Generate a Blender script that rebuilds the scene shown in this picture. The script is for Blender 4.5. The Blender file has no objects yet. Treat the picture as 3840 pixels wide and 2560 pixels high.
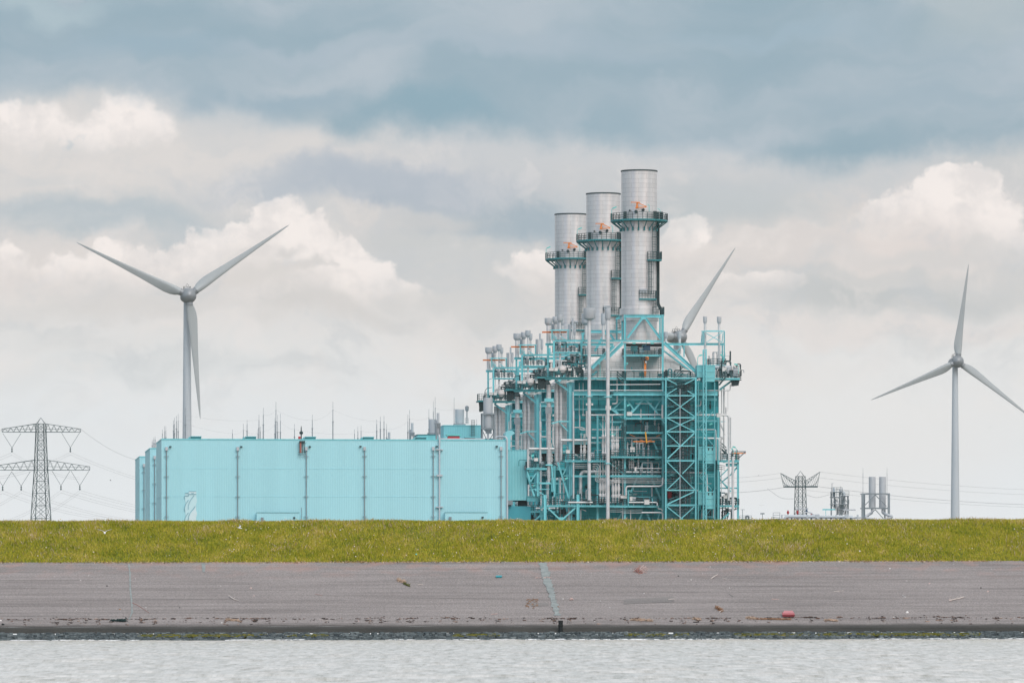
import bpy, math, random
import numpy as np
from mathutils import Vector
rnd = random.Random(7)
S = bpy.context.scene
COL = S.collection
F = 21333.0          # 200 mm lens on a 36 mm sensor, in photograph pixels
HY = 2310.0          # row of the horizon in the photograph
CZ = 1.25            # camera height above the water
R = math.radians

def P(px, py, Y):
    """photograph pixel + distance in metres -> world point"""
    return ((px - 1920) / F * Y, Y, CZ + (HY - py) / F * Y)

# ---------------------------------------------------------------- plant grid (turned 5.75 degrees)
GA = R(5.75); GC, GS = math.cos(GA), math.sin(GA)
OX, OY = 22.35, 1000.0                     # foot of the nearest chimney
STEP = 54.2                                # spacing of the three units along the grid
GZ = 2.0                                   # ground behind the dike
def A(px, py, ly):
    """photograph pixel + grid depth -> grid point of the nearest unit"""
    k = (px - 1920) / F
    lx = (k * (OY + ly * GC) - OX + ly * GS) / (GC - k * GS)
    Y = OY + lx * GS + ly * GC
    return (lx, ly, CZ + (HY - py) / F * Y)
def G2W(p):
    return (OX + p[0] * GC - p[1] * GS, OY + p[0] * GS + p[1] * GC, p[2])
def W2P(w):
    return 1920 + w[0] / w[1] * F, HY - (w[2] - CZ) / w[1] * F
def c1(x, y): return 1780 + x / 3.825, 1150 + y / 3.825
def c2(x, y): return 2000 + x / 2.45, 620 + y / 2.45
def c3(x, y): return 2280 + x / 3.825, 1150 + y / 3.825
def c4(x, y): return 1780 + x / 3.7327, 1540 + y / 3.7327
def c5(x, y): return 2280 + x / 3.7333, 1540 + y / 3.7333
def h2(x, y): return 480 + x / 2.94, 1500 + y / 2.94
def h3(x, y): return 1240 + x / 2.94, 1480 + y / 2.94

# ---------------------------------------------------------------- mesh builder
class MB:
    def __init__(s): s.v = []; s.f = []; s.sm = []
    def add(s, vs, fs, smooth=False):
        b = len(s.v); s.v.extend(vs)
        for f in fs: s.f.append([i + b for i in f]); s.sm.append(smooth)
        return s
    def box(s, a, b):
        x0, x1 = sorted((a[0], b[0])); y0, y1 = sorted((a[1], b[1])); z0, z1 = sorted((a[2], b[2]))
        v = [(x0,y0,z0),(x1,y0,z0),(x1,y1,z0),(x0,y1,z0),(x0,y0,z1),(x1,y0,z1),(x1,y1,z1),(x0,y1,z1)]
        return s.add(v, [(3,2,1,0),(4,5,6,7),(0,1,5,4),(1,2,6,5),(2,3,7,6),(3,0,4,7)])
    def bar(s, p, q, w, h=None):
        """square bar; w across the view, h in depth"""
        p = Vector(p); q = Vector(q); d = q - p
        if d.length < 1e-6: return s
        d.normalize(); h = w if h is None else h
        n = Vector((0, 1, 0))
        if abs(d.dot(n)) > .95: n = Vector((0, 0, 1))
        n = (n - d * n.dot(d)).normalized(); t = d.cross(n)
        v = []
        for e in (p, q):
            for a, b in ((-1,-1),(1,-1),(1,1),(-1,1)):
                v.append(tuple(e + t * (a * w / 2) + n * (b * h / 2)))
        return s.add(v, [(3,2,1,0),(4,5,6,7),(0,1,5,4),(1,2,6,5),(2,3,7,6),(3,0,4,7)])
    def ibeam(s, p, q, w, h=None):
        """steel section: two flanges and a recessed web, seen from the front"""
        p = Vector(p); q = Vector(q); d = (q - p)
        if d.length < 1e-6: return s
        d.normalize(); h = w if h is None else h
        n = Vector((0, 1, 0))
        if abs(d.dot(n)) > .95: return s.bar(p, q, w, h)
        n = (n - d * n.dot(d)).normalized(); t = d.cross(n)
        fl = max(.05, w * .14)
        for a in (-1, 1):
            o = t * (a * (w - fl) / 2); s.bar(p + o, q + o, fl, h)
        return s.bar(p, q, w - 2 * fl, h * .3)
    def tube(s, pts, r, n=8, r1=None, cap=True):
        pts = [Vector(p) for p in pts]
        if len(pts) < 2: return s
        rings = []; N = len(pts); prev = None
        for i, p in enumerate(pts):
            d = (pts[min(i+1, N-1)] - pts[max(i-1, 0)]).normalized()
            if prev is None:
                u = Vector((0, 0, 1)) if abs(d.z) < .9 else Vector((0, 1, 0))
            else: u = prev
            u = (u - d * u.dot(d))
            if u.length < 1e-4: u = Vector((1, 0, 0)) - d * d.x
            u.normalize(); prev = u; w = d.cross(u)
            rr = r if r1 is None else r + (r1 - r) * i / (N - 1)
            rings.append([tuple(p + u * (rr * math.cos(2*math.pi*k/n)) + w * (rr * math.sin(2*math.pi*k/n))) for k in range(n)])
        b = len(s.v)
        for g in rings: s.v.extend(g)
        for i in range(N - 1):
            for k in range(n):
                s.f.append([b+i*n+k, b+i*n+(k+1)%n, b+(i+1)*n+(k+1)%n, b+(i+1)*n+k]); s.sm.append(True)
        if cap:
            s.f.append([b+k for k in range(n)][::-1]); s.sm.append(False)
            s.f.append([b+(N-1)*n+k for k in range(n)]); s.sm.append(False)
        return s
    def lathe(s, c, prof, n=24, axis='z', smooth=True):
        """profile of (radius, height) about an axis through c"""
        b = len(s.v)
        for r, z in prof:
            for k in range(n):
                a = 2*math.pi*k/n; x, y = r*math.cos(a), r*math.sin(a)
                if axis == 'z': s.v.append((c[0]+x, c[1]+y, c[2]+z))
                elif axis == 'y': s.v.append((c[0]+x, c[1]+z, c[2]+y))
                else: s.v.append((c[0]+z, c[1]+x, c[2]+y))
        for i in range(len(prof)-1):
            for k in range(n):
                s.f.append([b+i*n+k, b+i*n+(k+1)%n, b+(i+1)*n+(k+1)%n, b+(i+1)*n+k]); s.sm.append(smooth)
        if prof[0][0] > 1e-4: s.f.append([b+k for k in range(n)][::-1]); s.sm.append(False)
        if prof[-1][0] > 1e-4: s.f.append([b+(len(prof)-1)*n+k for k in range(n)]); s.sm.append(False)
        return s
    def prism(s, pts, y0, y1):
        """outline of (x, z) pushed from y0 to y1"""
        n = len(pts)
        v = [(x, y0, z) for x, z in pts] + [(x, y1, z) for x, z in pts]
        f = [list(range(n))[::-1], [n+i for i in range(n)]] + [[i, (i+1)%n, n+(i+1)%n, n+i] for i in range(n)]
        return s.add(v, f)
    def rail(s, pts, h=1.1, gap=1.5, t=.06, mid=2):
        pts = [Vector(p) for p in pts]; up = Vector((0, 0, 1))
        for a, b in zip(pts, pts[1:]):
            for k in range(mid + 1):
                o = up * (h * (k + 1) / (mid + 1)); s.bar(a + o, b + o, t)
            m = max(1, round((b - a).length / gap))
            for k in range(m + 1):
                q = a.lerp(b, k / m); s.bar(q, q + up * h, t)
        return s
    def shift(s, o):
        s.v = [(x-o[0], y-o[1], z-o[2]) for x, y, z in s.v]; return s

def bend(pts, r, n=4):
    """round the corners of a polyline"""
    pts = [Vector(p) for p in pts]; out = [pts[0]]
    for i in range(1, len(pts)-1):
        a, p, b = pts[i-1], pts[i], pts[i+1]
        ra = min(r, (a-p).length*.45, (b-p).length*.45)
        u = p + (a-p).normalized()*ra; w = p + (b-p).normalized()*ra
        for k in range(n+1):
            t = k/n; out.append(u*(1-t)**2 + p*(2*t*(1-t)) + w*t*t)
    return out + [pts[-1]]

def obj(name, mb, mat, parent=None):
    me = bpy.data.meshes.new(name)
    me.from_pydata([tuple(v) for v in mb.v], [], mb.f)
    me.polygons.foreach_set('use_smooth', mb.sm)
    me.materials.append(mat); me.update()
    if any(mb.sm): me.set_sharp_from_angle(angle=R(40))
    o = bpy.data.objects.new(name, me); COL.objects.link(o)
    if parent is not None: o.parent = parent
    return o
def npobj(name, verts, faces, mat, smooth=False, parent=None):
    """large mesh from arrays; faces is (n, k)"""
    me = bpy.data.meshes.new(name); k = faces.shape[1]; n = len(faces)
    me.vertices.add(len(verts)); me.vertices.foreach_set('co', np.asarray(verts, np.float32).ravel())
    me.loops.add(n*k); me.loops.foreach_set('vertex_index', np.asarray(faces, np.int32).ravel())
    me.polygons.add(n)
    me.polygons.foreach_set('loop_start', np.arange(0, n*k, k, dtype=np.int32))
    me.polygons.foreach_set('loop_total', np.full(n, k, np.int32))
    me.polygons.foreach_set('use_smooth', np.full(n, smooth, bool))
    me.update(calc_edges=True); me.validate(); me.materials.append(mat)
    o = bpy.data.objects.new(name, me); COL.objects.link(o)
    if parent is not None: o.parent = parent
    return o
def tag(o, label=None, cat=None, group=None, kind=None):
    if label: o['label'] = label
    if cat: o['category'] = cat
    if group: o['group'] = group
    if kind: o['kind'] = kind
    return o
def empty(name, loc, rz=0, label=None, cat=None, group=None):
    o = bpy.data.objects.new(name, None); COL.objects.link(o)
    o.location = loc; o.rotation_euler = (0, 0, rz); o.empty_display_size = .5
    return tag(o, label, cat, group)

class Thing:
    """one thing on the plant grid; parts are given in grid coordinates"""
    def __init__(s, name, base, label, cat, group=None, grid=True):
        s.base = base; s.grid = grid
        s.o = empty(name, G2W(base) if grid else base, GA if grid else 0, label, cat, group)
    def part(s, name, mb, mat, label=None, parent=None):
        o = obj(name, mb.shift(s.base), mat, parent or s.o)
        if label: o['label'] = label
        return o
def copy_tree(o, parent=None, keep=None):
    c = o.copy(); COL.objects.link(c)
    if parent is not None: c.parent = parent
    for ch in list(o.children):
        if keep is None or keep(ch): copy_tree(ch, c, None)
    return c
def lin(c):
    return tuple((v/255/12.92 if v/255 <= .04045 else ((v/255+.055)/1.055)**2.4) for v in c)

# ---------------------------------------------------------------- materials
def nodes_of(m):
    m.use_nodes = True; return m.node_tree.nodes, m.node_tree.links
def mat(name, col, rough=.6, metal=0., var=.12, scale=.6, bump=0., bscale=20., spec=.5, streak=False):
    m = bpy.data.materials.new(name); N, L = nodes_of(m); b = N['Principled BSDF']
    b.inputs['Roughness'].default_value = rough; b.inputs['Metallic'].default_value = metal
    b.inputs['Specular IOR Level'].default_value = spec
    tc = N.new('ShaderNodeTexCoord'); mp = N.new('ShaderNodeMapping'); L.new(tc.outputs['Object'], mp.inputs[0])
    if streak: mp.inputs['Scale'].default_value = (1.6, 1.6, .12)
    nz = N.new('ShaderNodeTexNoise'); nz.inputs['Scale'].default_value = scale; nz.inputs['Detail'].default_value = 6
    L.new(mp.outputs[0], nz.inputs['Vector'])
    mx = N.new('ShaderNodeMix'); mx.data_type = 'RGBA'
    mx.inputs[6].default_value = (*[c*(1-var) for c in col], 1); mx.inputs[7].default_value = (*[min(1, c*(1+var)) for c in col], 1)
    mr = N.new('ShaderNodeMapRange'); mr.inputs[1].default_value = .3; mr.inputs[2].default_value = .7
    L.new(nz.outputs['Fac'], mr.inputs[0]); L.new(mr.outputs[0], mx.inputs[0]); L.new(mx.outputs[2], b.inputs['Base Color'])
    if bump:
        n2 = N.new('ShaderNodeTexNoise'); n2.inputs['Scale'].default_value = bscale; n2.inputs['Detail'].default_value = 5
        L.new(tc.outputs['Object'], n2.inputs['Vector'])
        bp = N.new('ShaderNodeBump'); bp.inputs['Strength'].default_value = bump; bp.inputs['Distance'].default_value = .05
        L.new(n2.outputs['Fac'], bp.inputs['Height']); L.new(bp.outputs[0], b.inputs['Normal'])
    return m
def clad(name, col, bw, bh, rough, metal, seam=.5, mort=.03, cyl=True, rad=1.0):
    """sheet-metal cladding in courses: seams and slight panel-to-panel tone"""
    m = bpy.data.materials.new(name); N, L = nodes_of(m); b = N['Principled BSDF']
    b.inputs['Roughness'].default_value = rough; b.inputs['Metallic'].default_value = metal
    tc = N.new('ShaderNodeTexCoord'); sp = N.new('ShaderNodeSeparateXYZ'); L.new(tc.outputs['Object'], sp.inputs[0])
    cb = N.new('ShaderNodeCombineXYZ')
    if cyl:
        at = N.new('ShaderNodeMath'); at.operation = 'ARCTAN2'; L.new(sp.outputs[1], at.inputs[0]); L.new(sp.outputs[0], at.inputs[1])
        ml = N.new('ShaderNodeMath'); ml.operation = 'MULTIPLY'; ml.inputs[1].default_value = rad; L.new(at.outputs[0], ml.inputs[0])
        L.new(ml.outputs[0], cb.inputs[0])
    else: L.new(sp.outputs[0], cb.inputs[0])
    L.new(sp.outputs[2], cb.inputs[1])
    br = N.new('ShaderNodeTexBrick'); L.new(cb.outputs[0], br.inputs['Vector'])
    br.inputs['Scale'].default_value = 1; br.inputs['Brick Width'].default_value = bw; br.inputs['Row Height'].default_value = bh
    br.inputs['Mortar Size'].default_value = mort; br.inputs['Mortar Smooth'].default_value = .3
    br.inputs['Color1'].default_value = (*[c*.955 for c in col], 1); br.inputs['Color2'].default_value = (*[min(1, c*1.04) for c in col], 1)
    br.inputs['Mortar'].default_value = (*[c*seam for c in col], 1)
    nz = N.new('ShaderNodeTexNoise'); nz.inputs['Scale'].default_value = .5; nz.inputs['Detail'].default_value = 5
    mp = N.new('ShaderNodeMapping'); mp.inputs['Scale'].default_value = (2, 2, .25); L.new(tc.outputs['Object'], mp.inputs[0]); L.new(mp.outputs[0], nz.inputs['Vector'])
    mr = N.new('ShaderNodeMapRange'); mr.inputs[1].default_value = .3; mr.inputs[2].default_value = .7; mr.inputs[3].default_value = .86; mr.inputs[4].default_value = 1.06
    L.new(nz.outputs['Fac'], mr.inputs[0])
    mx = N.new('ShaderNodeMix'); mx.data_type = 'RGBA'; mx.blend_type = 'MULTIPLY'; mx.inputs[0].default_value = 1
    L.new(br.outputs['Color'], mx.inputs[6]); L.new(mr.outputs[0], mx.inputs[7]); L.new(mx.outputs[2], b.inputs['Base Color'])
    return m

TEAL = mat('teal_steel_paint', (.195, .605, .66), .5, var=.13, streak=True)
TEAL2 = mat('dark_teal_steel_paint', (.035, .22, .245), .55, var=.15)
CASE = clad('teal_boiler_casing_panels', (.034, .41, .46), 1.6, 2.4, .55, 0, .55, .05, cyl=False)
HALL = mat('pale_turquoise_sheeting', (.39, .72, .795), .5, var=.035, scale=.25, streak=True)
ALU = clad('aluminium_cladding', (.70, .68, .685), 2.7, .79, .34, .38, .66, .026, rad=3.157)
ALU2 = clad('aluminium_pipe_cladding', (.60, .59, .605), 1.4, .75, .42, .2, .6, .03, rad=.6)
HOODM = clad('aluminium_hood_cladding', (.70, .66, .65), 1.6, .95, .5, .1, .66, .035, cyl=False)
STEEL = mat('galvanised_pipe_sheet', (.66, .66, .675), .36, .25, var=.12, scale=.8)
SIL = mat('grey_silencer_paint', (.50, .53, .57), .5, .06, var=.06)
GREY = mat('galvanised_grey_steel', (.26, .30, .33), .55, .3, var=.12)
DARK = mat('dark_weathered_steel', (.030, .055, .060), .6, .2, var=.25)
RAILM = mat('dark_handrail_steel', (.045, .10, .11), .55, .2, var=.2)
BLACK = mat('black_opening', (.008, .012, .013), .8, var=.1)
ORANGE = mat('orange_crane_paint', (.82, .25, .05), .5, var=.08)
REDM = mat('red_paint', (.45, .03, .04), .5)
WHITE = mat('white_grey_blade_paint', (.37, .40, .415), .38, var=.03, scale=.1)
TOWER = mat('pale_tower_paint', (.50, .545, .59), .45, var=.03, scale=.1)
HUBM = mat('grey_nacelle_paint', (.26, .28, .30), .38, .2, var=.05)
WHITEM = mat('white_board', (.74, .72, .71), .6, var=.04)
PYL = mat('pylon_galvanised_green', (.055, .10, .11), .6, .2, var=.15)
WIREM = mat('aluminium_conductor', (.34, .36, .38), .6, .2, var=.05)
LAMPM = mat('turquoise_lamp_housing', (.15, .62, .58), .4)
BLUEM = mat('dark_blue_machine_paint', (.02, .07, .14), .5)
# ---------------------------------------------------------------- camera
cam = bpy.data.cameras.new('camera'); co = bpy.data.objects.new('camera', cam); COL.objects.link(co)
co.location = (0, 0, CZ); co.rotation_euler = (R(90), 0, 0)
cam.lens = 200; cam.sensor_width = 36; cam.sensor_fit = 'HORIZONTAL'
cam.shift_y = (HY - 1280) / 3840; cam.clip_start = 1; cam.clip_end = 60000
S.camera = co
S.view_settings.view_transform = 'Standard'; S.view_settings.look = 'None'
S.view_settings.exposure = 0; S.view_settings.gamma = 1
S.cycles.max_bounces = 6; S.cycles.use_denoising = True
try: S.cycles.denoiser = 'OPENIMAGEDENOISE'
except Exception: pass
# ---------------------------------------------------------------- sun behind thin cloud
SUN_EL, SUN_AZ = R(42), R(155)           # high, behind the camera and to the right
sl = bpy.data.lights.new('sun', 'SUN'); sl.energy = 1.5; sl.angle = R(35); sl.color = (1, .965, .92)
so = bpy.data.objects.new('sun', sl); COL.objects.link(so)
sd = Vector((math.sin(SUN_AZ)*math.cos(SUN_EL), math.cos(SUN_AZ)*math.cos(SUN_EL), math.sin(SUN_EL)))
so.rotation_euler = (-sd).to_track_quat('-Z', 'Y').to_euler(); so.location = (0, 0, 300)

# ---------------------------------------------------------------- cloudy sky, laid out by direction
W = bpy.data.worlds.new('World'); S.world = W; W.use_nodes = True
WN, WL = W.node_tree.nodes, W.node_tree.links; WN.clear()
def sock(n, i, v):
    if isinstance(v, bpy.types.NodeSocket): WL.new(v, n.inputs[i])
    else: n.inputs[i].default_value = v
def M(op, a, b=None, c=None, clamp=False):
    n = WN.new('ShaderNodeMath'); n.operation = op; n.use_clamp = clamp
    for i, v in enumerate((a, b, c)):
        if v is not None: sock(n, i, v)
    return n.outputs[0]
def VM(op, a, b=None, s=None):
    n = WN.new('ShaderNodeVectorMath'); n.operation = op; sock(n, 0, a)
    if b is not None: sock(n, 1, b)
    if s is not None: sock(n, 'Scale', s)
    return n.outputs['Value'] if op in ('LENGTH', 'DOT_PRODUCT') else n.outputs[0]
def SS(x, a, b, lo=0., hi=1., smooth=True):
    n = WN.new('ShaderNodeMapRange'); n.interpolation_type = 'SMOOTHSTEP' if smooth else 'LINEAR'
    for i, v in enumerate((x, a, b, lo, hi)): sock(n, i, v)
    return n.outputs[0]
def MIX(f, a, b):
    n = WN.new('ShaderNodeMix'); n.data_type = 'RGBA'; sock(n, 0, f)
    for i, v in ((6, a), (7, b)): sock(n, i, v if isinstance(v, bpy.types.NodeSocket) else (*lin(v), 1))
    return n.outputs[2]
def NOISE(vec, scale, detail=5., rough=.55, lac=2.):
    n = WN.new('ShaderNodeTexNoise'); sock(n, 'Vector', vec); n.inputs['Scale'].default_value = scale
    n.inputs['Detail'].default_value = detail; n.inputs['Roughness'].default_value = rough; n.inputs['Lacunarity'].default_value = lac
    return n
tc = WN.new('ShaderNodeTexCoord'); sp = WN.new('ShaderNodeSeparateXYZ'); WL.new(tc.outputs['Generated'], sp.inputs[0])
az = M('ARCTAN2', sp.outputs[0], sp.outputs[1])
hz = M('SQRT', M('ADD', M('MULTIPLY', sp.outputs[0], sp.outputs[0]), M('MULTIPLY', sp.outputs[1], sp.outputs[1])))
el = M('ARCTAN2', sp.outputs[2], hz)
KX = F / 1000
X = M('MULTIPLY_ADD', az, KX, 1.92)                 # thousand pixels of azimuth / elevation
Yy = M('MULTIPLY_ADD', el, -KX, HY / 1000)
cb = WN.new('ShaderNodeCombineXYZ'); WL.new(X, cb.inputs[0]); WL.new(Yy, cb.inputs[1]); p0 = cb.outputs[0]
n1 = NOISE(p0, 1.6, 6, .55); n2 = NOISE(p0, 6.5, 6, .6)
def warp(base, col, amp):
    return VM('ADD', base, VM('SCALE', VM('SUBTRACT', col, (.5, .5, .5)), s=amp))
pS = warp(warp(p0, n1.outputs['Color'], .55), n2.outputs['Color'], .10)      # soft sheets
pP = warp(warp(p0, n1.outputs['Color'], .22), n2.outputs['Color'], .16)      # cumulus edges
def blob(pv, x, y, rx, ry, lo=1., hi=.2):
    l = VM('LENGTH', VM('MULTIPLY', VM('SUBTRACT', pv, (x, y, 0)), (1/rx, 1/ry, 0)))
    return SS(l, lo, hi)
# base: by elevation, whole sphere
cr = WN.new('ShaderNodeValToRGB'); sock(cr, 0, SS(Yy, -6., 2.4, 0., 1., False))
RAMP = [(-6., (214,216,220)), (-3., (216,217,219)), (-1.0, (206,210,214)), (-.35, (190,201,207)), (0., (176,193,203)), (.3, (178,193,203)), (.55, (205,207,210)),
        (.8, (212,211,211)), (1.05, (222,217,214)), (1.3, (231,230,229)), (1.55, (234,237,239)), (1.95, (239,243,246)), (2.3, (240,244,247))]
e = cr.color_ramp.elements
while len(e) < len(RAMP): e.new(.5)
for k, (y, c) in enumerate(RAMP): e[k].position = (y + 6) / 8.4; e[k].color = (*lin(c), 1)
colr = cr.outputs[0]
# broad variation away from the picture, so that metal has something to reflect
nb = NOISE(tc.outputs['Generated'], 2.2, 4, .5)
away = SS(M('ABSOLUTE', az), .25, .9)
colr = MIX(M('MULTIPLY', away, SS(nb.outputs['Fac'], .42, .62)), colr, (150, 178, 198))
colr = MIX(M('MULTIPLY', away, SS(nb.outputs['Fac'], .5, .34)), colr, (244, 236, 230))
# soft sheets of grey and cream: x, y, rx, ry, colour, strength, inner edge
SOFT = [
 (.35, .56, .95, .30, (227,221,217), .9, .3), (1.05, .60, .75, .16, (224,219,216), .85, .3),
 (1.45, .69, .85, .14, (182,190,201), .95, .2), (1.98, .81, .55, .16, (163,179,190), .9, .2), (.95, .67, .45, .11, (192,198,205), .85, .2),
 (.40, .82, .65, .13, (187,196,201), .95, .2), (1.45, .735, .40, .06, (172,183,194), .8, .1), (1.85, 1.0, .35, .12, (206,208,207), .8, .2), (1.70, 1.10, .4, .08, (208,209,208), .7, .2), (2.35, .68, .7, .13, (204,205,207), .7, .3), (2.7, .76, .75, .16, (192,198,201), .8, .2), (2.75, .88, .40, .07, (200,203,204), .75, .2),
 (1.55, .80, .45, .06, (219,214,211), .7, .2), (.75, .78, .30, .05, (214,211,210), .5, .2),
 (1.25, 1.02, .9, .22, (226,220,216), .6, .2), (1.6, .93, .35, .10, (211,210,208), .55, .2), (1.15, 1.16, .4, .07, (214,211,209), .6, .2),
 (3.35, .86, .75, .28, (232,222,217), .85, .2), (2.75, .95, .45, .18, (226,218,214), .7, .2), (3.3, 1.16, .85, .13, (199,201,201), .9, .2),
 (2.95, 1.06, .40, .06, (216,212,210), .5, .2), (3.3, 1.30, 1.1, .08, (232,224,220), .7, .2), (.4, 1.02, .7, .16, (232,223,218), .7, .2),
 (2.1, 1.05, .5, .2, (226,219,215), .7, .2), (1.85, 1.25, .5, .10, (224,217,213), .4, .2), (.6, 1.40, .9, .10, (214,218,219), .4, .2), (2.6, 1.45, .9, .12, (230,223,219), .6, .2),
 (3.75, .66, .35, .12, (205,206,206), .7, .2), (3.1, .80, .30, .10, (212,210,208), .5, .2),
]
for x, y, rx, ry, c, s, hi in SOFT:
    colr = MIX(M('MULTIPLY', blob(pS, x, y, rx, ry, 1., hi), s), colr, c)
# heaps of cumulus
PUFF = [(1.02,.82,.08,.07),(1.16,.88,.07,.05),(1.06,.90,.12,.06),(.90,.89,.08,.06),(.78,.91,.08,.06),(.66,.95,.07,.05),(.92,.98,.14,.07),(1.31,.92,.06,.05),(1.36,.99,.06,.06),(1.42,1.03,.08,.07),
        (1.48,1.09,.09,.08),(1.16,1.09,.10,.06),(1.28,1.07,.10,.06),(.25,1.05,.10,.08),(.42,.98,.07,.06),(.38,1.06,.10,.06),(.03,1.01,.08,.08),(.52,1.01,.09,.07),(.62,1.02,.09,.06),(.76,1.02,.12,.08),(.14,1.08,.07,.06),(1.02,1.0,.10,.06),(.88,1.19,.06,.025),(.80,1.39,.06,.025),
        (3.56,.70,.09,.07),(3.63,.76,.10,.08),(3.70,.83,.10,.09),(3.45,.75,.10,.07),(3.36,.77,.09,.06),(3.74,.92,.12,.08),(3.55,.86,.14,.08),(2.55,.86,.07,.06),(2.92,1.07,.09,.035),(2.80,1.09,.10,.05),(2.56,1.12,.14,.06),
        (.04,.43,.08,.04),(.14,.47,.10,.06),(.30,.52,.09,.07),(.47,.42,.10,.06),(.56,.46,.09,.05),(.40,.50,.08,.05),(2.10,1.0,.16,.06)]
n4 = NOISE(pS, 3.6, 6, .62)
n3 = NOISE(VM('MULTIPLY', pS, (.6, 1.5, 0)), 2.3, 6, .58)
zone = M('MULTIPLY', SS(Yy, .35, .7), SS(Yy, 1.75, 1.2))
colr = MIX(M('MULTIPLY', M('MULTIPLY', zone, SS(n3.outputs['Fac'], .50, .68)), .55), colr, (238, 230, 225))
colr = MIX(M('MULTIPLY', M('MULTIPLY', zone, SS(n3.outputs['Fac'], .50, .34)), .55), colr, (203, 206, 208))
colr = MIX(M('MULTIPLY', M('MULTIPLY', zone, SS(n4.outputs['Fac'], .51, .66)), .30), colr, (243, 235, 231))
colr = MIX(M('MULTIPLY', M('MULTIPLY', zone, SS(n4.outputs['Fac'], .49, .34)), .40), colr, (200, 204, 208))
def heap_field(pp):
    d = None
    for x, y, rx, ry in pp:
        ix, iy = 1/(rx*1.55), 1/(ry*1.55); yc = y + ry*.35
        n = WN.new('ShaderNodeVectorMath'); n.operation = 'MULTIPLY_ADD'; sock(n, 0, pP); n.inputs[1].default_value = (ix, iy, 0); n.inputs[2].default_value = (-x*ix, -yc*iy, 0)
        v = M('SUBTRACT', 1., VM('LENGTH', n.outputs[0])); d = v if d is None else M('SMOOTH_MAX', d, v, .3)
    return d
dB = heap_field([q for q in PUFF if q[1] < .68 and q[0] < 1]); dA = heap_field([q for q in PUFF if not (q[1] < .68 and q[0] < 1)])
def level(pts):
    n = WN.new('ShaderNodeFloatCurve'); sock(n, 1, SS(X, -.4, 4.3, 0., 1., False)); c = n.mapping.curves[0]
    while len(c.points) < len(pts): c.points.new(.5, .5)
    for k, (x, y) in enumerate(pts): c.points[k].location = ((x+.4)/4.7, y/2)
    n.mapping.update(); return M('MULTIPLY', n.outputs[0], 2.)
wy = M('MULTIPLY_ADD', n2.outputs['Fac'], .10, M('MULTIPLY_ADD', n1.outputs['Fac'], .16, M('ADD', Yy, -.13)))
baseA = level([(-.4,1.12),(0,1.12),(.4,1.14),(.7,1.10),(.95,1.03),(1.2,1.16),(1.5,1.2),(1.8,1.13),(2.3,1.12),(2.5,1.0),(2.75,1.14),(3.05,1.11),(3.3,.93),(3.6,.96),(3.84,1.02),(4.3,1.05)])
topA = SS(M('SUBTRACT', baseA, wy), -.03, .20)
topB = SS(wy, .62, .47)
pv = warp(p0, n2.outputs['Color'], .06)
va = NOISE(pv, 9., 4, .55); vb = NOISE(VM('ADD', pv, (.018, -.022, 0)), 9., 4, .55)
nn_ = M('MULTIPLY_ADD', va.outputs['Fac'], .9, -.47)
mask = M('MAXIMUM', M('MULTIPLY', SS(M('ADD', dA, nn_), -.03, .23), topA), M('MULTIPLY', SS(M('ADD', dB, nn_), -.06, .42), topB))
top = M('MAXIMUM', topA, topB)
shade = SS(M('SUBTRACT', va.outputs['Fac'], vb.outputs['Fac']), -.13, .16)
shade = M('MULTIPLY_ADD', SS(n1.outputs['Fac'], .38, .62), .45, M('MULTIPLY', shade, .55))
n5 = NOISE(pv, 4.2, 5, .6)
pc = MIX(M('MULTIPLY_ADD', top, .42, M('MULTIPLY_ADD', SS(n5.outputs['Fac'], .38, .60), .45, M('MULTIPLY', shade, .45))), (211, 208, 208), (254, 245, 240))
colr = MIX(M('MULTIPLY', mask, .88), colr, pc)
for x, y, rx, ry, c, s in [(1.40,.685,.80,.12,(183,191,201),.8),(.36,.80,.60,.11,(188,197,203),.75),(1.95,.82,.48,.13,(168,182,192),.8),(2.75,.80,.45,.10,(196,201,203),.6),(1.02,1.06,.35,.05,(221,216,212),.7),(.45,1.17,.6,.07,(220,216,213),.75),(1.25,1.20,.45,.07,(217,213,210),.8),(.95,.96,.14,.03,(222,216,213),.5),(1.13,.98,.12,.03,(214,210,208),.6),
                           (3.5,.98,.45,.06,(216,213,211),.7),(3.15,.92,.2,.07,(214,211,210),.5),(1.70,1.12,.3,.1,(216,214,212),.6),(1.55,.88,.16,.05,(205,206,206),.6),(1.72,.90,.12,.04,(207,207,206),.5),(.18,.66,.3,.05,(212,212,212),.5),(.28,.53,.03,.03,(196,203,208),.6),
                           (3.2,1.62,1.3,.40,(239,237,235),.7),(.3,1.30,.5,.06,(222,221,220),.5),(2.3,1.22,.25,.09,(224,219,215),.5),(3.35,1.06,.5,.05,(207,207,206),.6),(1.9,1.45,.5,.06,(224,222,220),.5)]:
    colr = MIX(M('MULTIPLY', blob(pS, x, y, rx, ry, 1., .15), s), colr, c)
# the dark bank along the top, with a torn lower edge
fc = WN.new('ShaderNodeFloatCurve'); sock(fc, 1, SS(X, -.4, 4.3, 0., 1., False))
EDGE = [(-.4,.40),(0,.39),(.35,.385),(.52,.40),(.62,.44),(.85,.46),(1.05,.50),(1.3,.53),(1.55,.525),(1.8,.52),(2.0,.55),(2.3,.58),(2.6,.62),(2.9,.65),(3.1,.665),(3.3,.635),(3.5,.60),(3.84,.59),(4.3,.56)]
cu = fc.mapping.curves[0]
while len(cu.points) < len(EDGE): cu.points.new(.5, .5)
for k, (x, y) in enumerate(EDGE): cu.points[k].location = ((x+.4)/4.7, y)
fc.mapping.update()
edge = M('ADD', fc.outputs[0], M('MULTIPLY_ADD', n2.outputs['Fac'], .16, -.08))
edge = M('ADD', edge, M('MULTIPLY_ADD', n1.outputs['Fac'], .10, -.05))
dist = M('SUBTRACT', edge, Yy)
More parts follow.
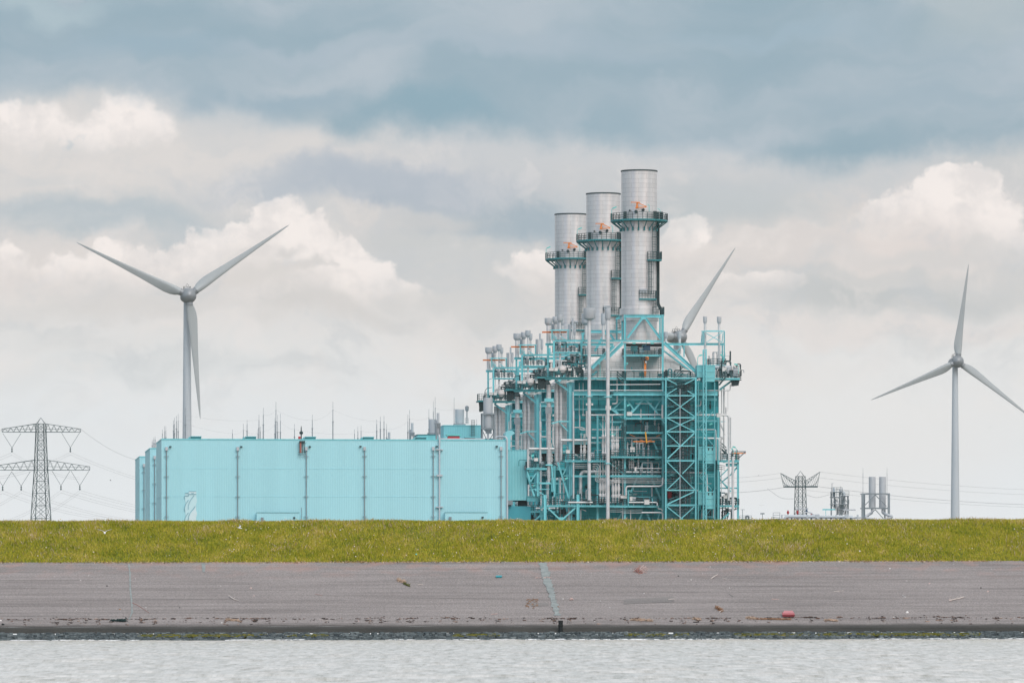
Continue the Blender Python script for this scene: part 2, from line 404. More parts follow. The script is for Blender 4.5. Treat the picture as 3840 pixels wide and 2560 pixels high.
bank = M('MULTIPLY', SS(dist, -.035, .10), SS(dist, 1.6, .6))
bank = M('MULTIPLY', bank, SS(M('ABSOLUTE', az), .5, .2))
nk = NOISE(VM('MULTIPLY', pS, (.55, 1.7, 0)), 1.5, 5, .5)
bc = MIX(SS(nk.outputs['Fac'], .36, .66), (152, 175, 188), (184, 195, 204))
for x, y, rx, ry, c, s in [(1.62,.46,.55,.12,(139,170,185),.9),(2.2,.50,.5,.09,(146,173,187),.7),(3.05,.58,.5,.12,(143,170,184),.8),(.55,.20,.6,.10,(152,177,192),.7),(1.0,.38,.4,.08,(146,172,188),.6),
                           (.1,.04,.45,.09,(182,199,206),.7),(3.7,.05,.4,.22,(196,202,203),.5),(2.0,.22,.8,.09,(176,190,202),.6),(1.15,.20,.5,.06,(178,191,202),.6),(3.4,.38,.6,.08,(160,180,193),.5),(2.9,.12,.6,.07,(162,184,198),.6)]:
    bc = MIX(M('MULTIPLY', blob(pS, x, y, rx, ry, 1., .1), s), bc, c)
colr = MIX(M('MULTIPLY', bank, .96), colr, bc)
sky = WN.new('ShaderNodeTexSky'); sky.sky_type = 'NISHITA'; sky.sun_disc = False
sky.sun_elevation = SUN_EL; sky.sun_rotation = SUN_AZ
b1 = WN.new('ShaderNodeBackground'); WL.new(sky.outputs[0], b1.inputs[0]); b1.inputs[1].default_value = .08
b2 = WN.new('ShaderNodeBackground'); WL.new(colr, b2.inputs[0]); 
gap = lambda a, w: SS(M('ABSOLUTE', M('SUBTRACT', az, R(a))), R(w), R(w*.35))
colr = MIX(M('MULTIPLY', gap(-141, 15), .9), colr, (118, 160, 205))      # unseen blue, white and pink sky strips added for reflections in the chimneys
colr = MIX(M('MULTIPLY', gap(-168, 9), .7), colr, (250, 244, 240)); colr = MIX(M('MULTIPLY', gap(138, 16), .7), colr, (246, 222, 212))
wm = WN.new('ShaderNodeMix'); wm.data_type = 'RGBA'; wm.blend_type = 'MULTIPLY'; wm.inputs[7].default_value = (1.0, .955, .90, 1); WL.new(colr, wm.inputs[6]); WL.new(wm.outputs[2], b2.inputs[0])
dots = VM('DOT_PRODUCT', tc.outputs['Generated'], tuple(sd))
WL.new(SS(dots, -.25, .75, 1.0, 1.72), b2.inputs[1]) 
WL.new(SS(dots, -.25, .5), wm.inputs[0])         # unseen sky on the sun side raised and warmed to add fill light
ms = WN.new('ShaderNodeMixShader'); ms.inputs[0].default_value = .94
WL.new(b1.outputs[0], ms.inputs[1]); WL.new(b2.outputs[0], ms.inputs[2])
wo = WN.new('ShaderNodeOutputWorld'); WL.new(ms.outputs[0], wo.inputs[0])
W.cycles.sampling_method = 'MANUAL'; W.cycles.sample_map_resolution = 1024
# ================================================================ land, dike and water
rng = np.random.default_rng(11)
def vnoise(x, y, seed, sc):
    """smooth value noise on a lattice"""
    x = np.asarray(x) / sc; y = np.asarray(y) / sc
    xi = np.floor(x).astype(np.int64); yi = np.floor(y).astype(np.int64); fx = x - xi; fy = y - yi
    def h(a, b):
        n = (a * 374761393 + b * 668265263 + seed * 144665) & 0x7fffffff
        n = ((n ^ (n >> 13)) * 1274126177) & 0x7fffffff
        return ((n ^ (n >> 16)) & 0xffff) / 65535.
    u = fx*fx*(3-2*fx); v = fy*fy*(3-2*fy)
    return (h(xi,yi)*(1-u)+h(xi+1,yi)*u)*(1-v)+(h(xi,yi+1)*(1-u)+h(xi+1,yi+1)*u)*v
def fbm(x, y, seed, sc, o=4):
    t = 0; a = .5
    for k in range(o): t = t + a * vnoise(x, y, seed + k*17, sc / 2**k); a *= .5
    return t
# cross-section of the dike: (distance, height above water); the picture's rows give the heights
TILT = 6.5 / 3840 / F * 1      # the crest climbs very slightly to the right
def prof(d):
    """height of the dike above the water"""
    K = [(300.,-.30),(303.2,0.0),(304.6,.36),(304.75,.38),(304.95,.62),(305.3,.72),(306.2,.90),(319.6,4.29),(319.9,4.36),(326.9,6.58),(327.6,6.66),(330.8,6.66),(350.,GZ)]
    xs, zs = zip(*K); return np.interp(d, xs, zs)
def skew(x): return x * .0016 * 1.0    # the water line and the crest are not quite parallel to the picture
def sheet(name, d0, d1, nd, x0, x1, nx, m, zoff=0., rough=0., rs=.3, seed=1, smooth=True):
    ds = np.linspace(d0, d1, nd); xs = np.linspace(x0, x1, nx)
    Xg, Dg = np.meshgrid(xs, ds); Z = prof(Dg) + zoff + skew(Xg)
    if rough: Z = Z + (fbm(Xg, Dg, seed, rs) - .45) * rough
    V = np.stack([Xg, Dg, Z], -1).reshape(-1, 3)
    i = np.arange(nd-1)[:, None]*nx + np.arange(nx-1)[None]
    Fc = np.stack([i, i+1, i+nx+1, i+nx], -1).reshape(-1, 4)
    return npobj(name, V, Fc, m, smooth)
def ground_mat(name, c0, c1_, sc, stretch, rough, bump, bsc, fine=.25):
    m = bpy.data.materials.new(name); N, L = nodes_of(m); b = N['Principled BSDF']; b.inputs['Roughness'].default_value = rough
    tcn = N.new('ShaderNodeTexCoord'); mp = N.new('ShaderNodeMapping'); L.new(tcn.outputs['Object'], mp.inputs[0]); mp.inputs['Scale'].default_value = stretch
    a = N.new('ShaderNodeTexNoise'); a.inputs['Scale'].default_value = sc; a.inputs['Detail'].default_value = 7; a.inputs['Roughness'].default_value = .6; L.new(mp.outputs[0], a.inputs['Vector'])
    f = N.new('ShaderNodeTexNoise'); f.inputs['Scale'].default_value = bsc; f.inputs['Detail'].default_value = 3; L.new(tcn.outputs['Object'], f.inputs['Vector'])
    r1 = N.new('ShaderNodeMapRange'); r1.inputs[1].default_value = .32; r1.inputs[2].default_value = .68; L.new(a.outputs['Fac'], r1.inputs[0])
    mx = N.new('ShaderNodeMix'); mx.data_type = 'RGBA'; mx.inputs[6].default_value = (*c0, 1); mx.inputs[7].default_value = (*c1_, 1); L.new(r1.outputs[0], mx.inputs[0])
    r2 = N.new('ShaderNodeMapRange'); r2.inputs[1].default_value = .25; r2.inputs[2].default_value = .75; r2.inputs[3].default_value = 1-fine; r2.inputs[4].default_value = 1+fine; L.new(f.outputs['Fac'], r2.inputs[0])
    mu = N.new('ShaderNodeMix'); mu.data_type = 'RGBA'; mu.blend_type = 'MULTIPLY'; mu.inputs[0].default_value = 1; L.new(mx.outputs[2], mu.inputs[6]); L.new(r2.outputs[0], mu.inputs[7])
    L.new(mu.outputs[2], b.inputs['Base Color'])
    bp = N.new('ShaderNodeBump'); bp.inputs['Strength'].default_value = bump; bp.inputs['Distance'].default_value = .03; L.new(f.outputs['Fac'], bp.inputs['Height']); L.new(bp.outputs[0], b.inputs['Normal'])
    return m, N, L, mu, b
ASPH, aN, aL, aMu, aB = ground_mat('weathered_asphalt', (.203, .182, .178), (.280, .252, .248), .9, (.12, 1.8, 1.8), .9, .6, 13, .42)
# long dark bands that follow the paving lanes, and a reddish bloom near the top edge
tcn = aN.new('ShaderNodeTexCoord'); mp = aN.new('ShaderNodeMapping'); aL.new(tcn.outputs['Object'], mp.inputs[0]); mp.inputs['Scale'].default_value = (.05, 1.5, 1.5)
nz = aN.new('ShaderNodeTexNoise'); nz.inputs['Scale'].default_value = 2.0; nz.inputs['Detail'].default_value = 5; nz.inputs['Roughness'].default_value = .7; aL.new(mp.outputs[0], nz.inputs['Vector'])
mr = aN.new('ShaderNodeMapRange'); mr.inputs[1].default_value = .50; mr.inputs[2].default_value = .72; mr.inputs[3].default_value = 1.04; mr.inputs[4].default_value = .62; aL.new(nz.outputs['Fac'], mr.inputs[0])
mm = aN.new('ShaderNodeMix'); mm.data_type = 'RGBA'; mm.blend_type = 'MULTIPLY'; mm.inputs[0].default_value = 1; aL.new(aMu.outputs[2], mm.inputs[6]); aL.new(mr.outputs[0], mm.inputs[7])
sx = aN.new('ShaderNodeSeparateXYZ'); aL.new(tcn.outputs['Object'], sx.inputs[0])
up = aN.new('ShaderNodeMapRange'); up.inputs[1].default_value = 315.5; up.inputs[2].default_value = 319.6; up.inputs[3].default_value = 0; up.inputs[4].default_value = .55; aL.new(sx.outputs[1], up.inputs[0])
rn = aN.new('ShaderNodeTexNoise'); rn.inputs['Scale'].default_value = .8; rn.inputs['Detail'].default_value = 6; aL.new(tcn.outputs['Object'], rn.inputs['Vector'])
rr = aN.new('ShaderNodeMapRange'); rr.inputs[1].default_value = .48; rr.inputs[2].default_value = .72; aL.new(rn.outputs['Fac'], rr.inputs[0])
ml = aN.new('ShaderNodeMath'); ml.operation = 'MULTIPLY'; aL.new(up.outputs[0], ml.inputs[0]); aL.new(rr.outputs[0], ml.inputs[1])
rd = aN.new('ShaderNodeMix'); rd.data_type = 'RGBA'; aL.new(ml.outputs[0], rd.inputs[0]); aL.new(mm.outputs[2], rd.inputs[6]); rd.inputs[7].default_value = (.42, .23, .19, 1); 
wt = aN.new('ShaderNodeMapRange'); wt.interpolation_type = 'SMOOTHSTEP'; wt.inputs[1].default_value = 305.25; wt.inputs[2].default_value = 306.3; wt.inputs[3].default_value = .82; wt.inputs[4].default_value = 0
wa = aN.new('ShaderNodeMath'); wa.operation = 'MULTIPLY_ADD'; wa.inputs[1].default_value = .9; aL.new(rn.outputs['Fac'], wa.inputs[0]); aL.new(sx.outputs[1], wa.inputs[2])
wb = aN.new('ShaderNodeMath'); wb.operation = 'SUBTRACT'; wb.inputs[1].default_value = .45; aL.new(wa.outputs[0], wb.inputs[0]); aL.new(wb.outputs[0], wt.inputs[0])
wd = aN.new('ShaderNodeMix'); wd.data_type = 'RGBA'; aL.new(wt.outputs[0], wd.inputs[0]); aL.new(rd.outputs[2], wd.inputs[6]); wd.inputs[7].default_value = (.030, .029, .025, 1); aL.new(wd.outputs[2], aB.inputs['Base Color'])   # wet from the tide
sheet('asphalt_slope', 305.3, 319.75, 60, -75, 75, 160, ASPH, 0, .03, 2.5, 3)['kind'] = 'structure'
TOEA, *_ = ground_mat('wet_shaded_asphalt_edge', (.016, .016, .013), (.036, .034, .029), 1.2, (.3, 1, 1), .6, .4, 12)  # tint holds damp and the shade of the steep toe face
sheet('asphalt_toe', 304.7, 305.3, 12, -75, 75, 160, TOEA, .003, .02, 1.5, 4)['kind'] = 'structure'
STON, *_ = ground_mat('dark_basalt_stone', (.06, .076, .084), (.13, .155, .165), 2.5, (1, 1, 1), .75, .6, 9, .4)
sheet('stone_shore', 299., 304.7, 50, -75, 75, 500, STON, -.06, .06, .5, 5, False)['kind'] = 'structure'
GRND, *_ = ground_mat('grass_soil', (.10, .115, .018), (.17, .17, .03), .25, (1, 1, 1), .95, .8, 6, .4)
sheet('grass_dike', 319.75, 350., 60, -110, 110, 220, GRND, 0, .05, 3, 6)['kind'] = 'structure'
FLAT, *_ = ground_mat('yard_ground', (.12, .125, .09), (.2, .19, .15), .02, (1, 1, 1), .95, .4, 1)
g = MB(); g.add([(-5000, 349.5, GZ), (5000, 349.5, GZ), (5000, 6000, GZ), (-5000, 6000, GZ)], [(0, 1, 2, 3)])
obj('ground', g, FLAT)['kind'] = 'structure'
# flanking dike far to both sides
for nm, a, b in (('far_dike', -3000., -74.), ('far_dike', 74., 3000.)):
    m = MB(); ks = [(299.,-.4),(304.7,.36),(305.3,.68),(319.75,4.3),(326.9,6.7),(330.8,6.8),(350,GZ)]
    for (d0, z0), (d1, z1) in zip(ks, ks[1:]):
        m.add([(a, d0, z0 + skew(a if abs(a) < 80 else math.copysign(75, a))), (b, d0, z0 + skew(b if abs(b) < 80 else math.copysign(75, b))), (b, d1, z1 + skew(b if abs(b) < 80 else math.copysign(75, b))), (a, d1, z1 + skew(a if abs(a) < 80 else math.copysign(75, a)))], [(0, 1, 2, 3)])
    o = obj('dike_beyond', m, GRND); o.data.materials.append(ASPH); o['kind'] = 'structure'
    for i, mi in enumerate((1, 1, 1, 0, 0, 0)): o.data.polygons[i].material_index = mi

# ---- water: one rippled sheet
xs = np.concatenate([np.linspace(-3000, -45, 30)[:-1], np.arange(-45, 45.01, .22), np.linspace(45, 3000, 30)[1:]])
ys = np.concatenate([np.linspace(-3000, 85, 30)[:-1], np.geomspace(85, 303.9, 640)])
Xg, Yg = np.meshgrid(xs, ys); Z = np.zeros_like(Xg)
wr = np.random.default_rng(5)
for k in range(46):
    lam = .42 * (10 ** wr.uniform(0, .95)); th = wr.normal(-math.pi/2 + .25, .55); ph = wr.uniform(0, 6.28); amp = .0030 * lam ** .85
    Z += amp * np.sin((Xg*math.cos(th) + Yg*math.sin(th)) * 2*math.pi/lam + ph) * (.5 + fbm(Xg, Yg, 40+k, 9, 2))
Z = np.where(Z > 0, Z*1.25, Z*.8)
fade = np.clip((306 - Yg) / 12, .25, 1) * (np.abs(Xg) < 46) * (Yg > 84)
Z = Z * fade + skew(np.clip(Xg, -75, 75)) * np.clip((Yg-85)/210, 0, 1)
V = np.stack([Xg, Yg, Z], -1).reshape(-1, 3); nx = len(xs); i = np.arange(len(ys)-1)[:, None]*nx + np.arange(nx-1)[None]
WATM = bpy.data.materials.new('silty_sea_water'); N, L = nodes_of(WATM); b = N['Principled BSDF']
b.inputs['Roughness'].default_value = .22; b.inputs['IOR'].default_value = 1.33
tcn = N.new('ShaderNodeTexCoord'); mp = N.new('ShaderNodeMapping'); mp.inputs['Scale'].default_value = (2.2, .13, 1); L.new(tcn.outputs['Object'], mp.inputs[0])
a = N.new('ShaderNodeTexNoise'); a.inputs['Scale'].default_value = 1.3; a.inputs['Detail'].default_value = 8; a.inputs['Roughness'].default_value = .72; L.new(mp.outputs[0], a.inputs['Vector'])
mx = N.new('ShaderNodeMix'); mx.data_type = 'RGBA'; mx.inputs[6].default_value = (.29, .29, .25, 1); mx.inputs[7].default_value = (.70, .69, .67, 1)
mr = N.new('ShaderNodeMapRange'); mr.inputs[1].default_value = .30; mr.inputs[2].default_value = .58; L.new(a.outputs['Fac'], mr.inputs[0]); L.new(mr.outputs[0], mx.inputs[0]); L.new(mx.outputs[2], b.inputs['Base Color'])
bp = N.new('ShaderNodeBump'); bp.inputs['Strength'].default_value = .25; bp.inputs['Distance'].default_value = .05; L.new(a.outputs['Fac'], bp.inputs['Height']); L.new(bp.outputs[0], b.inputs['Normal'])
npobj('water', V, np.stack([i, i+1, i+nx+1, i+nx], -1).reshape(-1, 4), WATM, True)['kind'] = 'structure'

# ---- basalt blocks along the water line, foam, weed: uncountable
def blocks(n, xr, dr, size, zoff=0, seed=1, flat=.6):
    r = np.random.default_rng(seed); x = r.uniform(*xr, n); d = r.uniform(*dr, n); s = size * r.uniform(.55, 1.5, n)
    z = prof(d) + skew(x) + zoff; V = []
    cube = np.array([(-1,-1,-1),(1,-1,-1),(1,1,-1),(-1,1,-1),(-1,-1,1),(1,-1,1),(1,1,1),(-1,1,1)], float)
    Vv = cube[None] * r.uniform(.7, 1.1, (n, 8, 1)) * np.stack([s*r.uniform(.8, 1.6, n), s, s*flat], -1)[:, None] * .5
    an = r.uniform(-.5, .5, n); c, t = np.cos(an)[:, None], np.sin(an)[:, None]
    Vx = Vv[..., 0]*c - Vv[..., 1]*t; Vy = Vv[..., 0]*t + Vv[..., 1]*c
    Vv = np.stack([Vx + x[:, None], Vy + d[:, None], Vv[..., 2] + z[:, None]], -1)
    fc = np.array([(3,2,1,0),(4,5,6,7),(0,1,5,4),(1,2,6,5),(2,3,7,6),(3,0,4,7)])
    return Vv.reshape(-1, 3), (fc[None] + (np.arange(n)*8)[:, None, None]).reshape(-1, 4)
def island_mat(name, cols, rough=.8):
    m = bpy.data.materials.new(name); N, L = nodes_of(m); b = N['Principled BSDF']; b.inputs['Roughness'].default_value = rough
    g = N.new('ShaderNodeNewGeometry'); r = N.new('ShaderNodeValToRGB'); L.new(g.outputs['Random Per Island'], r.inputs[0])
    e = r.color_ramp.elements
    while len(e) < len(cols): e.new(.5)
    for k, (p, c) in enumerate(cols): e[k].position = p; e[k].color = (*c, 1)
    L.new(r.outputs[0], b.inputs['Base Color']); return m
BAS = island_mat('basalt_blocks', [(0, (.045, .060, .068)), (.5, (.105, .13, .14)), (.95, (.17, .20, .21)), (1, (.30, .33, .34))])
v, f = blocks(9000, (-40, 40), (302.4, 304.72), .15, 0, 3, .7); npobj('basalt_blocks', v, f, BAS)['kind'] = 'stuff'
x = rng.uniform(-40, 40, 16000); keep = rng.uniform(0, 1, 16000) < np.clip((fbm(x, x*0+3, 77, 2.6, 4)-.45)*6, 0, 1); xk = x[keep]
ALG = island_mat('yellow_green_weed', [(0, (.07, .085, .02)), (.6, (.16, .16, .015)), (1, (.27, .22, .03))])
v, f = blocks(len(xk), (-1, 1), (303.80, 304.30), .09, .04, 4, .4); v = v.reshape(-1, 8, 3); v[..., 0] += (xk - v[..., 0].mean(1))[:, None]
v[..., 2] += skew(xk)[:, None]; npobj('green_weed', v.reshape(-1, 3), f, ALG)['kind'] = 'stuff'
# wrack line: brown weed left by the tide
n = 11000; x = rng.uniform(-40, 40, n); w = fbm(x, x*0, 31, 1.1, 4); keep = rng.uniform(0, 1, n) < np.clip((w-.44)*4.5, .10, .7); x = x[keep]; n = len(x)
lane = rng.uniform(0, 1, n); d = np.where(lane < .55, 307.15 + .16*(fbm(x, x*0+5, 33, 1.2, 3)-.45)*4 + rng.normal(0, .06, n), np.where(lane < .8, 306.6 + rng.normal(0, .22, n), rng.uniform(305.7, 307.6, n)))
x = np.where(lane > .55, np.round(x*1.3)/1.3 + rng.normal(0, .09, n), x)
v, f = blocks(n, (-1, 1), (306, 306.1), .045, 0, 6, .5); v = v.reshape(-1, 8, 3); c = v.mean(1, keepdims=True); v = (v - c) * (rng.gamma(1.6, .32, (n, 1, 1)) + .18) * np.array([1.5, 1, 1]) + np.stack([x, d, prof(d) + skew(x) + .02], -1)[:, None]
WRK = island_mat('dried_brown_weed', [(0, (.022, .018, .016)), (.5, (.06, .04, .034)), (.7, (.15, .085, .065)), (1, (.42, .30, .24))])
npobj('seaweed', v.reshape(-1, 3), f, WRK)['kind'] = 'stuff'
FOAM = mat('foam', (.80, .81, .82), .8, var=.05)
m = MB(); x = -40.
while x < 40:
    l = rnd.uniform(.5, 2.6)
    if fbm(np.array([x]), np.array([2.]), 9, 6, 3)[0] > .43:
        y = 302.75 + .5*fbm(np.array([x]), np.array([0.]), 19, 3, 3)[0]; q = []
        for k in range(9):
            t = k/8; h = .03 * math.sin(math.pi*t)**.5 * rnd.uniform(.5, 1.4) + .004; q.append((x + l*t, y + rnd.uniform(-.12, .12), skew(x) + .02, h))
        for (xa, ya, za, ha), (xb, yb, zb, hb) in zip(q, q[1:]):
            m.add([(xa, ya-.35, za-.03), (xb, yb-.35, zb-.03), (xb, yb, zb+hb), (xa, ya, za+ha), (xb, yb+.3, zb-.01), (xa, ya+.3, za-.01)], [(0, 1, 2, 3), (3, 2, 4, 5)], True)
    x += l * rnd.uniform(.7, 1.2)
obj('foam', m, FOAM)['kind'] = 'stuff'

# ---- grass: blades over the whole visible face of the dike
def blades(n, xr, dr, hmin, hmax, wid, seed, lean=.35, dens=None):
    r = np.random.default_rng(seed); x = r.uniform(*xr, n); d = r.uniform(*dr, n)
    if dens is not None:
        k = r.uniform(0, 1, n) < dens(x, d); x, d = x[k], d[k]; n = len(x)
    z = prof(d) + skew(x) - .02; h = r.uniform(hmin, hmax, n) * (.55 + .9*fbm(x, d, 51, 1.6, 3)); w = wid * r.uniform(.6, 1.4, n); a = r.uniform(-.9, .9, n)
    lx = r.normal(.10, lean, n)*h; ly = r.normal(0, lean, n)*h; dx = np.cos(a)*w/2; dy = np.sin(a)*w/2
    V = np.empty((n, 4, 3)); V[:, 0] = np.stack([x-dx, d-dy, z], -1); V[:, 1] = np.stack([x+dx, d+dy, z], -1)
    V[:, 2] = np.stack([x+lx*.45+dx*.8, d+ly*.45+dy*.8, z+h*.62], -1); V[:, 3] = np.stack([x+lx, d+ly, z+h], -1)
    Fc = np.stack([np.array([0, 1, 2, 3])]*n) + (np.arange(n)*4)[:, None]
    return V.reshape(-1, 3), Fc
def grass_mat(name, cols, patch):
    m = bpy.data.materials.new(name); N, L = nodes_of(m); b = N['Principled BSDF']; b.inputs['Roughness'].default_value = .7; b.inputs['Specular IOR Level'].default_value = .2
    g = N.new('ShaderNodeNewGeometry'); tcn = N.new('ShaderNodeTexCoord')
    nz = N.new('ShaderNodeTexNoise'); nz.inputs['Scale'].default_value = .6; nz.inputs['Detail'].default_value = 7; nz.inputs['Roughness'].default_value = .6; L.new(tcn.outputs['Object'], nz.inputs['Vector'])
    ma = N.new('ShaderNodeMapRange'); ma.inputs[1].default_value = .28; ma.inputs[2].default_value = .72; ma.inputs[3].default_value = -patch; ma.inputs[4].default_value = patch; L.new(nz.outputs['Fac'], ma.inputs[0])
    sm = N.new('ShaderNodeMath'); sm.operation = 'MULTIPLY_ADD'; sm.inputs[1].default_value = 1 - patch; L.new(g.outputs['Random Per Island'], sm.inputs[0])
    ad = N.new('ShaderNodeMath'); ad.operation = 'ADD'; ad.inputs[1].default_value = patch*.5; L.new(ma.outputs[0], ad.inputs[0]); L.new(ad.outputs[0], sm.inputs[2])
    r = N.new('ShaderNodeValToRGB'); L.new(sm.outputs[0], r.inputs[0]); e = r.color_ramp.elements
    while len(e) < len(cols): e.new(.5)
    for k, (p, c) in enumerate(cols): e[k].position = p; e[k].color = (*c, 1)
    L.new(r.outputs[0], b.inputs['Base Color']); return m
GRM = grass_mat('meadow_grass', [(0, (.13, .175, .014)), (.3, (.27, .29, .020)), (.6, (.41, .365, .032)), (.85, (.47, .38, .065)), (1, (.60, .46, .19))], .34)
v, f = blades(270000, (-52, 52), (319.7, 329.5), .09, .22, .045, 21); npobj('grass', v, f, GRM)['kind'] = 'stuff'
STR = grass_mat('dry_stalks', [(0, (.30, .20, .09)), (.6, (.50, .36, .20)), (1, (.72, .60, .48))], .1)
v, f = blades(52000, (-52, 52), (319.9, 329.), 0.16, .31, .020, 22, .3, lambda x, d: np.clip((fbm(x, d, 61, 2.6, 4)-.42)*3.2 + np.clip((d-325)/6, 0, .3), .03, 1)*.8)
npobj('dry_grass', v, f, STR)['kind'] = 'stuff'
DARKG = mat('dark_green_tufts', (.05, .09, .015), .8)
FLW = island_mat('flower_heads', [(0, (.55, .40, .02)), (.4, (.62, .45, .03)), (.45, (.75, .62, .54)), (1, (.88, .80, .76))])
n = 2600; x = rng.uniform(-50, 50, n); d = rng.uniform(320, 328.8, n); k = rng.uniform(0, 1, n) < np.clip((fbm(x, d, 83, 4, 3)-.3)*2.2, .1, 1); x, d = x[k], d[k]; n = len(x)
s = rng.uniform(.018, .042, n)[:, None]; z = prof(d) + skew(x) + rng.uniform(.10, .24, n); c = np.stack([x, d, z], -1)
oc = np.array([(1,0,0),(0,1,0),(-1,0,0),(0,-1,0),(0,0,1),(0,0,-1)], float); V = c[:, None] + oc[None]*s[:, None]
fc = np.array([(0,1,4),(1,2,4),(2,3,4),(3,0,4),(1,0,5),(2,1,5),(3,2,5),(0,3,5)])
npobj('meadow_flowers', V.reshape(-1, 3), (fc[None] + (np.arange(n)*6)[:, None, None]).reshape(-1, 3), FLW)['kind'] = 'stuff'
# pale dead stalks along the seam of grass and asphalt
v, f = blades(15000, (-50, 50), (319.5, 319.82), .03, .11, .06, 24, 1.2, lambda x, d: np.clip(fbm(x, d, 91, 1.5, 4)*1.6-.35, 0, 1)); npobj('dead_grass', v, f, STR)['kind'] = 'stuff'
# ================================================================ wind turbines
def turbine(name, hubpx, D, yaw, rot, Rr, towpx, label, basew=None, base_fence=False):
    hx, hy, hz = P(hubpx[0], hubpx[1], D)
    n = Vector((math.sin(yaw), -math.cos(yaw), 0))            # way the rotor faces
    tx = P(towpx, hubpx[1], D)[0]; ty = D + 4.2
    t = Thing(name, (tx, ty, GZ), label, 'wind turbine', 'wind turbines around the power station', grid=False)
    m = MB(); r0 = basew or 2.35; H = hz - 1.6
    m.lathe((tx, ty, 0), [(r0, GZ), (r0*.985, GZ+8), (r0*.93, GZ+24), (r0*.83, GZ+48), (r0*.70, GZ+75), (1.22, H)], 40); t.part('tower', m, TOWER)
    for q in (.10, .34, .62):
        m = MB(); z = GZ + (H-GZ)*q; rr = np.interp(z, [GZ, GZ+24, GZ+48, GZ+75, H], [r0, r0*.93, r0*.83, r0*.70, 1.22]); m.lathe((tx, ty, z), [(rr+.005, -.12), (rr+.05, -.1), (rr+.05, .1), (rr+.005, .12)], 40); t.part('tower_flange', m, TOWER)
    hub = Vector((hx, hy, hz)); ax = n
    side = Vector((math.cos(yaw), math.sin(yaw), 0)); up = Vector((0, 0, 1))
    def place(vs): return [tuple(hub + side*a + up*c - ax*b for a, b, c in [v])[0] if False else tuple(hub + side*v[0] - ax*v[1] + up*v[2]) for v in vs]
    m = MB(); l = MB(); prof = [(0.01, -2.75), (.7, -2.6), (1.5, -2.2), (2.3, -1.4), (2.75, -.4), (2.8, .4), (2.6, 1.2), (2.2, 1.75), (0.01, 1.8)]
    l.lathe((0, 0, 0), prof, 32, 'y'); l.v = place(l.v); t.part('hub', l, HUBM)
    l = MB(); l.lathe((0, 0, 0), [(0.01, 1.82), (2.25, 1.85), (2.35, 3), (2.25, 6.5), (1.9, 9.5), (1.2, 11.2), (.01, 11.6)], 28, 'y'); l.v = [(x, y, z*.98 - .05) for x, y, z in l.v]; l.v = place(l.v); nac = t.part('nacelle', l, HUBM)
    l = MB()
    for a, b in (((-1.2, 3, 2.4), (-1.2, 3, 3.3)), ((1.0, 3, 2.4), (1.0, 3, 3.3)), ((-1.2, 5, 2.4), (-1.2, 5, 3.3)), ((1.0, 5, 2.4), (1.0, 5, 3.3)), ((-1.4, 3, 2.75), (1.2, 3, 2.75)), ((-1.4, 3, 3.3), (1.2, 3, 3.3)), ((-1.2, 3, 3.3), (-1.2, 5, 3.3)), ((1.0, 3, 3.3), (1.0, 5, 3.3))): l.bar(a, b, .12)
    l.box((-1.7, 2.6, 2.25), (1.5, 5.3, 2.42)); l.tube([(-.1, 4, 3.2), (-.5, 4, 3.9), (0, 4, 4.4), (.5, 4, 3.9), (.1, 4, 3.2)], .06, 5)
    l.v = place(l.v); t.part('roof_mast', l, DARK, parent=None)
    # blades
    ST = [(2.9, 1.15, 1.15, 1.1), (3.5, 1.2, 1.35, 1.05), (4.6, 1.25, 1.9, .9), (6.2, 1.25, 2.3, .72), (8.5, 1.18, 2.45, .55), (12, 1.0, 2.2, .42), (18, .78, 1.72, .30), (26, .56, 1.22, .21), (34, .40, .78, .14), (40, .26, .46, .09), (43, .14, .22, .05), (44, .04, .05, .02)]
    for k in range(3):
        th = rot + k*2*math.pi/3; e = (math.cos(th), math.sin(th)); w = (-math.sin(th), math.cos(th)); b = MB(); n_ = 16; rings = []
        for r, le, te, tk in ST:
            rr = r * Rr / 44; ring = []; tw = R(16) * (1 - r/44)**2
            for q in range(n_):
                a = 2*math.pi*q/n_; c = math.cos(a); s = math.sin(a)
                u = (te if c > 0 else le) * c; v = tk * s * (1 - .55*max(0, c) if r > 4 else 1)
                u, v = u*math.cos(tw) - v*math.sin(tw), u*math.sin(tw) + v*math.cos(tw)
                pre = -.9 * (r/44)**2
                ring.append((e[0]*rr + w[0]*u, v + pre, e[1]*rr + w[1]*u))
            rings.append(ring)
        for g in rings: b.v.extend(g)
        for i in range(len(rings)-1):
            for q in range(n_): b.f.append([i*n_+q, i*n_+(q+1)%n_, (i+1)*n_+(q+1)%n_, (i+1)*n_+q]); b.sm.append(True)
        b.f.append([(len(rings)-1)*n_+q for q in range(n_)]); b.sm.append(False)
        b.v = place(b.v); t.part('blade', b, WHITE)
        c = MB(); c.tube([(e[0]*1.9, 0, e[1]*1.9), (e[0]*3.2, 0, e[1]*3.2)], 1.27, 20); c.tube([(e[0]*3.2, 0, e[1]*3.2), (e[0]*3.4, 0, e[1]*3.4)], 1.36, 20); c.v = place(c.v); t.part('blade_collar', c, HUBM)
    if base_fence:
        f = MB(); f.rail([(tx-6.2, ty-3, GZ+1.2), (tx-2.6, ty-3, GZ+1.2)], 1.1, .8, .09); f.box((tx-6.2, ty-3.2, GZ+1), (tx-2.4, ty-1, GZ+1.2)); t.part('entrance_landing', f, ORANGE)
        f = MB(); f.bar((tx-6, ty-3, GZ), (tx-6, ty-3, GZ+6.5), .09); f.bar((tx-4.4, ty-3, GZ), (tx-4.4, ty-3, GZ+5.2), .07); f.bar((tx-5, ty-3, GZ+5.1), (tx-3.6, ty-3, GZ+5.1), .1); t.part('lamp_post', f, GREY)
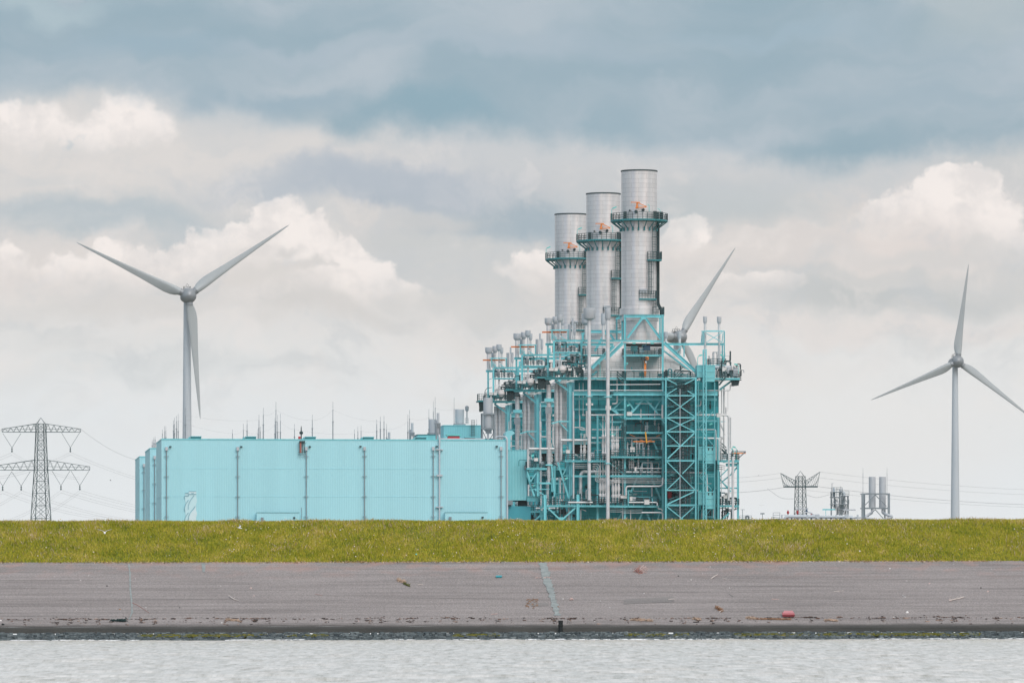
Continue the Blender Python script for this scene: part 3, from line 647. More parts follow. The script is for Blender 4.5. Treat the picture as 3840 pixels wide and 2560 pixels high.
        m = MB(); m.lathe((tx, ty, GZ), [(r0+.02, 0), (r0+.06, 0.02), (r0+.10, 7.6), (r0+.12, 8.2), (r0+.01, 8.3)], 40); t.part('base_ring', m, TOWER)
    return t
turbine('wind_turbine', (707, 1108), 2000, R(10), R(35.3), 43.6, 699, 'white wind turbine rising behind the long turquoise hall', 2.1)
turbine('wind_turbine', (2552, 1263), 2298, R(24), R(56.5), 44, 2538, 'wind turbine half hidden behind the steel boiler house and its chimneys', 2.2)
turbine('wind_turbine', (3591, 1355), 2520, R(10), R(83.6), 43.3, 3584.5, 'white wind turbine standing alone at the right, beyond the twin grey silencers', 2.3, True)

# ================================================================ electricity pylons
def lattice(m, lv, t, cross=True):
    """four-legged lattice body; lv = [(z, half width)] bottom to top about (0,0)"""
    for (z0, w0), (z1, w1) in zip(lv, lv[1:]):
        c0 = [(-w0,-w0,z0),(w0,-w0,z0),(w0,w0,z0),(-w0,w0,z0)]; c1_ = [(-w1,-w1,z1),(w1,-w1,z1),(w1,w1,z1),(-w1,w1,z1)]
        for k in range(4):
            j = (k+1) % 4; m.bar(c0[k], c1_[k], t*1.5); m.bar(c0[k], c1_[j], t*.7); m.bar(c0[j], c1_[k], t*.7); m.bar(c1_[k], c1_[j], t*.7)
def truss_arm(m, tip, rootb, roott, half, n, t):
    """tapering cross-arm from the body to a tip, two side faces"""
    tip = Vector(tip); tipt = tip + Vector((0, 0, half[1]))
    for s in (-1, 1):
        rb = Vector(rootb) + Vector((0, s*half[0], 0)); rt = Vector(roott) + Vector((0, s*half[0], 0)); tb = tip + Vector((0, s*.3, 0)); tt = tipt + Vector((0, s*.3, 0))
        m.bar(rb, tb, t*1.3); m.bar(rt, tt, t*1.1); m.bar(tb, tt, t)
        mid0 = rb.lerp(rt, .35); m.bar(mid0, tb.lerp(tt, .8), t*.5)
        for k in range(n):
            a, b_ = k/n, (k+1)/n; h = (a+b_)/2
            m.bar(rb.lerp(tb, a), rt.lerp(tt, h), t*.7); m.bar(rt.lerp(tt, h), rb.lerp(tb, b_), t*.7)
    for k in range(n+1):
        a = k/n; p = Vector(rootb).lerp(tip, a); w = half[0]*(1-a) + .3*a; m.bar(p + Vector((0, -w, 0)), p + Vector((0, w, 0)), t*.6)
D = 2000.; px = D / F
def k1(x, y): return x / 3.564, 1540 + y / 3.564
def LP(x, y, dy=0):
    a, b = k1(x, y); p = P(a, b, D); return (p[0], p[1] + dy, p[2])
bx, by = LP(547, 0)[0], D
t = Thing('electricity_pylon', (bx, by, GZ), 'tall dark lattice pylon with two wide cross-arms at the left edge', 'pylon', 'high voltage pylons', grid=False)
zz = lambda y: LP(0, y)[2]
hw = lambda y: np.interp(y, [165, 280, 790, 1475], [54, 55, 73, 109]) / 3.564 * px
m = MB(); ys = [1700, 1600, 1435, 1265, 1100, 940, 790, 655, 520, 395, 280, 172]
lattice(m, [(zz(y) , hw(y)*1.0) for y in ys], .16); TW = R(21.8); tc_, ts_ = math.cos(TW), math.sin(TW); m.v = [(x*tc_-y*ts_+bx, x*ts_+y*tc_+by, z) for x, y, z in m.v]
# inner ladder
m.bar((bx-.35, by, GZ), (bx-.35, by, zz(172)), .08); m.bar((bx+.35, by, GZ), (bx+.35, by, zz(172)), .08)
t.part('lattice_body', m, PYL)
m = MB(); w = hw(165)
for sx in (-1, 1):
    for sy in (-1, 1): m.bar((bx+sx*w, by+sy*w, zz(170)), (bx, by, zz(92)), .13)
t.part('peak', m, PYL)
for nm, yb, yt, tips, tt, n in (('upper_arm', 282, 172, (28, 1078), .9, 6), ('lower_arm', 790, 655, (-140, 1200), 1.0, 6)):
    for sx, tipx in ((-1, tips[0]), (1, tips[1])):
        m = MB(); r = hw(yb); tip = LP(tipx, yb); truss_arm(m, (tip[0], by, tip[2]), (bx+sx*r, by, zz(yb)), (bx+sx*r, by, zz(yt)), (r, 1.0*tt*1.2), n, .13); t.part('cross_arm', m, PYL)
VS = [(38, 300, 160, 492, 280), (822, 290, 940, 490, 1065), (157, 810, 283, 1002, 405), (695, 800, 815, 997, 935), (950, 800, 1067, 997, 1190), (-85, 810, 36, 1005, 157)]
ends = []
for a, y0, b_, y1, c in VS:
    m = MB(); p, q, r = LP(a, y0), LP(b_, y1), LP(c, y0); m.bar(p, q, .12); m.bar(q, r, .12); m.lathe((q[0], q[1], q[2]-1.6), [(.05, 0), (.35, .3), (.1, .8), (.3, 1.2), (.05, 1.6)], 8); t.part('insulator_string', m, PYL); ends.append((q[0], q[1], q[2]-1.6))
# conductors: one sagging pair per string, running away to the right and towards the left
def cable(name, a, b_, sag, r, label, group, n=26):
    m = MB(); a = Vector(a); b_ = Vector(b_); pts = []
    for k in range(n+1):
        u = k/n; p = a.lerp(b_, u); p.z -= sag*4*u*(1-u); pts.append(p)
    base = tuple(a); m.tube(pts, r, 4); m.shift(base); o = obj(name, m, WIREM); o.location = base; tag(o, label, 'cable', group); return o
CR = .032
def bundle(q, far, sag, label, near=False):
    for dz in (0, -.9): cable('overhead_cable', (q[0], q[1], q[2]+dz), (far[0], far[1], far[2]+dz), sag, CR, label, 'power cables of the left pylon')
tgt = [(0, 1660), (0, 1700), (560, 1690), (560, 1760)]
places = ['outer left string of the upper arm', 'right string of the upper arm', 'inner left string of the lower arm', 'inner right string of the lower arm', 'outer right string of the lower arm', 'outer left string of the lower arm']
for (q, pl, fr, fl) in zip(ends, places, [(300, 1790), (700, 1830), (600, 1960), (760, 1945), (780, 1925), (420, 1940)], [(-260, 1740), (-120, 1790), (-200, 1930), (-60, 1960), (-20, 1985), (-320, 1900)]):
    bundle(q, P(fr[0], fr[1], 2750), 2, f'thin twin cable running right from the {pl}')
    bundle(q, P(fl[0], fl[1], 2500), 3, f'thin twin cable running left from the {pl}')
tp = LP(1065, 232); cable('overhead_cable', tp, P(640, 1725, 2750), 5, .05, 'single earth wire falling right from the tip of the upper pylon arm', 'power cables of the left pylon')
tp = LP(35, 240); cable('overhead_cable', tp, P(-60, 1600, 2400), 2, .05, 'single earth wire leaving left from the tip of the upper pylon arm', 'power cables of the left pylon')

# right-hand pylon: a Y-shaped head
D2 = 2400.
def k4(x, y): return 2740 + x / 3.36, 1700 + y / 3.36
def RP(x, y, dy=0):
    p = P(*k4(x, y), D2); return (p[0], p[1]+dy, p[2])
bx2 = RP(879, 0)[0]; z2 = lambda y: RP(0, y)[2]; hw2 = lambda y: np.interp(y, [285, 420, 765], [45, 50, 59]) / 3.36 * D2 / F
t = Thing('electricity_pylon', (bx2, D2, GZ), 'squat lattice pylon with a Y shaped head behind the white pipeline', 'pylon', 'high voltage pylons', grid=False)
m = MB(); lattice(m, [(z2(y), hw2(y)) for y in (900, 765, 690, 610, 530, 420, 350, 285)], .16); m.v = [(x*tc_-y*ts_+bx2, x*ts_+y*tc_+D2, z) for x, y, z in m.v]; t.part('lattice_body', m, PYL)
m = MB(); w = hw2(285)
for sx in (-1, 1):
    for sy in (-1, 1): m.bar((bx2+sx*w, D2+sy*w, z2(285)), (bx2, D2, z2(220)), .14)
t.part('peak', m, PYL)
for sx, (tx_, ty_), (bx_, by_) in ((-1, (628, 246), (668, 424)), (1, (1125, 230), (1092, 410))):
    m = MB(); r = hw2(400); T_ = Vector(RP(tx_, ty_)); B_ = Vector(RP(bx_, by_))
    for sy in (-1, 1):
        o = Vector((0, sy*r*.8, 0)); rb = Vector((bx2+sx*r, D2, z2(412))) + o; rt = Vector((bx2+sx*r, D2, z2(350))) + o; t1 = T_ + o*.2; b1 = B_ + o*.5
        m.bar(rb, b1, .22); m.bar(rt, t1, .16); m.bar(rb, t1, .16); m.bar(b1, t1, .10)
        for k in range(6):
            a0, a1 = k/6, (k+1)/6; m.bar(rt.lerp(t1, a0), rb.lerp(t1, (a0+a1)/2), .09); m.bar(rb.lerp(t1, (a0+a1)/2), rt.lerp(t1, a1), .09)
            m.bar(rb.lerp(b1, a0), rb.lerp(t1, a1), .06); m.bar(rb.lerp(b1, a1), b1.lerp(t1, a0), .06)
    t.part('head_arm', m, PYL)
m = MB(); m.box((RP(668, 0)[0], D2-1.4, z2(426)), (RP(1095, 0)[0], D2+1.4, z2(410))); t.part('cross_beam', m, PYL)
for (x0, y0), (x1, y1), D9, sag, lab in (((1125, 230), (3898, 460), 2700, 1.2, 'single earth wire from the right tip of the Y shaped pylon'), ((1090, 300), (3898, 522), 2700, 1.2, 'second wire below the right tip of the Y shaped pylon'),
        ((1090, 412), (3898, 645), 2700, 1.5, 'heavy conductor leaving right from the beam of the Y shaped pylon'), ((960, 460), (3898, 680), 2700, 1.2, 'lower conductor leaving right behind the process tower'),
        ((628, 246), (-700, 310), 2000, 1, 'single earth wire from the left tip of the Y shaped pylon'), ((668, 300), (-700, 360), 2000, 1, 'second wire below the left tip of the Y shaped pylon'),
        ((668, 424), (-700, 470), 2000, 1.4, 'heavy conductor leaving left from the beam of the Y shaped pylon')):
    a = P(*k4(x0, y0), D2); b_ = P(*k4(x1, y1), D9); cable('overhead_cable', a, b_, sag, .04 if 'heavy' not in lab else .07, lab, 'power cables of the right pylon')
for (x0, y0), (xm, ym), (x1, y1), lab in (((460, 440), (640, 570), (810, 568), 'jumper loop hanging left of the Y shaped pylon'), ((960, 520), (1080, 560), (1250, 515), 'jumper loop hanging right of the Y shaped pylon')):
    pts = bend([P(*k4(x0, y0), D2), P(*k4(xm, ym), D2), P(*k4(x1, y1), D2)], 30, 8); m = MB(); m.tube(pts, .06, 4); bs = tuple(pts[0]); m.shift(bs); o = obj('jumper_cable', m, WIREM); o.location = bs; tag(o, lab, 'cable', 'power cables of the right pylon')

# ================================================================ small works on the right: twin silos, process tower, pipeline
DS = 1350.
def SP(x, y, dy=0):
    p = P(*k4(x, y), DS); return (p[0], p[1]+dy, p[2])
pm = DS / F / 3.36
t = Thing('silencer_pair', (SP(1815, 0)[0], DS, GZ), 'two upright grey silencers in a grey steel frame, bent pipes below', 'silencer', None, grid=False)
for xc in (1783, 1913):
    m = MB(); c = SP(xc, 683); h = SP(0, 293)[2] - c[2]; r = 43*pm; m.lathe(c, [(r*.35, -.25), (r*.98, 0), (r, .1), (r, h), (r*.9, h), (r*.88, h-.6), (.01, h-.6)], 28); t.part('silencer', m, SIL)
for x in (1655, 1985):
    m = MB()
    m.bar(SP(x, 505, -2.2), (SP(x, 0)[0], DS-2.2, GZ), .55, .5); t.part('post', m, GREY)
m = MB(); m.bar(SP(1950, 505, 2.2), (SP(1950, 0)[0], DS+2.2, GZ), .36, .4); t.part('post', m, GREY)
m = MB(); m.bar(SP(1688, 505, 2.2), (SP(1688, 0)[0], DS+2.2, GZ), .5, .5); t.part('post', m, GREY)
for y in (508, 688):
    for dy in (-2.2, 2.2):
        m = MB(); m.bar(SP(1640, y, dy), SP(1998, y, dy), .26, .3); t.part('beam', m, GREY)
for a, b_ in (((1815, 520), (1672, 665)), ((1815, 520), (1955, 665)), ((1815, 705), (1690, 830)), ((1815, 705), (1925, 830))):
    m = MB(); m.bar(SP(*a, -2), SP(*b_, -2), .2); t.part('brace', m, GREY)
for s, xs_ in ((1, [(1783, 690), (1783, 745), (1700, 785), (1690, 810), (1790, 828), (1835, 838)]), (-1, [(1915, 690), (1915, 745), (1960, 775), (2015, 785), (2025, 800), (1915, 835)])):
    m = MB(); m.tube(bend([SP(x, y, -2.6 if i > 1 else 0) for i, (x, y) in enumerate(xs_)], 1.2), .32, 10); t.part('pipe', m, SIL)
for x in (1667, 1970):
    m = MB(); m.tube([SP(x, 505), SP(x, 240)], .05, 5); m.tube([SP(x, 240), SP(x, 180)], .025, 4); t.part('lightning_rod', m, GREY)
DP = 1500.
def TP(x, y, dy=0):
    p = P(*k4(x, y), DP); return (p[0], p[1]+dy, p[2])
t = Thing('process_tower', (TP(1370, 0)[0], DP, GZ), 'small process tower with white columns in an open teal steel frame', 'process plant', None, grid=False)
for x in (1268, 1375, 1400, 1478):
    for dy in (-2, 2):
        m = MB(); m.bar((TP(x, 0)[0]+dy*.1, DP+dy, GZ), TP(x+dy, 480 if x < 1390 else 530, dy), .28); t.part('post', m, GREY)
for y, x0, x1 in ((480, 1262, 1400), (545, 1255, 1400), (635, 1255, 1485), (530, 1395, 1485), (700, 1260, 1480)):
    m = MB(); m.box(TP(x0, y, -2.3), TP(x1, y+9, 2.3)); d_ = t.part('deck', m, GREY)
    m = MB(); m.rail([TP(x0, y, -2.3), TP(x1, y, -2.3)], 1.1, 1.4, .07); t.part('railing', m, RAILM, parent=None)
for xc, y0, y1, r in ((1300, 428, 545, 17), (1425, 485, 640, 22), (1408, 640, 770, 26), (1312, 560, 700, 14), (1345, 650, 770, 16), (1385, 445, 520, 12), (1450, 640, 770, 14)):
    m = MB(); c = TP(xc, y1); h = TP(0, y0)[2] - c[2]; m.lathe(c, [(r*pm*1.1, 0), (r*pm*1.1, h-.4), (r*pm*.8, h), (.01, h+.15)], 16); t.part('column', m, TOWER)
for pts in ([(1270, 500), (1270, 375), (1290, 375)], [(1380, 470), (1380, 415)], [(1330, 560), (1350, 620), (1330, 690)], [(1410, 770), (1440, 700), (1450, 650)], [(1290, 690), (1320, 700), (1330, 760)]):
    m = MB(); m.tube([TP(x, y, -2.4) for x, y in pts], .14, 6); t.part('pipe', m, STEEL)
m = MB(); m.lathe(TP(1392, 462), [(.01, -.6), (.4, -.4), (.55, 0), (.4, .4), (.01, .6)], 12); t.part('drum', m, SIL)
for a, b_ in (((1262, 545), (1375, 635)), ((1375, 545), (1262, 635)), ((1262, 640), (1375, 760)), ((1400, 640), (1478, 760)), ((1400, 540), (1478, 630))):
    m = MB(); m.bar(TP(*a, -2.1), TP(*b_, -2.1), .14); t.part('brace', m, GREY)
t = Thing('pipeline', (SP(1100, 0)[0], DS-8, GZ), 'thick white pipeline above the dike crest, bent down at its left end', 'pipeline', None, grid=False)
def PP(x, y, dy=0):
    p = P(*k4(x, y), DS-8); return (p[0], p[1]+dy, p[2])
m = MB(); m.tube(bend([PP(672, 880), PP(690, 792), PP(1540, 800)], 2.4, 6), 21*pm, 14); t.part('pipe', m, TOWER)
m = MB(); m.tube(bend([PP(640, 772), PP(1120, 772)], 1), 3*pm, 8); t.part('pipe', m, TOWER)
m = MB(); m.tube(bend([PP(930, 740, 2), PP(1010, 735, 2), PP(1060, 775, 2), PP(1130, 775, 2)], 2), 8*pm, 8); t.part('pipe', m, SIL)
m = MB(); m.tube(bend([PP(1440, 812, -1), PP(1640, 805, -1)], 1), 10*pm, 8); t.part('pipe', m, TOWER)
for x in (640, 960, 1085, 1325, 1455, 1595):
    m = MB(); w = .9 if x in (1085, 1455) else .35; m.box((PP(x, 0)[0]-w/2, DS-10.2, GZ), (PP(x, 0)[0]+w/2, DS-9.2, PP(0, 765 if w > .5 else 770)[2])); t.part('support', m, TOWER)
for x in range(700, 1560, 62):
    m = MB(); m.lathe((PP(x, 0)[0], DS-10.5, PP(0, 846)[2]), [(.2, 0), (.2, .3), (.32, .35), (.14, .5), (.24, .65), (.01, .7)], 8); t.part('valve', m, BLUEM if x % 4 else GREY)
for x, y, c in ((730, 715, REDM), (850, 715, REDM), (1030, 745, REDM), (965, 700, BLUEM)):
    m = MB(); p = PP(x, y, 3); m.lathe((p[0], p[1], p[2]-.5), [(.1, -2.2), (.12, -.3), (.28, -.1), (.3, .2), (.12, .35), (.2, .5), (.01, .6)], 10); t.part('valve_actuator', m, c)
for x, y in ((1210, 700), (1470, 705), (870, 690)):
    m = MB(); p = PP(x, y, 4); m.bar((p[0], p[1], GZ), p, .12); m.bar((p[0]-.8, p[1], p[2]), (p[0]+2.2, p[1], p[2]), .3); q = obj('lamp_post', m.shift((p[0], p[1], GZ)), TEAL if x == 1210 else SIL); q.location = (p[0], p[1], GZ)
    tag(q, {1210: 'short lamp post with a flat turquoise head left of the process tower', 1470: 'short lamp post with a white arm at the right foot of the process tower', 870: 'lamp arm in front of the Y shaped pylon'}[x], 'lamp post', 'lamp posts by the pipeline')
# odd small things right of the boiler house
for x, y0, lab in ((150, 700, 'thin mast just right of the boiler house foot'), (400, 750, 'small post with a head standing alone behind the crest'), (537, 795, 'thin post left of the pipeline')):
    m = MB(); p = SP(x, y0); m.bar((p[0], p[1], GZ), p, .14); m.bar((p[0]-.5, p[1], p[2]-.1), (p[0]+.5, p[1], p[2]-.1), .3 if x == 400 else .1); m.shift((p[0], p[1], GZ)); o = obj('post', m, GREY); o.location = (p[0], p[1], GZ); tag(o, lab, 'post')
t = Thing('pump_skid', (SP(190, 0)[0], DS-5, GZ), 'small teal pump skid at the right foot of the boiler house', 'pump', None, grid=False)
m = MB(); m.box(SP(120, 880, -5), SP(240, 828, -3)); t.part('tank', m, TEAL)
m = MB(); m.tube(bend([SP(182, 830, -5), SP(182, 790, -5), SP(215, 790, -5), SP(215, 830, -5)], .5), .2, 8); t.part('pipe', m, GREY)
m = MB(); m.rail([SP(100, 845, -5.5), SP(250, 845, -5.5)], 1.1, 1.2, .07); t.part('railing', m, RAILM)
t = Thing('yard_railing', (SP(570, 0)[0], DS-4, GZ), 'low railing on a sloping walkway left of the pipeline', 'railing', None, grid=False)
m = MB(); m.rail([SP(525, 838, -4), SP(610, 838, -4)], 1.7, 1.2, .1); t.part('guard_rail', m, GREY)
m = MB(); m.bar(SP(260, 848, -4), SP(620, 826, -4), .25, .8); t.part('walkway', m, GREY)
# ================================================================ turbine halls
HL = -10.                                            # grid depth of the hall fronts
zt = A(*h2(400, 428), HL)[2]
x0h, x1h = A(605.8, 1700, HL)[0], A(1902, 1700, HL)[0]
HD = 24.
def rib_wall(m, p0, p1, z0, z1, outn, pitch=.40, dep=.015):
    """ribbed sheeting from p0 to p1 (x, y), outward normal outn"""
    p0 = Vector((*p0, 0)); p1 = Vector((*p1, 0)); L_ = (p1-p0).length; n = max(1, round(L_/pitch)); u = (p1-p0)/n; o = Vector((*outn, 0))*dep
    pts = []
    for k in range(n):
        a = p0 + u*k; pts += [a, a + u*.62, a + u*.70 - o, a + u*.92 - o]
    pts.append(p1); b = len(m.v)
    for p in pts: m.v.append((p.x, p.y, z0)); m.v.append((p.x, p.y, z1))
    for i in range(len(pts)-1): m.f.append([b+2*i, b+2*i+2, b+2*i+3, b+2*i+1]); m.sm.append(False)
def hall_thing(k, label):
    off = STEP * k
    t = Thing('turbine_hall', (x0h, HL + off, GZ), label, 'industrial hall', 'turquoise turbine halls')
    m = MB(); y = HL + off
    rib_wall(m, (x0h, y), (x1h, y), GZ, zt, (0, -1)); rib_wall(m, (x1h, y), (x1h, y+HD), GZ, zt, (1, 0)); rib_wall(m, (x1h, y+HD), (x0h, y+HD), GZ, zt, (0, 1)); rib_wall(m, (x0h, y+HD), (x0h, y), GZ, zt, (-1, 0))
    t.part('wall', m, HALL)
    m = MB(); m.box((x0h+.1, y+.1, zt-.25), (x1h-.1, y+HD-.1, zt-.10)); t.part('roof', m, GREY)
    m = MB()
    for a, b_ in (((x0h-.06, y-.06), (x1h+.06, y+.12)), ((x0h-.06, y+HD-.12), (x1h+.06, y+HD+.06)), ((x0h-.06, y+.12), (x0h+.12, y+HD-.12)), ((x1h-.12, y+.12), (x1h+.06, y+HD-.12))): m.box((*a, zt-.12), (*b_, zt+.08))
    t.part('parapet_trim', m, TEAL)
    # seams where the sheets overlap
    m = MB()
    for zy in (750, 1058):
        z = A(*h2(400, zy), HL)[2]; m.box((x0h-.03, y-.03, z-.03), (x1h+.03, y+.02, z+.03)); m.box((x0h-.03, y, z-.03), (x0h+.02, y+HD, z+.03))
    t.part('sheet_seam', m, HALL)
    return t
halls = [hall_thing(0, 'nearest long turquoise hall with ribbed walls and a spiral emblem'), hall_thing(1, 'middle turquoise hall showing only its left end behind the nearest hall'), hall_thing(2, 'farthest turquoise hall, leftmost strip behind the other two')]
def downpipe(t, off, px_, top=515, conv=h2):
    x = A(*conv(px_, 0), HL)[0]; y = HL + off - .28; z1 = A(*conv(px_, top), HL)[2]
    m = MB(); m.tube([(x, y, z1-.6), (x, y, GZ)], .085, 10); o = t.part('downpipe', m, GREY)
    m = MB(); m.box((x-.22, y-.2, z1-.62), (x+.22, y+.2, z1)); t.part('rainwater_hopper', m, SIL)
    for k in range(8):
        m = MB(); z = z1 - 1.6 - k*(z1-GZ)/8.2; m.bar((x-.42, y+.06, z), (x+.42, y+.06, z), .05, .16); t.part('pipe_bracket', m, GREY)
for q in (425, 1209, 1965): downpipe(halls[0], 0, q)
for q in (373, 1130, 1878): downpipe(halls[0], 0, q, 572, h3)
for k in (1, 2): downpipe(halls[k], STEP*k, 425)
t = halls[0]
x = A(*h3(1198, 0), HL)[0]; y = HL - .34; m = MB(); z1 = A(*h3(0, 440), HL)[2]; m.tube(bend([(x, y+1.6, z1), (x, y, z1), (x, y, GZ)], .5), .15, 10); t.part('downpipe', m, TOWER, 'wider pale pipe running the full height of the wall')
for zy in (600, 1233): m = MB(); z = A(*h3(0, zy), HL)[2]; m.box((x-.6, y-.2, z-.09), (x+.6, y+.3, z+.09)); t.part('pipe_bracket', m, TOWER)
m = MB()
m.box((x-.5, y-.3, A(*h3(0, 895), HL)[2]), (x+.5, y+.2, A(*h3(0, 875), HL)[2])); t.part('pipe_bracket', m, TOWER)
x = A(*h3(1945, 0), HL)[0]; zr = A(*h3(0, 468), HL)[2]
m = MB(); m.tube(bend([A(*h3(1820, 475), -9), A(*h3(1840, 458), -9), A(*h3(1945, 460), HL-.25), (x+.05, HL-.25, GZ+.5)], .7), .16, 8); t.part('downpipe', m, TOWER, 'pale pipe down the right corner of the hall')
for q, cv in ((468, h2), (1249, h2), (2005, h2), (330, h3), (1170, h3), (1833, h3)):
    p = A(*cv(q, 511 if cv is h2 else 567), HL-.3); m = MB(); m.box((p[0]-.2, HL-.36, p[2]-.10), (p[0]+.18, HL-.06, p[2]+.10)); m.bar((p[0]-.1, HL-.4, p[2]-.16), (p[0]-.1, HL-.4, p[2]+.06), .08); t.part('floodlight', m, DARK)
# low porches at the foot of the wall
for nm, xa, xb, ya, cv, lx_, col in (('porch', 1420, 1890, 1240, h2, 1833, 0), ('porch', 1262, 1732, 1296, h3, 1675, 0)):
    a = A(*cv(xa, ya), HL-2); b_ = A(*cv(xb, ya), HL-2); m = MB(); zz_ = a[2]
    rib_wall(m, (a[0], HL-2), (b_[0], HL-2), GZ, zz_, (0, -1)); rib_wall(m, (a[0], HL), (a[0], HL-2), GZ, zz_, (-1, 0)); rib_wall(m, (b_[0], HL-2), (b_[0], HL), GZ, zz_, (1, 0)); o = t.part('porch', m, HALL); m = MB(); m.box((a[0], HL-1.98, zz_-.05), (b_[0], HL-.02, zz_)); t.part('porch_roof', m, DARK)
    m = MB(); m.box((a[0]-.05, HL-2.08, zz_), (b_[0]+.05, HL-2, zz_+.12)); t.part('porch_trim', m, mat('porch_trim_paint', (.22, .50, .56), .6))
    p = A(*cv(lx_, 1295 if cv is h2 else 1350), HL-2.1); m = MB(); m.box((p[0]-.18, HL-2.25, p[2]-.14), (p[0]+.18, HL-2.04, p[2]+.14)); t.part('wall_lamp', m, DARK)
    p = A(*cv(1480 if cv is h2 else 1318, 1310 if cv is h2 else 1362), HL-2.1); m = MB(); m.box((p[0]-.22, HL-2.3, p[2]-.3), (p[0]+.22, HL-2.04, p[2]+.3)); t.part('meter_box', m, GREY)
p = A(*h2(1914, 1180), HL-.2); m = MB(); m.tube([p, (p[0], HL-.2, GZ)], .04, 5); t.part('lightning_conductor', m, GREY)
# access ladder bay near the roof edge
m = MB(); xa, xb = A(*h2(1877, 0), HL)[0], A(*h2(1960, 0), HL)[0]
for zy in (470, 568, 594): z = A(*h2(0, zy), HL)[2]; m.bar((xa, HL-.5, z), (xb, HL-.5, z), .07)
for q in (1890, 1920, 1942): xx = A(*h2(q, 0), HL)[0]; m.bar((xx, HL-.5, A(*h2(0, 580), HL)[2]), (xx, HL-.5, A(*h2(0, 448), HL)[2]), .09)
m.box((A(*h2(1888, 0), HL)[0], HL-.9, A(*h2(0, 458), HL)[2]), (A(*h2(1950, 0), HL)[0], HL-.1, A(*h2(0, 444), HL)[2])); t.part('ladder_bay', m, DARK)
xx = A(*h2(1900, 0), HL)[0]; m = MB(); m.tube([(xx, HL-.55, A(*h2(0, 575), HL)[2]), (xx, HL-.55, A(*h2(0, 445), HL)[2])], .16, 8); t.part('riser_pipe', m, mat('faded_red_paint', (.42, .14, .11), .6))
xx = A(*h2(1914, 0), HL)[0]; m = MB(); m.lathe((xx, HL+1, zt), [(.1, 0), (.1, .9), (.3, 1.0), (.34, 1.3), (.1, 1.5), (.08, 2.1), (.01, 2.4)], 10); t.part('roof_outlet', m, DARK)
m = MB(); m.box((A(*h2(1882, 0), HL)[0], HL+.6, zt+.1), (A(*h2(1905, 0), HL)[0], HL+1.4, zt+.55)); t.part('hose_box', m, REDM)
# spiral emblem: pale twisted strands on the wall
EMB = mat('pale_emblem_panel', (.56, .79, .84), .6, var=.03); EMB2 = mat('white_emblem_panel', (.66, .81, .85), .6, var=.03); LINE = mat('emblem_outline', (.24, .46, .54), .6)
y = HL - .03
def E(zx, zy): p = A(660 + zx/5.975, 1820 + zy/5.975, HL); return (p[0], p[2])
def strand(pts, mt, d): m = MB(); m.prism([E(*p) for p in pts][::-1], y-.04-d, y-d); t.part('emblem', m, mt)
strand([(205,168),(285,168),(285,128),(455,128),(455,270),(470,300),(470,360),(452,405),(452,560),(470,600),(470,650),(452,700),(452,830),(185,830),(195,740),(215,680),(205,590),(185,540),(187,490),(205,430),(212,370),(200,300),(190,290),(190,230),(205,225)], EMB, 0)
strand([(440,475),(452,560),(470,600),(470,650),(452,700),(452,830),(280,830),(290,720),(320,640),(380,560)], EMB2, .042)
strand([(285,130),(455,130),(455,186),(285,186)], EMB2, .042)
def line(pts, w=.12):
    m = MB(); q = [(E(*p)[0], y-.10, E(*p)[1]) for p in pts]
    for a, b_ in zip(q, q[1:]): m.bar(a, b_, w, .04)
    t.part('emblem_line', m, LINE)
for pts in ([(285,128),(450,128)], [(205,168),(280,168)], [(278,240),(275,200),(285,190),(452,190)], [(195,290),(190,240),(200,230),(270,228)], [(405,215),(350,290),(300,370),(275,450),(275,530)], [(280,320),(230,390),(200,460),(190,520),(200,575)], [(430,460),(380,530),(320,600),(285,680),(272,770)], [(280,600),(235,660),(205,720),(192,780)], [(345,160),(370,180),(395,160)]): line(pts)

# ---- roof vents on the nearest hall
for n_, (q, cv) in enumerate([(748, h2), (1352, h2), (2010, h2), (415, h3), (993, h3), (1533, h3)]):
    p = A(*cv(q, 0), HL+4); z = zt; b = (p[0], HL+4, z)
    if n_ == 0:
        t = Thing('roof_ventilator', b, 'x', 'roof ventilator', 'roof ventilators of the nearest hall')
        m = MB(); m.box((b[0]-.85, b[1]-.8, z-.1), (b[0]+.9, b[1]+.8, z+.50)); t.part('vent_body', m, TEAL2)
        m = MB(); m.box((b[0]-.93, b[1]-.95, z+.51), (b[0]+.98, b[1]+.95, z+.62)); t.part('vent_hood', m, TEAL)
        m = MB(); m.box((b[0]-1.45, b[1]-.4, z-.1), (b[0]-.94, b[1]+.4, z+.3)); m.box((b[0]-1.25, b[1]-.5, z+.3), (b[0]-.94, b[1]+.5, z+.5)); t.part('intake', m, TEAL)
        v0 = t.o
    o = v0 if n_ == 0 else copy_tree(v0); o.location = G2W(b)
    o['label'] = ['teal roof ventilator in front of the turbine tower, leftmost on the hall', 'teal roof ventilator behind the second downpipe', 'teal roof ventilator beside the red hose box on the roof edge', 'teal roof ventilator near the middle of the hall roof', 'teal roof ventilator below the small twin silencers', 'teal roof ventilator in front of the higher roof block, rightmost on the hall'][n_]
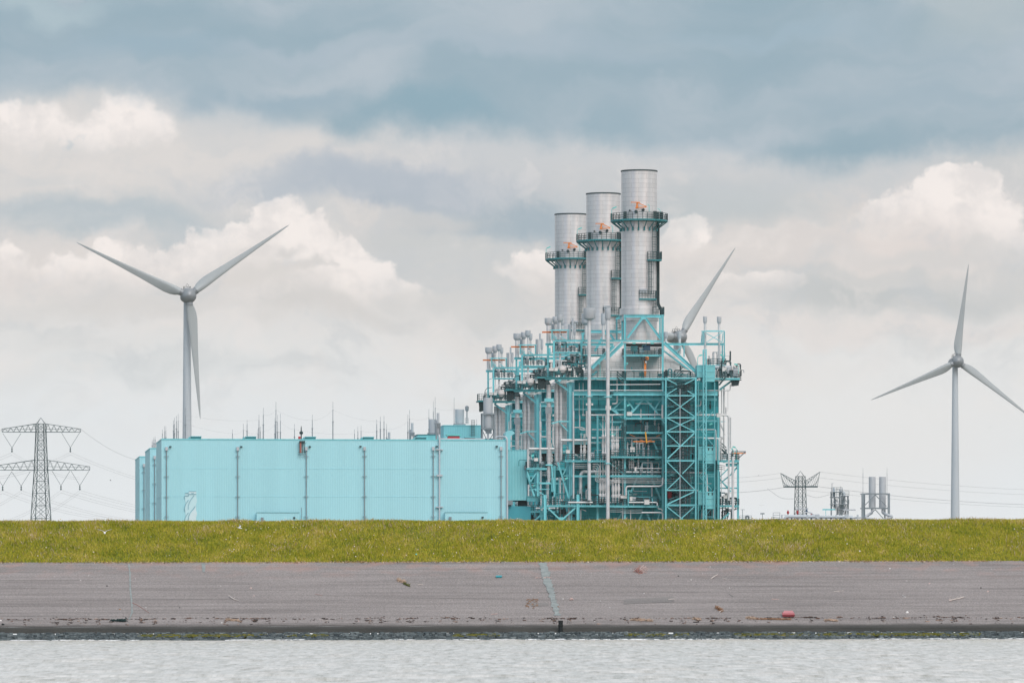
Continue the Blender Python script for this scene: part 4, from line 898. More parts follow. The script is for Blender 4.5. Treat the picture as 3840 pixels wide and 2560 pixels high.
# ---- lightning masts
MASTS = [(267,460,h2,1),(285,433,h2,1),(300,433,h2,1),(379,366,h2,1),(402,340,h2,1),(417,335,h2,1),(502,268,h2,0),(512,262,h2,1),(534,230,h2,0),(553,228,h2,1),(632,160,h2,0),(1152,366,h2,1),(1272,320,h2,1),(1313,266,h2,0),(1432,366,h2,1),(1444,220,h2,0),(1461,342,h2,1),(1492,158,h2,0),(1489,338,h2,1),(1620,265,h2,1),(1631,106,h2,0),(1650,238,h2,1),(1680,230,h2,1),(1836,320,h2,1),(2032,220,h2,0),(2259,105,h2,0),(263,428,h3,1),(300,400,h3,1),(335,395,h3,1),(508,322,h3,0),(548,295,h3,0),(588,290,h3,0),(617,380,h3,1),(851,296,h3,1),(870,258,h3,1),(1083,246,h3,1),(1132,182,h3,1),(1152,142,h3,1),(1361,150,h3,1),(1610,320,h3,0)]
tops = []
mm_ = MB(); mm_.tube([(0, 0, -1), (0, 0, 5)], .10, 6); mm_.tube([(0, 0, 5), (0, 0, 8)], .065, 6); mm_.tube([(0, 0, 8), (0, 0, 10)], .03, 5); mm_.lathe((0, 0, 5), [(.1, -.1), (.17, -.08), (.17, .08), (.1, .1)], 8)
mast0 = None
for n_, (x, ty, cv, row) in enumerate(MASTS):
    ly = HL + (14 if row == 0 else 40); p = A(*cv(x, ty), ly); h = p[2] - zt + .0; zb = zt if ly < HL + 24 else zt - .1
    if ly > HL + HD: ly = HL + STEP + (6 if n_ % 2 else 16); p = A(*cv(x, ty), ly)
    if p[0] < x0h: p = (x0h + .4, p[1], p[2]) if row == 0 else p
    if mast0 is None: o = mast0 = obj('lightning_mast', mm_, GREY)
    else: o = mast0.copy(); COL.objects.link(o)
    hgt = max(1.2, p[2] - zt); o.location = G2W((p[0], ly, zt)); o.scale = (1, 1, hgt/8); o.rotation_euler = (0, 0, GA); tops.append((G2W(p), x if cv is h2 else x + 2234, row))
    tag(o, ('thin grey lightning mast on the roof of the nearest hall' if row == 0 else 'thin grey lightning mast rising behind the nearest hall'), 'lightning mast', 'lightning masts on the hall roofs, ' + ('front' if row == 0 else 'rear'))
for row, sag in ((0, .5), (1, .4)):
    tt_ = sorted([q for q in tops if q[2] == row and q[1] > 480], key=lambda q: q[1])
    big = [q for q in tt_ if q[0][2] > zt + (3.6 if row == 0 else 2.4)]
    for a, b_ in zip(big, big[1:]):
        if b_[1] - a[1] > 60: cable('mast_wire', a[0], b_[0], sag, .009, 'hair-thin wire strung between lightning masts over the halls', 'wires between lightning masts', 10)
# ---- plant on the roofs: silencers, tanks and a higher block
def silencer_frame(name, xc, y0, y1, w, yf, zf, ly, label, twin=False, off=0):
    """upright cylinder in a leg frame; picture rows give heights"""
    c = A(*h3(xc, y1), ly); z0 = c[2]; z1 = A(*h3(xc, y0), ly)[2]; r = A(*h3(xc+w, 0), ly)[0] - c[0]; zb = zt - .05
    t = Thing(name, (c[0], ly, zb), label, 'silencer', 'silencers on the hall roofs')
    m = MB(); m.lathe((c[0], ly, 0), [(r*.3, z0-.7), (r*.95, z0-.1), (r, z0), (r, z1), (r*.9, z1), (r*.88, z1-.5), (.01, z1-.5)], 28); t.part('silencer', m, SIL)
    if twin: m = MB(); m.lathe((c[0]-r*1.35, ly+1, 0), [(r*.9, z0), (r*.9, z1-1.2), (r*.8, z1-1.2), (.01, z1-1.4)], 20); t.part('silencer', m, SIL)
    zf1 = A(*h3(xc, yf), ly)[2]; zf2 = A(*h3(xc, zf), ly)[2]; e = r*1.28
    for sx in (-1, 1):
        for sy in (-1, 1): m = MB(); m.bar((c[0]+sx*e, ly+sy*e, zb), (c[0]+sx*e, ly+sy*e, zf1), .34 if r > 1 else .2); t.part('leg', m, GREY)
    for z in (zf1, zf2):
        m = MB()
        for sy in (-1, 1): m.bar((c[0]-e, ly+sy*e, z), (c[0]+e, ly+sy*e, z), .26)
        for sx in (-1, 1): m.bar((c[0]+sx*e, ly-e, z), (c[0]+sx*e, ly+e, z), .26)
        t.part('frame_ring', m, GREY)
    m = MB(); m.tube(bend([(c[0], ly, z0-.5), (c[0], ly, z0-2.2), (c[0]-.2, ly-.6, z0-2.6), (c[0]+r*1.6, ly-.6, z0-2.7)], .6), r*.22, 10); t.part('pipe', m, TOWER)
    m = MB(); m.bar((c[0]-e, ly-e, z0-.4), (c[0]-.2, ly-.2, z0-2), .12); m.bar((c[0]+e, ly-e, z0-.4), (c[0]+.2, ly-.2, z0-2), .12); t.part('brace', m, GREY)
    return t
silencer_frame('roof_silencer', 1735, 35, 375, 52, 212, 372, -6, 'large grey silencer in a leg frame at the right end of the hall roof')
silencer_frame('roof_silencer', 1184, 200, 408, 15, 318, 350, -7, 'slim pair of grey silencers in a narrow frame on the hall roof', True)
silencer_frame('roof_silencer', 899, 310, 418, 14, 420, 440, HL+STEP+4, 'small twin silencers in a low frame behind the hall roof', True)
silencer_frame('roof_silencer', 645, 411, 500, 13, 520, 530, HL+2*STEP+4, 'tiny twin silencers farthest back behind the hall roof', True)
for k, (xa, xb, ya, yb, lab) in enumerate(((1372, 1470, 155, 320, 'short wide grey stack standing on the higher roof block'), (1093, 1150, 265, 420, 'wide grey stack half hidden behind the slim silencers'))):
    ly = 6 + STEP*k; p = A(*h3((xa+xb)/2, yb), ly); z1 = A(*h3(0, ya), ly)[2]; r = A(*h3(xb, 0), ly)[0] - p[0]
    if k: r *= 1.5
    zb0 = A(*h3(0, 340 if k == 0 else 440), ly)[2]
    t = Thing('roof_stack', (p[0], ly, zb0), lab, 'stack', 'wide stacks on the hall roofs')
    m = MB(); m.lathe((p[0], ly, 0), [(r*.92, p[2]), (r, p[2]+.3), (r, z1), (r*.94, z1), (r*.92, z1-.8), (.01, z1-.8)], 32); t.part('stack_shell', m, SIL)
    m = MB(); m.box((p[0]-r*1.25, ly-r*1.2, zb0), (p[0]+r*1.25, ly+r*1.2, p[2])); t.part('base_frame', m, GREY)
    if k == 0:
        m = MB(); m.rail([(p[0]+r*1.2, ly-r, p[2]), (p[0]+r*1.9, ly-r, p[2])], 1.0, .6, .06); q = A(*h3(1498, 255), ly); m.lathe((q[0], ly-r, p[2]), [(.1, 0), (.1, 2.2), (.3, 2.3), (.34, 3.0), (.1, 3.2)], 8); t.part('valve', m, GREY)
ly = 3.; a = A(*h3(1245, 340), ly); b_ = A(*h3(1655, 340), ly); t = Thing('roof_block', (a[0], ly, zt), 'higher teal roof block under the short wide stack', 'roof block')
m = MB(); rib_wall(m, (a[0], ly), (b_[0], ly), zt-.1, a[2], (0, -1)); rib_wall(m, (b_[0], ly), (b_[0], ly+9), zt-.1, a[2], (1, 0)); rib_wall(m, (b_[0], ly+9), (a[0], ly+9), zt-.1, a[2], (0, 1)); rib_wall(m, (a[0], ly+9), (a[0], ly), zt-.1, a[2], (-1, 0)); t.part('wall', m, mat('teal_block_sheeting', (.20, .56, .62), .5, var=.05))
m = MB(); m.box((a[0]-.1, ly-.1, a[2]), (b_[0]+.1, ly+9.1, a[2]+.12)); t.part('roof', m, TEAL)
m = MB(); xa = A(*h3(1548, 0), ly)[0]; xb = A(*h3(1585, 0), ly)[0]
for xx in (xa, (xa+xb)/2, xb): m.bar((xx, ly-.5, zt), (xx, ly-.5, a[2]+1), .07)
for k in range(14): z = zt + k*(a[2]+1-zt)/13; m.bar((xa, ly-.5, z), (xb, ly-.5, z), .05)
t.part('ladder', m, RAILM)
a2 = A(*h3(960, 442), 44); b2 = A(*h3(1245, 442), 44); t = Thing('roof_block', (a2[0], 44, zt-.1), 'low teal roof block behind the slim silencers', 'roof block'); m = MB(); m.box((a2[0], 44, zt-.1), (b2[0]+4, 52, a2[2])); t.part('wall', m, TEAL); m = MB(); m.box((a2[0]-.1, 43.9, a2[2]), (b2[0]+4, 52.1, a2[2]+.12)); t.part('roof', m, TEAL2)
p = A(*h3(1350, 470), -4); t = Thing('roof_box', (p[0], -4, zt), 'red box under a teal hood on the hall roof', 'equipment box'); m = MB(); m.box((p[0]-.95, -5, zt), (p[0]+1.05, -3, A(*h3(0, 453), -4)[2])); t.part('cabinet', m, REDM); m = MB(); m.box((p[0]-1.2, -5.2, A(*h3(0, 447), -4)[2]), (p[0]+1.3, -2.8, A(*h3(0, 434), -4)[2])); t.part('hood', m, LAMPM)
p = A(*h3(1200, 476), -8); q = A(*h3(1700, 476), -8); t = Thing('roof_pipe', (p[0], -8, zt), 'pale pipe lying along the right half of the hall roof edge', 'pipe'); m = MB(); m.tube([(p[0], -8, zt+.2), (q[0], -8, zt+.2)], .14, 8); t.part('pipe', m, TOWER)
m = MB()
for k in range(8): x = p[0] + k*(q[0]-p[0])/7; m.box((x-.1, -8.2, zt-.02), (x+.1, -7.8, zt+.1))
t.part('support', m, GREY)
# ---- annex between hall and boiler house
ANX = mat('turquoise_annex_sheeting', (.26, .63, .69), .5, var=.04, scale=.3)
ly = HL + 3; za = A(*c4(600, 552), ly)[2]; zb = A(*c4(600, 1250), ly)[2]; xr = A(*c4(728, 0), ly)[0]
t = Thing('filter_house', (x1h+.1, ly, GZ), 'turquoise ribbed box raised between the hall and the boiler house', 'filter house')
m = MB(); rib_wall(m, (x1h+.12, ly), (xr, ly), zb, za, (0, -1), .55, .08); rib_wall(m, (xr, ly), (xr, ly+11), zb, za, (1, 0), .55, .08); rib_wall(m, (xr, ly+11), (x1h+.12, ly+11), zb, za, (0, 1), .55, .08); m.box((x1h+.12, ly+.1, zb-.02), (xr, ly+11, zb+.1)); m.box((x1h+.12, ly+.1, za-.12), (xr, ly+11, za-.02)); t.part('wall', m, ANX)
m = MB(); m.box((x1h+.12, ly-.06, za), (xr+.06, ly+.1, za+.1)); m.box((xr-.1, ly+.1, za), (xr+.06, ly+11, za+.1)); t.part('parapet_trim', m, TEAL)
m = MB(); p = A(*c4(715, 0), ly-.3); m.box((p[0]-.25, ly-.6, A(*c4(0, 820), ly)[2]), (p[0]+.2, ly-.05, A(*c4(0, 762), ly)[2])); t.part('gauge_box', m, GREY)
xq = A(*c4(790, 0), ly)[0]; zq = A(*c4(0, 1330), ly)[2]; m = MB(); m.box((x1h+.2, ly+.6, GZ), (xq, ly+9, zq)); t.part('plinth', m, mat('deep_turquoise_wall', (.06, .36, .44), .6, var=.06))
m = MB(); m.box((x1h+2.6, ly+1.5, zq), (x1h+4, ly+4, zb-.03)); m.box((x1h+.3, ly+2, zq), (x1h+1.2, ly+3, zb-.2)); t.part('support', m, DARK)
m = MB(); p = A(*c4(475, 1290), ly-.1); m.box((p[0]-.5, ly-.3, p[2]-.3), (p[0]+.7, ly+.1, p[2]+.5)); t.part('louvre', m, GREY)
m = MB(); m.ibeam(A(*c4(735, 1228), ly-.4), A(*c4(925, 1228), ly-.4), 3.3*.3, .5); m.box(A(*c4(735, 1190), ly-.3), A(*c4(960, 1262), ly+.5)); t.part('duct_beam', m, TEAL)
for k in range(3):
    m = MB(); c = A(*c4(500, 345), -6+STEP*k*0) ; 
    if k: break
    r = 72/3.7327*.0466; pts = [(c[0]+r*math.cos(R(a)), c[2]+r*math.sin(R(a))) for a in range(15, 270, 15)] + [(c[0]-.1*r, c[2]-r*.1), (c[0]+.5*r, c[2]+.05*r)]
    t2 = Thing('duct_elbow', (c[0], -4, zt-.1), 'round turquoise duct elbow behind the right end of the hall', 'duct'); m.prism([(c[0]-r, zt-2)] + [(c[0]+r*math.cos(R(a)), c[2]+r*math.sin(R(a))) for a in range(180, 20, -12)] + [(c[0]+.35*r, c[2]+.1*r), (c[0]+.05*r, c[2]-.1*r), (c[0]-.05*r, zt-2)], -6, -2); t2.part('elbow', m, ANX)
# ================================================================ boiler houses (three alike, one behind another)
CS = {c1: 3.825, c2: 2.45, c3: 3.825, c4: 3.7327, c5: 3.7333}
MPX = OY / F
def mm(c, w): return w / CS[c] * MPX
ZG = GZ
BASE = (0., -8., GZ)
B = Thing('boiler_house', BASE, 'nearest turquoise boiler house, its full front of frames, decks and pipes in view', 'boiler house', 'boiler houses of the power station')
def pt(c, x, y, ly): return A(*c(x, y), ly)
def col(c, x, y0, y1, ly, w, m_=None, T=None, name='column', dep=None):
    p = pt(c, x, y0, ly); z1 = ZG if y1 is None else pt(c, x, y1, ly)[2]; q = MB(); W_ = mm(c, w)
    q.ibeam((p[0], ly, p[2]), (p[0], ly, z1), W_, dep or max(.35, W_)); return (T or B).part(name, q, m_ or TEAL)
def beam(c, x0, y0, x1, y1, ly, w, m_=None, T=None, name='beam', dep=None, plain=False):
    q = MB(); W_ = mm(c, w); (q.bar if plain or W_ < .3 else q.ibeam)(pt(c, x0, y0, ly), pt(c, x1, y1, ly), W_, dep or max(.3, W_)); return (T or B).part(name, q, m_ or TEAL)
def brace(c, x0, y0, x1, y1, ly, w, m_=None, T=None): return beam(c, x0, y0, x1, y1, ly, w, m_, T, 'brace')
def pipe(c, pts, ly, w, m_=None, r=None, T=None, name='pipe', flange=True, endz=None, n=10):
    rr = mm(c, w)/2; q = MB(); P3 = [pt(c, p[0], p[1], ly if len(p) < 3 else p[2]) for p in pts]
    if endz is not None: P3.append((P3[-1][0], P3[-1][1], endz))
    q.tube(bend(P3, r or rr*3.2), rr, n)
    if flange and rr > .1:
        for a, b_ in zip(P3, P3[1:]):
            a = Vector(a); b_ = Vector(b_); d = (b_-a); L_ = d.length
            if L_ > 3:
                for k in range(1, int(L_/3.2)+1):
                    u = a + d*(k/(int(L_/3.2)+1)); q.tube([u - d.normalized()*.05, u + d.normalized()*.05], rr*1.10, n)
    return (T or B).part(name, q, m_ or STEEL)
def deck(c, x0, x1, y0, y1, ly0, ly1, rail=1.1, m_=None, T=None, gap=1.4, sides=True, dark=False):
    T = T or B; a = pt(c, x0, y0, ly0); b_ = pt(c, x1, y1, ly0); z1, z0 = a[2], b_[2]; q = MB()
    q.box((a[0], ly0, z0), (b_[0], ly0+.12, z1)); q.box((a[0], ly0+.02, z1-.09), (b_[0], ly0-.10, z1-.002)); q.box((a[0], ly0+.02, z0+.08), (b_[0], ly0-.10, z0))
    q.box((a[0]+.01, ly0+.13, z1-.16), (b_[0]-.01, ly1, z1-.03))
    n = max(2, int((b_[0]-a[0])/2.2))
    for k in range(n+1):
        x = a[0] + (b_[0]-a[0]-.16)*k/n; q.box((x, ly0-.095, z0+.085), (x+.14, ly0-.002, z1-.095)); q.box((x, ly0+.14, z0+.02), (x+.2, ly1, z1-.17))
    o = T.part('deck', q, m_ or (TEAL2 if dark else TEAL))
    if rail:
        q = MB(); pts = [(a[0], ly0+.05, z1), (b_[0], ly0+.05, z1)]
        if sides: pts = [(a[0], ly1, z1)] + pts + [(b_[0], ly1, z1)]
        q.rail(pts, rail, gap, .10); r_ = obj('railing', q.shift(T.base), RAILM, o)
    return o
def valve_mb(q, p, h, r, rr):
    """upright valve: flanges, body, bonnet, handwheel"""
    x, y, z = p
    q.lathe((x, y, z), [(r*.45, 0), (r*.45, h*.12), (r*.9, h*.12), (r*.9, h*.18), (r*.5, h*.20), (r*.95, h*.33), (r*.5, h*.46), (r*.9, h*.48), (r*.9, h*.54), (r*.4, h*.56), (r*.28, h*.80), (r*.28, h)], 10)
    q.lathe((x, y-r*.2, z+h*.86), [(r*.8, -.04), (r*.95, 0), (r*.8, .04)], 10)
def valve(c, x, y, ly, h, r, m_=None, T=None):
    q = MB(); valve_mb(q, pt(c, x, y, ly), h, r, rnd); return (T or B).part('valve', q, m_ or STEEL)
def boxp(c, x0, y0, x1, y1, ly, m_, name, d=.5, T=None):
    q = MB(); a = pt(c, x0, y0, ly); b_ = pt(c, x1, y1, ly); q.box((a[0], ly, a[2]), (b_[0], ly+d, b_[2])); q.box((a[0]-.04, ly-.05, a[2]), (b_[0]+.04, ly+d+.05, a[2]+.06)); return (T or B).part(name, q, m_)
def lamp(c, x, y0, y1, hx, hy, ly, T=None):
    """gooseneck deck lamp"""
    q = MB(); q.tube(bend([pt(c, x, y0, ly), pt(c, x, y1, ly), pt(c, x+(hx-x)*.4, hy, ly)], .3), .05, 5); a = pt(c, x+(hx-x)*.3, hy, ly); b_ = pt(c, hx, hy-8*(1 if hx > x else 1), ly); q.bar(a, b_, .24, .35); return (T or B).part('lamp', q, LAMPM)

# ---- casing, hood
q = MB(); a = pt(c4, 1400, 0, -7); b_ = pt(c5, 1550, 0, -7); zt_ = pt(c3, 0, 1052, -7)[2]
XL, XR = a[0], b_[0]
q.box((XL, -7, ZG), (XR, 7, zt_)); B.part('casing', q, CASE)
# casing stiffeners, real ribs standing off the panels
for k in range(9):
    z = ZG + 3 + k*(zt_-ZG-4)/8.4; q = MB(); q.box((XL, -7.22, z), (XR, -7.003, z+.30)); B.part('casing_stiffener', q, TEAL2)
for k in range(14):
    x = XL + .5 + k*(XR-XL-1)/13; q = MB(); q.box((x, -7.30, ZG), (x+.22, -7.001, zt_-.1)); B.part('casing_stiffener', q, CASE)
hb = pt(c3, 0, 960, -5)[2]; ht = pt(c3, 0, 500, 0)[2]; cx = 0.
q = MB(); x0, x1 = pt(c1, 1590, 900, -6)[0], pt(c3, 1245, 930, -6)[0]
bt = [(x0, -6.5, hb), (x1, -6.5, hb), (x1, 6.5, hb), (x0, 6.5, hb)]; tp_ = [(-3.4, -3.4, ht), (3.4, -3.4, ht), (3.4, 3.4, ht), (-3.4, 3.4, ht)]
q.add(bt + tp_, [(0,1,5,4),(1,2,6,5),(2,3,7,6),(3,0,4,7),(4,5,6,7)]); q.box((x0, -6.5, zt_+.01), (x1, 6.5, hb-.001)); B.part('exhaust_hood', q, HOODM)
# ---- frame: columns and girders of the front
for c, x, y0, y1, ly, w in [(c1,1372,1065,None,-10,34),(c3,243,520,None,-10,27),(c3,785,120,None,-10.2,26),(c5,1545,90,None,-10,27),(c4,1720,60,None,-9.8,26),(c4,1355,730,None,-10.3,20),
                            (c1,1050,525,1010,-8,26),(c1,1137,485,1010,-10.5,26),(c1,1108,335,480,-9.5,15),(c1,1338,335,470,-9.5,14),(c1,1530,500,1010,-8.2,28),(c1,1550,380,500,-7,30),
                            (c3,243,118,470,-4.2,27),(c3,782,118,500,-4.2,33),(c3,125,170,470,3.6,20),(c3,205,150,470,-1,22),(c3,745,150,470,3.6,20),
                            (c3,1090,555,720,-8,14),(c3,1640,550,840,-8,16),(c3,1372,350,520,-9,14),(c3,1668,350,780,-9.4,14),(c3,1352,360,520,-7,10),
                            (c4,1085,760,1130,-9.6,24),(c4,1120,770,1200,-8.6,30),(c4,1180,930,None,-8.8,14),(c4,985,1175,None,-11.5,38),(c4,1445,1170,None,-11.5,38),(c5,1820,690,None,-8.5,26),(c5,283,1115,1345,-11,14),(c5,620,1225,1310,-11,12),(c5,1560,850,None,-6,16),
                            (c4,935,1190,None,-8,34),(c4,885,740,1190,-9,34)]:
    col(c, x, y0, y1, ly, w)
for c, x0, y0, x1, y1, ly, w in [(c1,1400,1243,1990,1243,-10.2,58),(c3,-10,1245,1570,1245,-10.2,58),(c1,1400,1318,1990,1318,-8.6,30),(c3,0,1328,1560,1328,-8.6,34),(c1,1420,1470,1990,1470,-8,24),(c3,60,1475,240,1475,-8,20),(c3,640,1475,780,1475,-8,20),
        (c1,1150,487,1990,487,-10.5,27),(c3,-40,484,270,484,-10.5,27),(c3,270,490,790,495,-9,24),(c1,1015,540,1990,540,-8,34),(c1,1078,335,1352,335,-9.5,14),(c1,1150,658,1512,658,-8.5,18),(c1,1340,820,1590,820,-8.5,20),(c1,1430,690,1850,690,-8.2,14),
        (c3,225,135,800,135,-4.2,40),(c3,225,135,115,170,-.3,30),(c3,110,172,790,150,3.6,24),(c3,30,355,115,355,3,30),(c1,1675,355,1990,355,4,40),
        (c3,800,536,1672,536,-8,32),(c3,1340,352,1668,352,-9,14),(c3,1380,345,1640,345,-7,10),
        (c4,1350,912,1950,912,-10.6,26),(c5,40,912,740,912,-10.4,26),(c4,1245,908,1440,908,-9.4,12),(c5,0,155,250,155,-8,22),(c5,250,108,780,108,-10.5,28),(c5,740,100,815,100,-12,12),(c5,745,122,800,122,-12,14),
        (c4,1010,1332,1430,1332,-11.2,26),(c4,1430,1332,1950,1332,-11,26),(c5,270,708,740,708,-8,26),(c5,1220,140,1540,140,-8,28),(c5,1550,150,1640,150,-8.5,10),
        (c5,1500,700,1830,700,-8.5,26),(c5,1500,1080,1830,1080,-8,18),(c5,1500,1335,1830,1335,-8.5,20),(c5,1650,755,1830,755,-8.3,42),(c5,1230,375,1500,375,-7.8,14),
        (c4,800,1095,1050,1095,-9,10),(c4,900,1010,1060,1010,-9.4,22),(c4,920,285,1110,285,-4,18),(c4,920,400,1080,400,-4,18),(c4,930,125,1110,125,-4,20),(c5,395,1205,610,1205,-8.5,12),(c5,275,1115,335,1115,-11,10)]:
    beam(c, x0, y0, x1, y1, ly, w)
for c, x0, y0, x1, y1, ly, w in [(c3,490,165,275,450,-4.4,32),(c3,540,165,745,450,-4.4,32),(c3,510,205,690,440,3.4,22),(c1,1720,640,1850,415,3,34),(c1,1945,395,2000,480,3,30),
        (c3,805,515,1265,935,-8.4,46),(c3,215,515,-35,760,-8.4,46),(c1,1995,560,1680,880,-8.4,50),(c3,800,632,1240,962,-6,22),(c1,1680,985,1760,920,-6.8,26),(c1,1990,570,1700,860,-6,10),
        (c1,1110,400,1180,450,-9.5,9),(c1,1240,430,1310,480,-9.5,9),(c1,1105,430,1200,490,-8.5,12),(c1,1470,560,1520,640,-8,20),(c1,1150,1058,1368,1218,-9.8,27),(c1,1050,680,1110,655,-9,10),
        (c3,1400,375,1640,510,-9,8),(c3,1640,365,1410,510,-9,8),(c3,975,640,1070,575,-7.8,10),(c3,1352,360,1335,520,-8,9),(c3,1650,380,1635,510,-8,9),(c3,1830,1020,1600,1190,-9.4,26),
        (c3,275,1335,365,1472,-8.4,20),(c3,755,1335,668,1472,-8.4,20),(c3,500,1335,340,1520,-8.4,24),(c3,545,1335,712,1528,-8.4,24),(c3,210,1335,75,1470,-8.4,18),(c3,45,1465,150,1540,-8.4,24),(c1,1990,1470,1960,1450,-8,20),
        (c4,1165,720,1320,1225,-9.9,24),(c4,1312,740,1237,892,-9.4,16),(c4,1075,770,1110,1125,-9.8,16),(c4,1015,1350,1195,1520,-11.2,20),(c4,1415,1350,1225,1520,-11.2,20),(c4,1185,165,1315,292,-9.4,16),(c4,1078,178,1178,148,-9.6,18),(c4,1178,148,1320,148,-9.8,18),(c4,1750,170,1840,330,-8.3,18),(c4,1755,740,1810,825,-8.4,20),
        (c4,1910,1020,1950,1090,-8.3,20),(c4,735,850,780,990,-9,20),(c4,860,870,785,985,-9,14),(c4,800,1095,835,1190,-9,20),(c4,840,1100,970,1175,-9,12),
        (c5,100,-10,190,98,-8.3,20),(c5,345,-20,320,30,-8.3,20),(c5,640,-20,690,30,-8.3,20),(c5,192,195,75,358,-8.3,20),(c5,35,440,100,500,-8.3,20),(c5,385,400,318,525,-8.3,26),(c5,622,405,705,582,-8.3,22),(c5,495,170,450,300,-8.2,20),(c5,520,170,560,300,-8.2,20),
        (c5,490,735,445,832,-8.3,22),(c5,530,735,570,832,-8.3,22),(c5,405,940,300,1185,-8.3,24),(c5,612,945,742,1245,-8.3,24),(c5,50,745,235,893,-10.3,18),(c5,40,1025,98,1112,-8.3,20),(c5,475,1440,432,1535,-8.3,22),(c5,548,1440,588,1535,-8.3,22),(c5,190,1435,132,1535,-8.3,20),(c5,98,940,45,1020,-8.3,12),(c5,275,715,300,830,-8.3,12),(c5,735,715,690,830,-8.3,12),(c5,720,1440,690,1535,-8.3,14),
        (c5,1560,930,1680,810,-8.4,14),(c5,1700,1090,1560,960,-8.4,14),(c5,1575,1010,1770,850,-5,16),(c5,1560,950,1720,1130,-5,18),(c5,1810,790,1730,870,-8,20),(c5,1570,1535,1700,1430,-8,22),(c5,1240,40,1300,-10,-8,12),(c5,760,130,800,180,-12,12),(c5,1275,715,1330,760,-9,10)]:
    brace(c, x0, y0, x1, y1, ly, w)
# gussets at the inverted V braces
for c, x, y, w, h, ly in [(c3,525,1325,100,28,-8.5),(c5,508,735,70,50,-8.4),(c5,508,170,70,40,-8.35),(c4,1210,1510,60,40,-11.3),(c3,505,165,70,30,-4.5)]:
    boxp(c, x-w/2, y-h/2, x+w/2, y+h/2, ly, TEAL, 'gusset_plate', .15)
# ---- decks with handrails
DECKS = [(c1,1010,1560,1005,1047,-11,-6.5,1,1),(c1,1562,2150,1012,1042,-10.6,-6.9,1,0),(c3,258,828,1018,1048,-10.6,-6.9,1,0),(c3,832,1290,1020,1040,-10.4,-6.9,1,0),(c3,1530,1890,1018,1048,-11,-4,1,0),
         (c3,250,770,682,712,-9.6,-5,1,0),(c5,255,770,96,122,-10.6,-7.1,0,0),(c5,258,770,292,320,-10.7,-7.1,1,0),(c5,40,752,635,660,-11,-7.1,1,0),(c4,1262,1848,690,716,-11,-7.1,1,0),(c5,40,742,900,927,-10.8,-7.1,1,0),
         (c5,-60,710,1322,1350,-11,-7.1,1,0),(c4,1010,1780,1320,1344,-11.5,-7.1,1,0),(c4,735,1012,795,822,-9.5,-6,1,0),(c5,1500,1835,690,718,-9,-4,1,0),(c5,1500,1835,1318,1345,-9,-4,1,0),(c1,1330,1590,800,822,-9.6,-6,1,1),(c1,1150,1512,645,668,-9.5,-6,1,0),(c1,1560,1870,690,702,-8.6,-5,1,0),(c3,1450,1690,835,850,-9,-5,1,0)]
for c, x0, x1, y0, y1, l0, l1, r_, dk in DECKS: deck(c, x0, x1, y0, y1, l0, l1, 1.1 if r_ else 0, None, None, 1.3, True, bool(dk))
# curved left balcony end and its swept bracket of cooling fins
q = MB(); z1 = pt(c1, 1010, 1005, -9)[2]; xe = pt(c1, 1010, 0, -9)[0]; pts = [(xe - 1.3*math.sin(R(a))*1.0, -9 - 2*math.cos(R(a)), z1) for a in range(0, 181, 30)]
q.prism([(xe-1.6, z1-.35), (xe, z1-.35), (xe, z1-.05), (xe-1.6, z1-.05)], -11, -6.6); o = B.part('balcony', q, TEAL2)
q = MB(); q.rail([(xe, -11, z1), (xe-1.3, -10.6, z1), (xe-1.6, -9, z1), (xe-1.3, -7, z1)], 1.2, .5, .06); obj('railing', q.shift(B.base), RAILM, o)
for k in range(7):
    q = MB(); a = pt(c1, 905+k*2, 1045+k*22, -10.4); b_ = pt(c1, 1030-k*3, 1030+k*20, -10.4); q.tube([a, b_], .16, 6); B.part('cable_tray', q, DARK)
q = MB()
for k in range(5): a = pt(c1, 925+k*24, 980, -10.2); b_ = pt(c1, 910+k*24, 1180, -10.2); q.bar(a, b_, .09)
B.part('cable_ladder', q, DARK)
for k in range(4):
    q = MB(); a = pt(c3, 1770, 1075+k*18, -10.6); b_ = pt(c3, 1885-k*4, 1060+k*18, -10.6); q.tube([a, b_], .13, 6); B.part('cable_tray', q, DARK)
q = MB()
for k in range(5): a = pt(c3, 1775+k*24, 1055, -10.4); b_ = pt(c3, 1778+k*22, 1145-k*3, -10.4); q.bar(a, b_, .08)
B.part('cable_ladder', q, DARK)
for y in (990, 1018, 1048): q = MB(); q.tube([pt(c3, 1870, y, -10.8), pt(c3, 1912, y, -10.8)], .11, 6); B.part('pipe_stub', q, DARK)
# ---- clad downcomers at the left end
for x0, x1, yt in ((1143, 1215, 1100), (1212, 1262, 1105)):
    r = mm(c1, (x1-x0)/2)*1.02; p = pt(c1, (x0+x1)/2, yt, -8.2 - (.5 if x0 > 1200 else 0)); z0 = pt(c4, 0, 705, -8.2)[2]; q = MB(); q.lathe((p[0], p[1], 0), [(r, z0), (r, p[2])], 20); B.part('downcomer', q, ALU2)
for x in (1272, 1292, 1312): pipe(c1, [(x, 1110), (x, 1500)], -8, 17, ALU2, flange=False, endz=pt(c4, 0, 470, -8)[2])
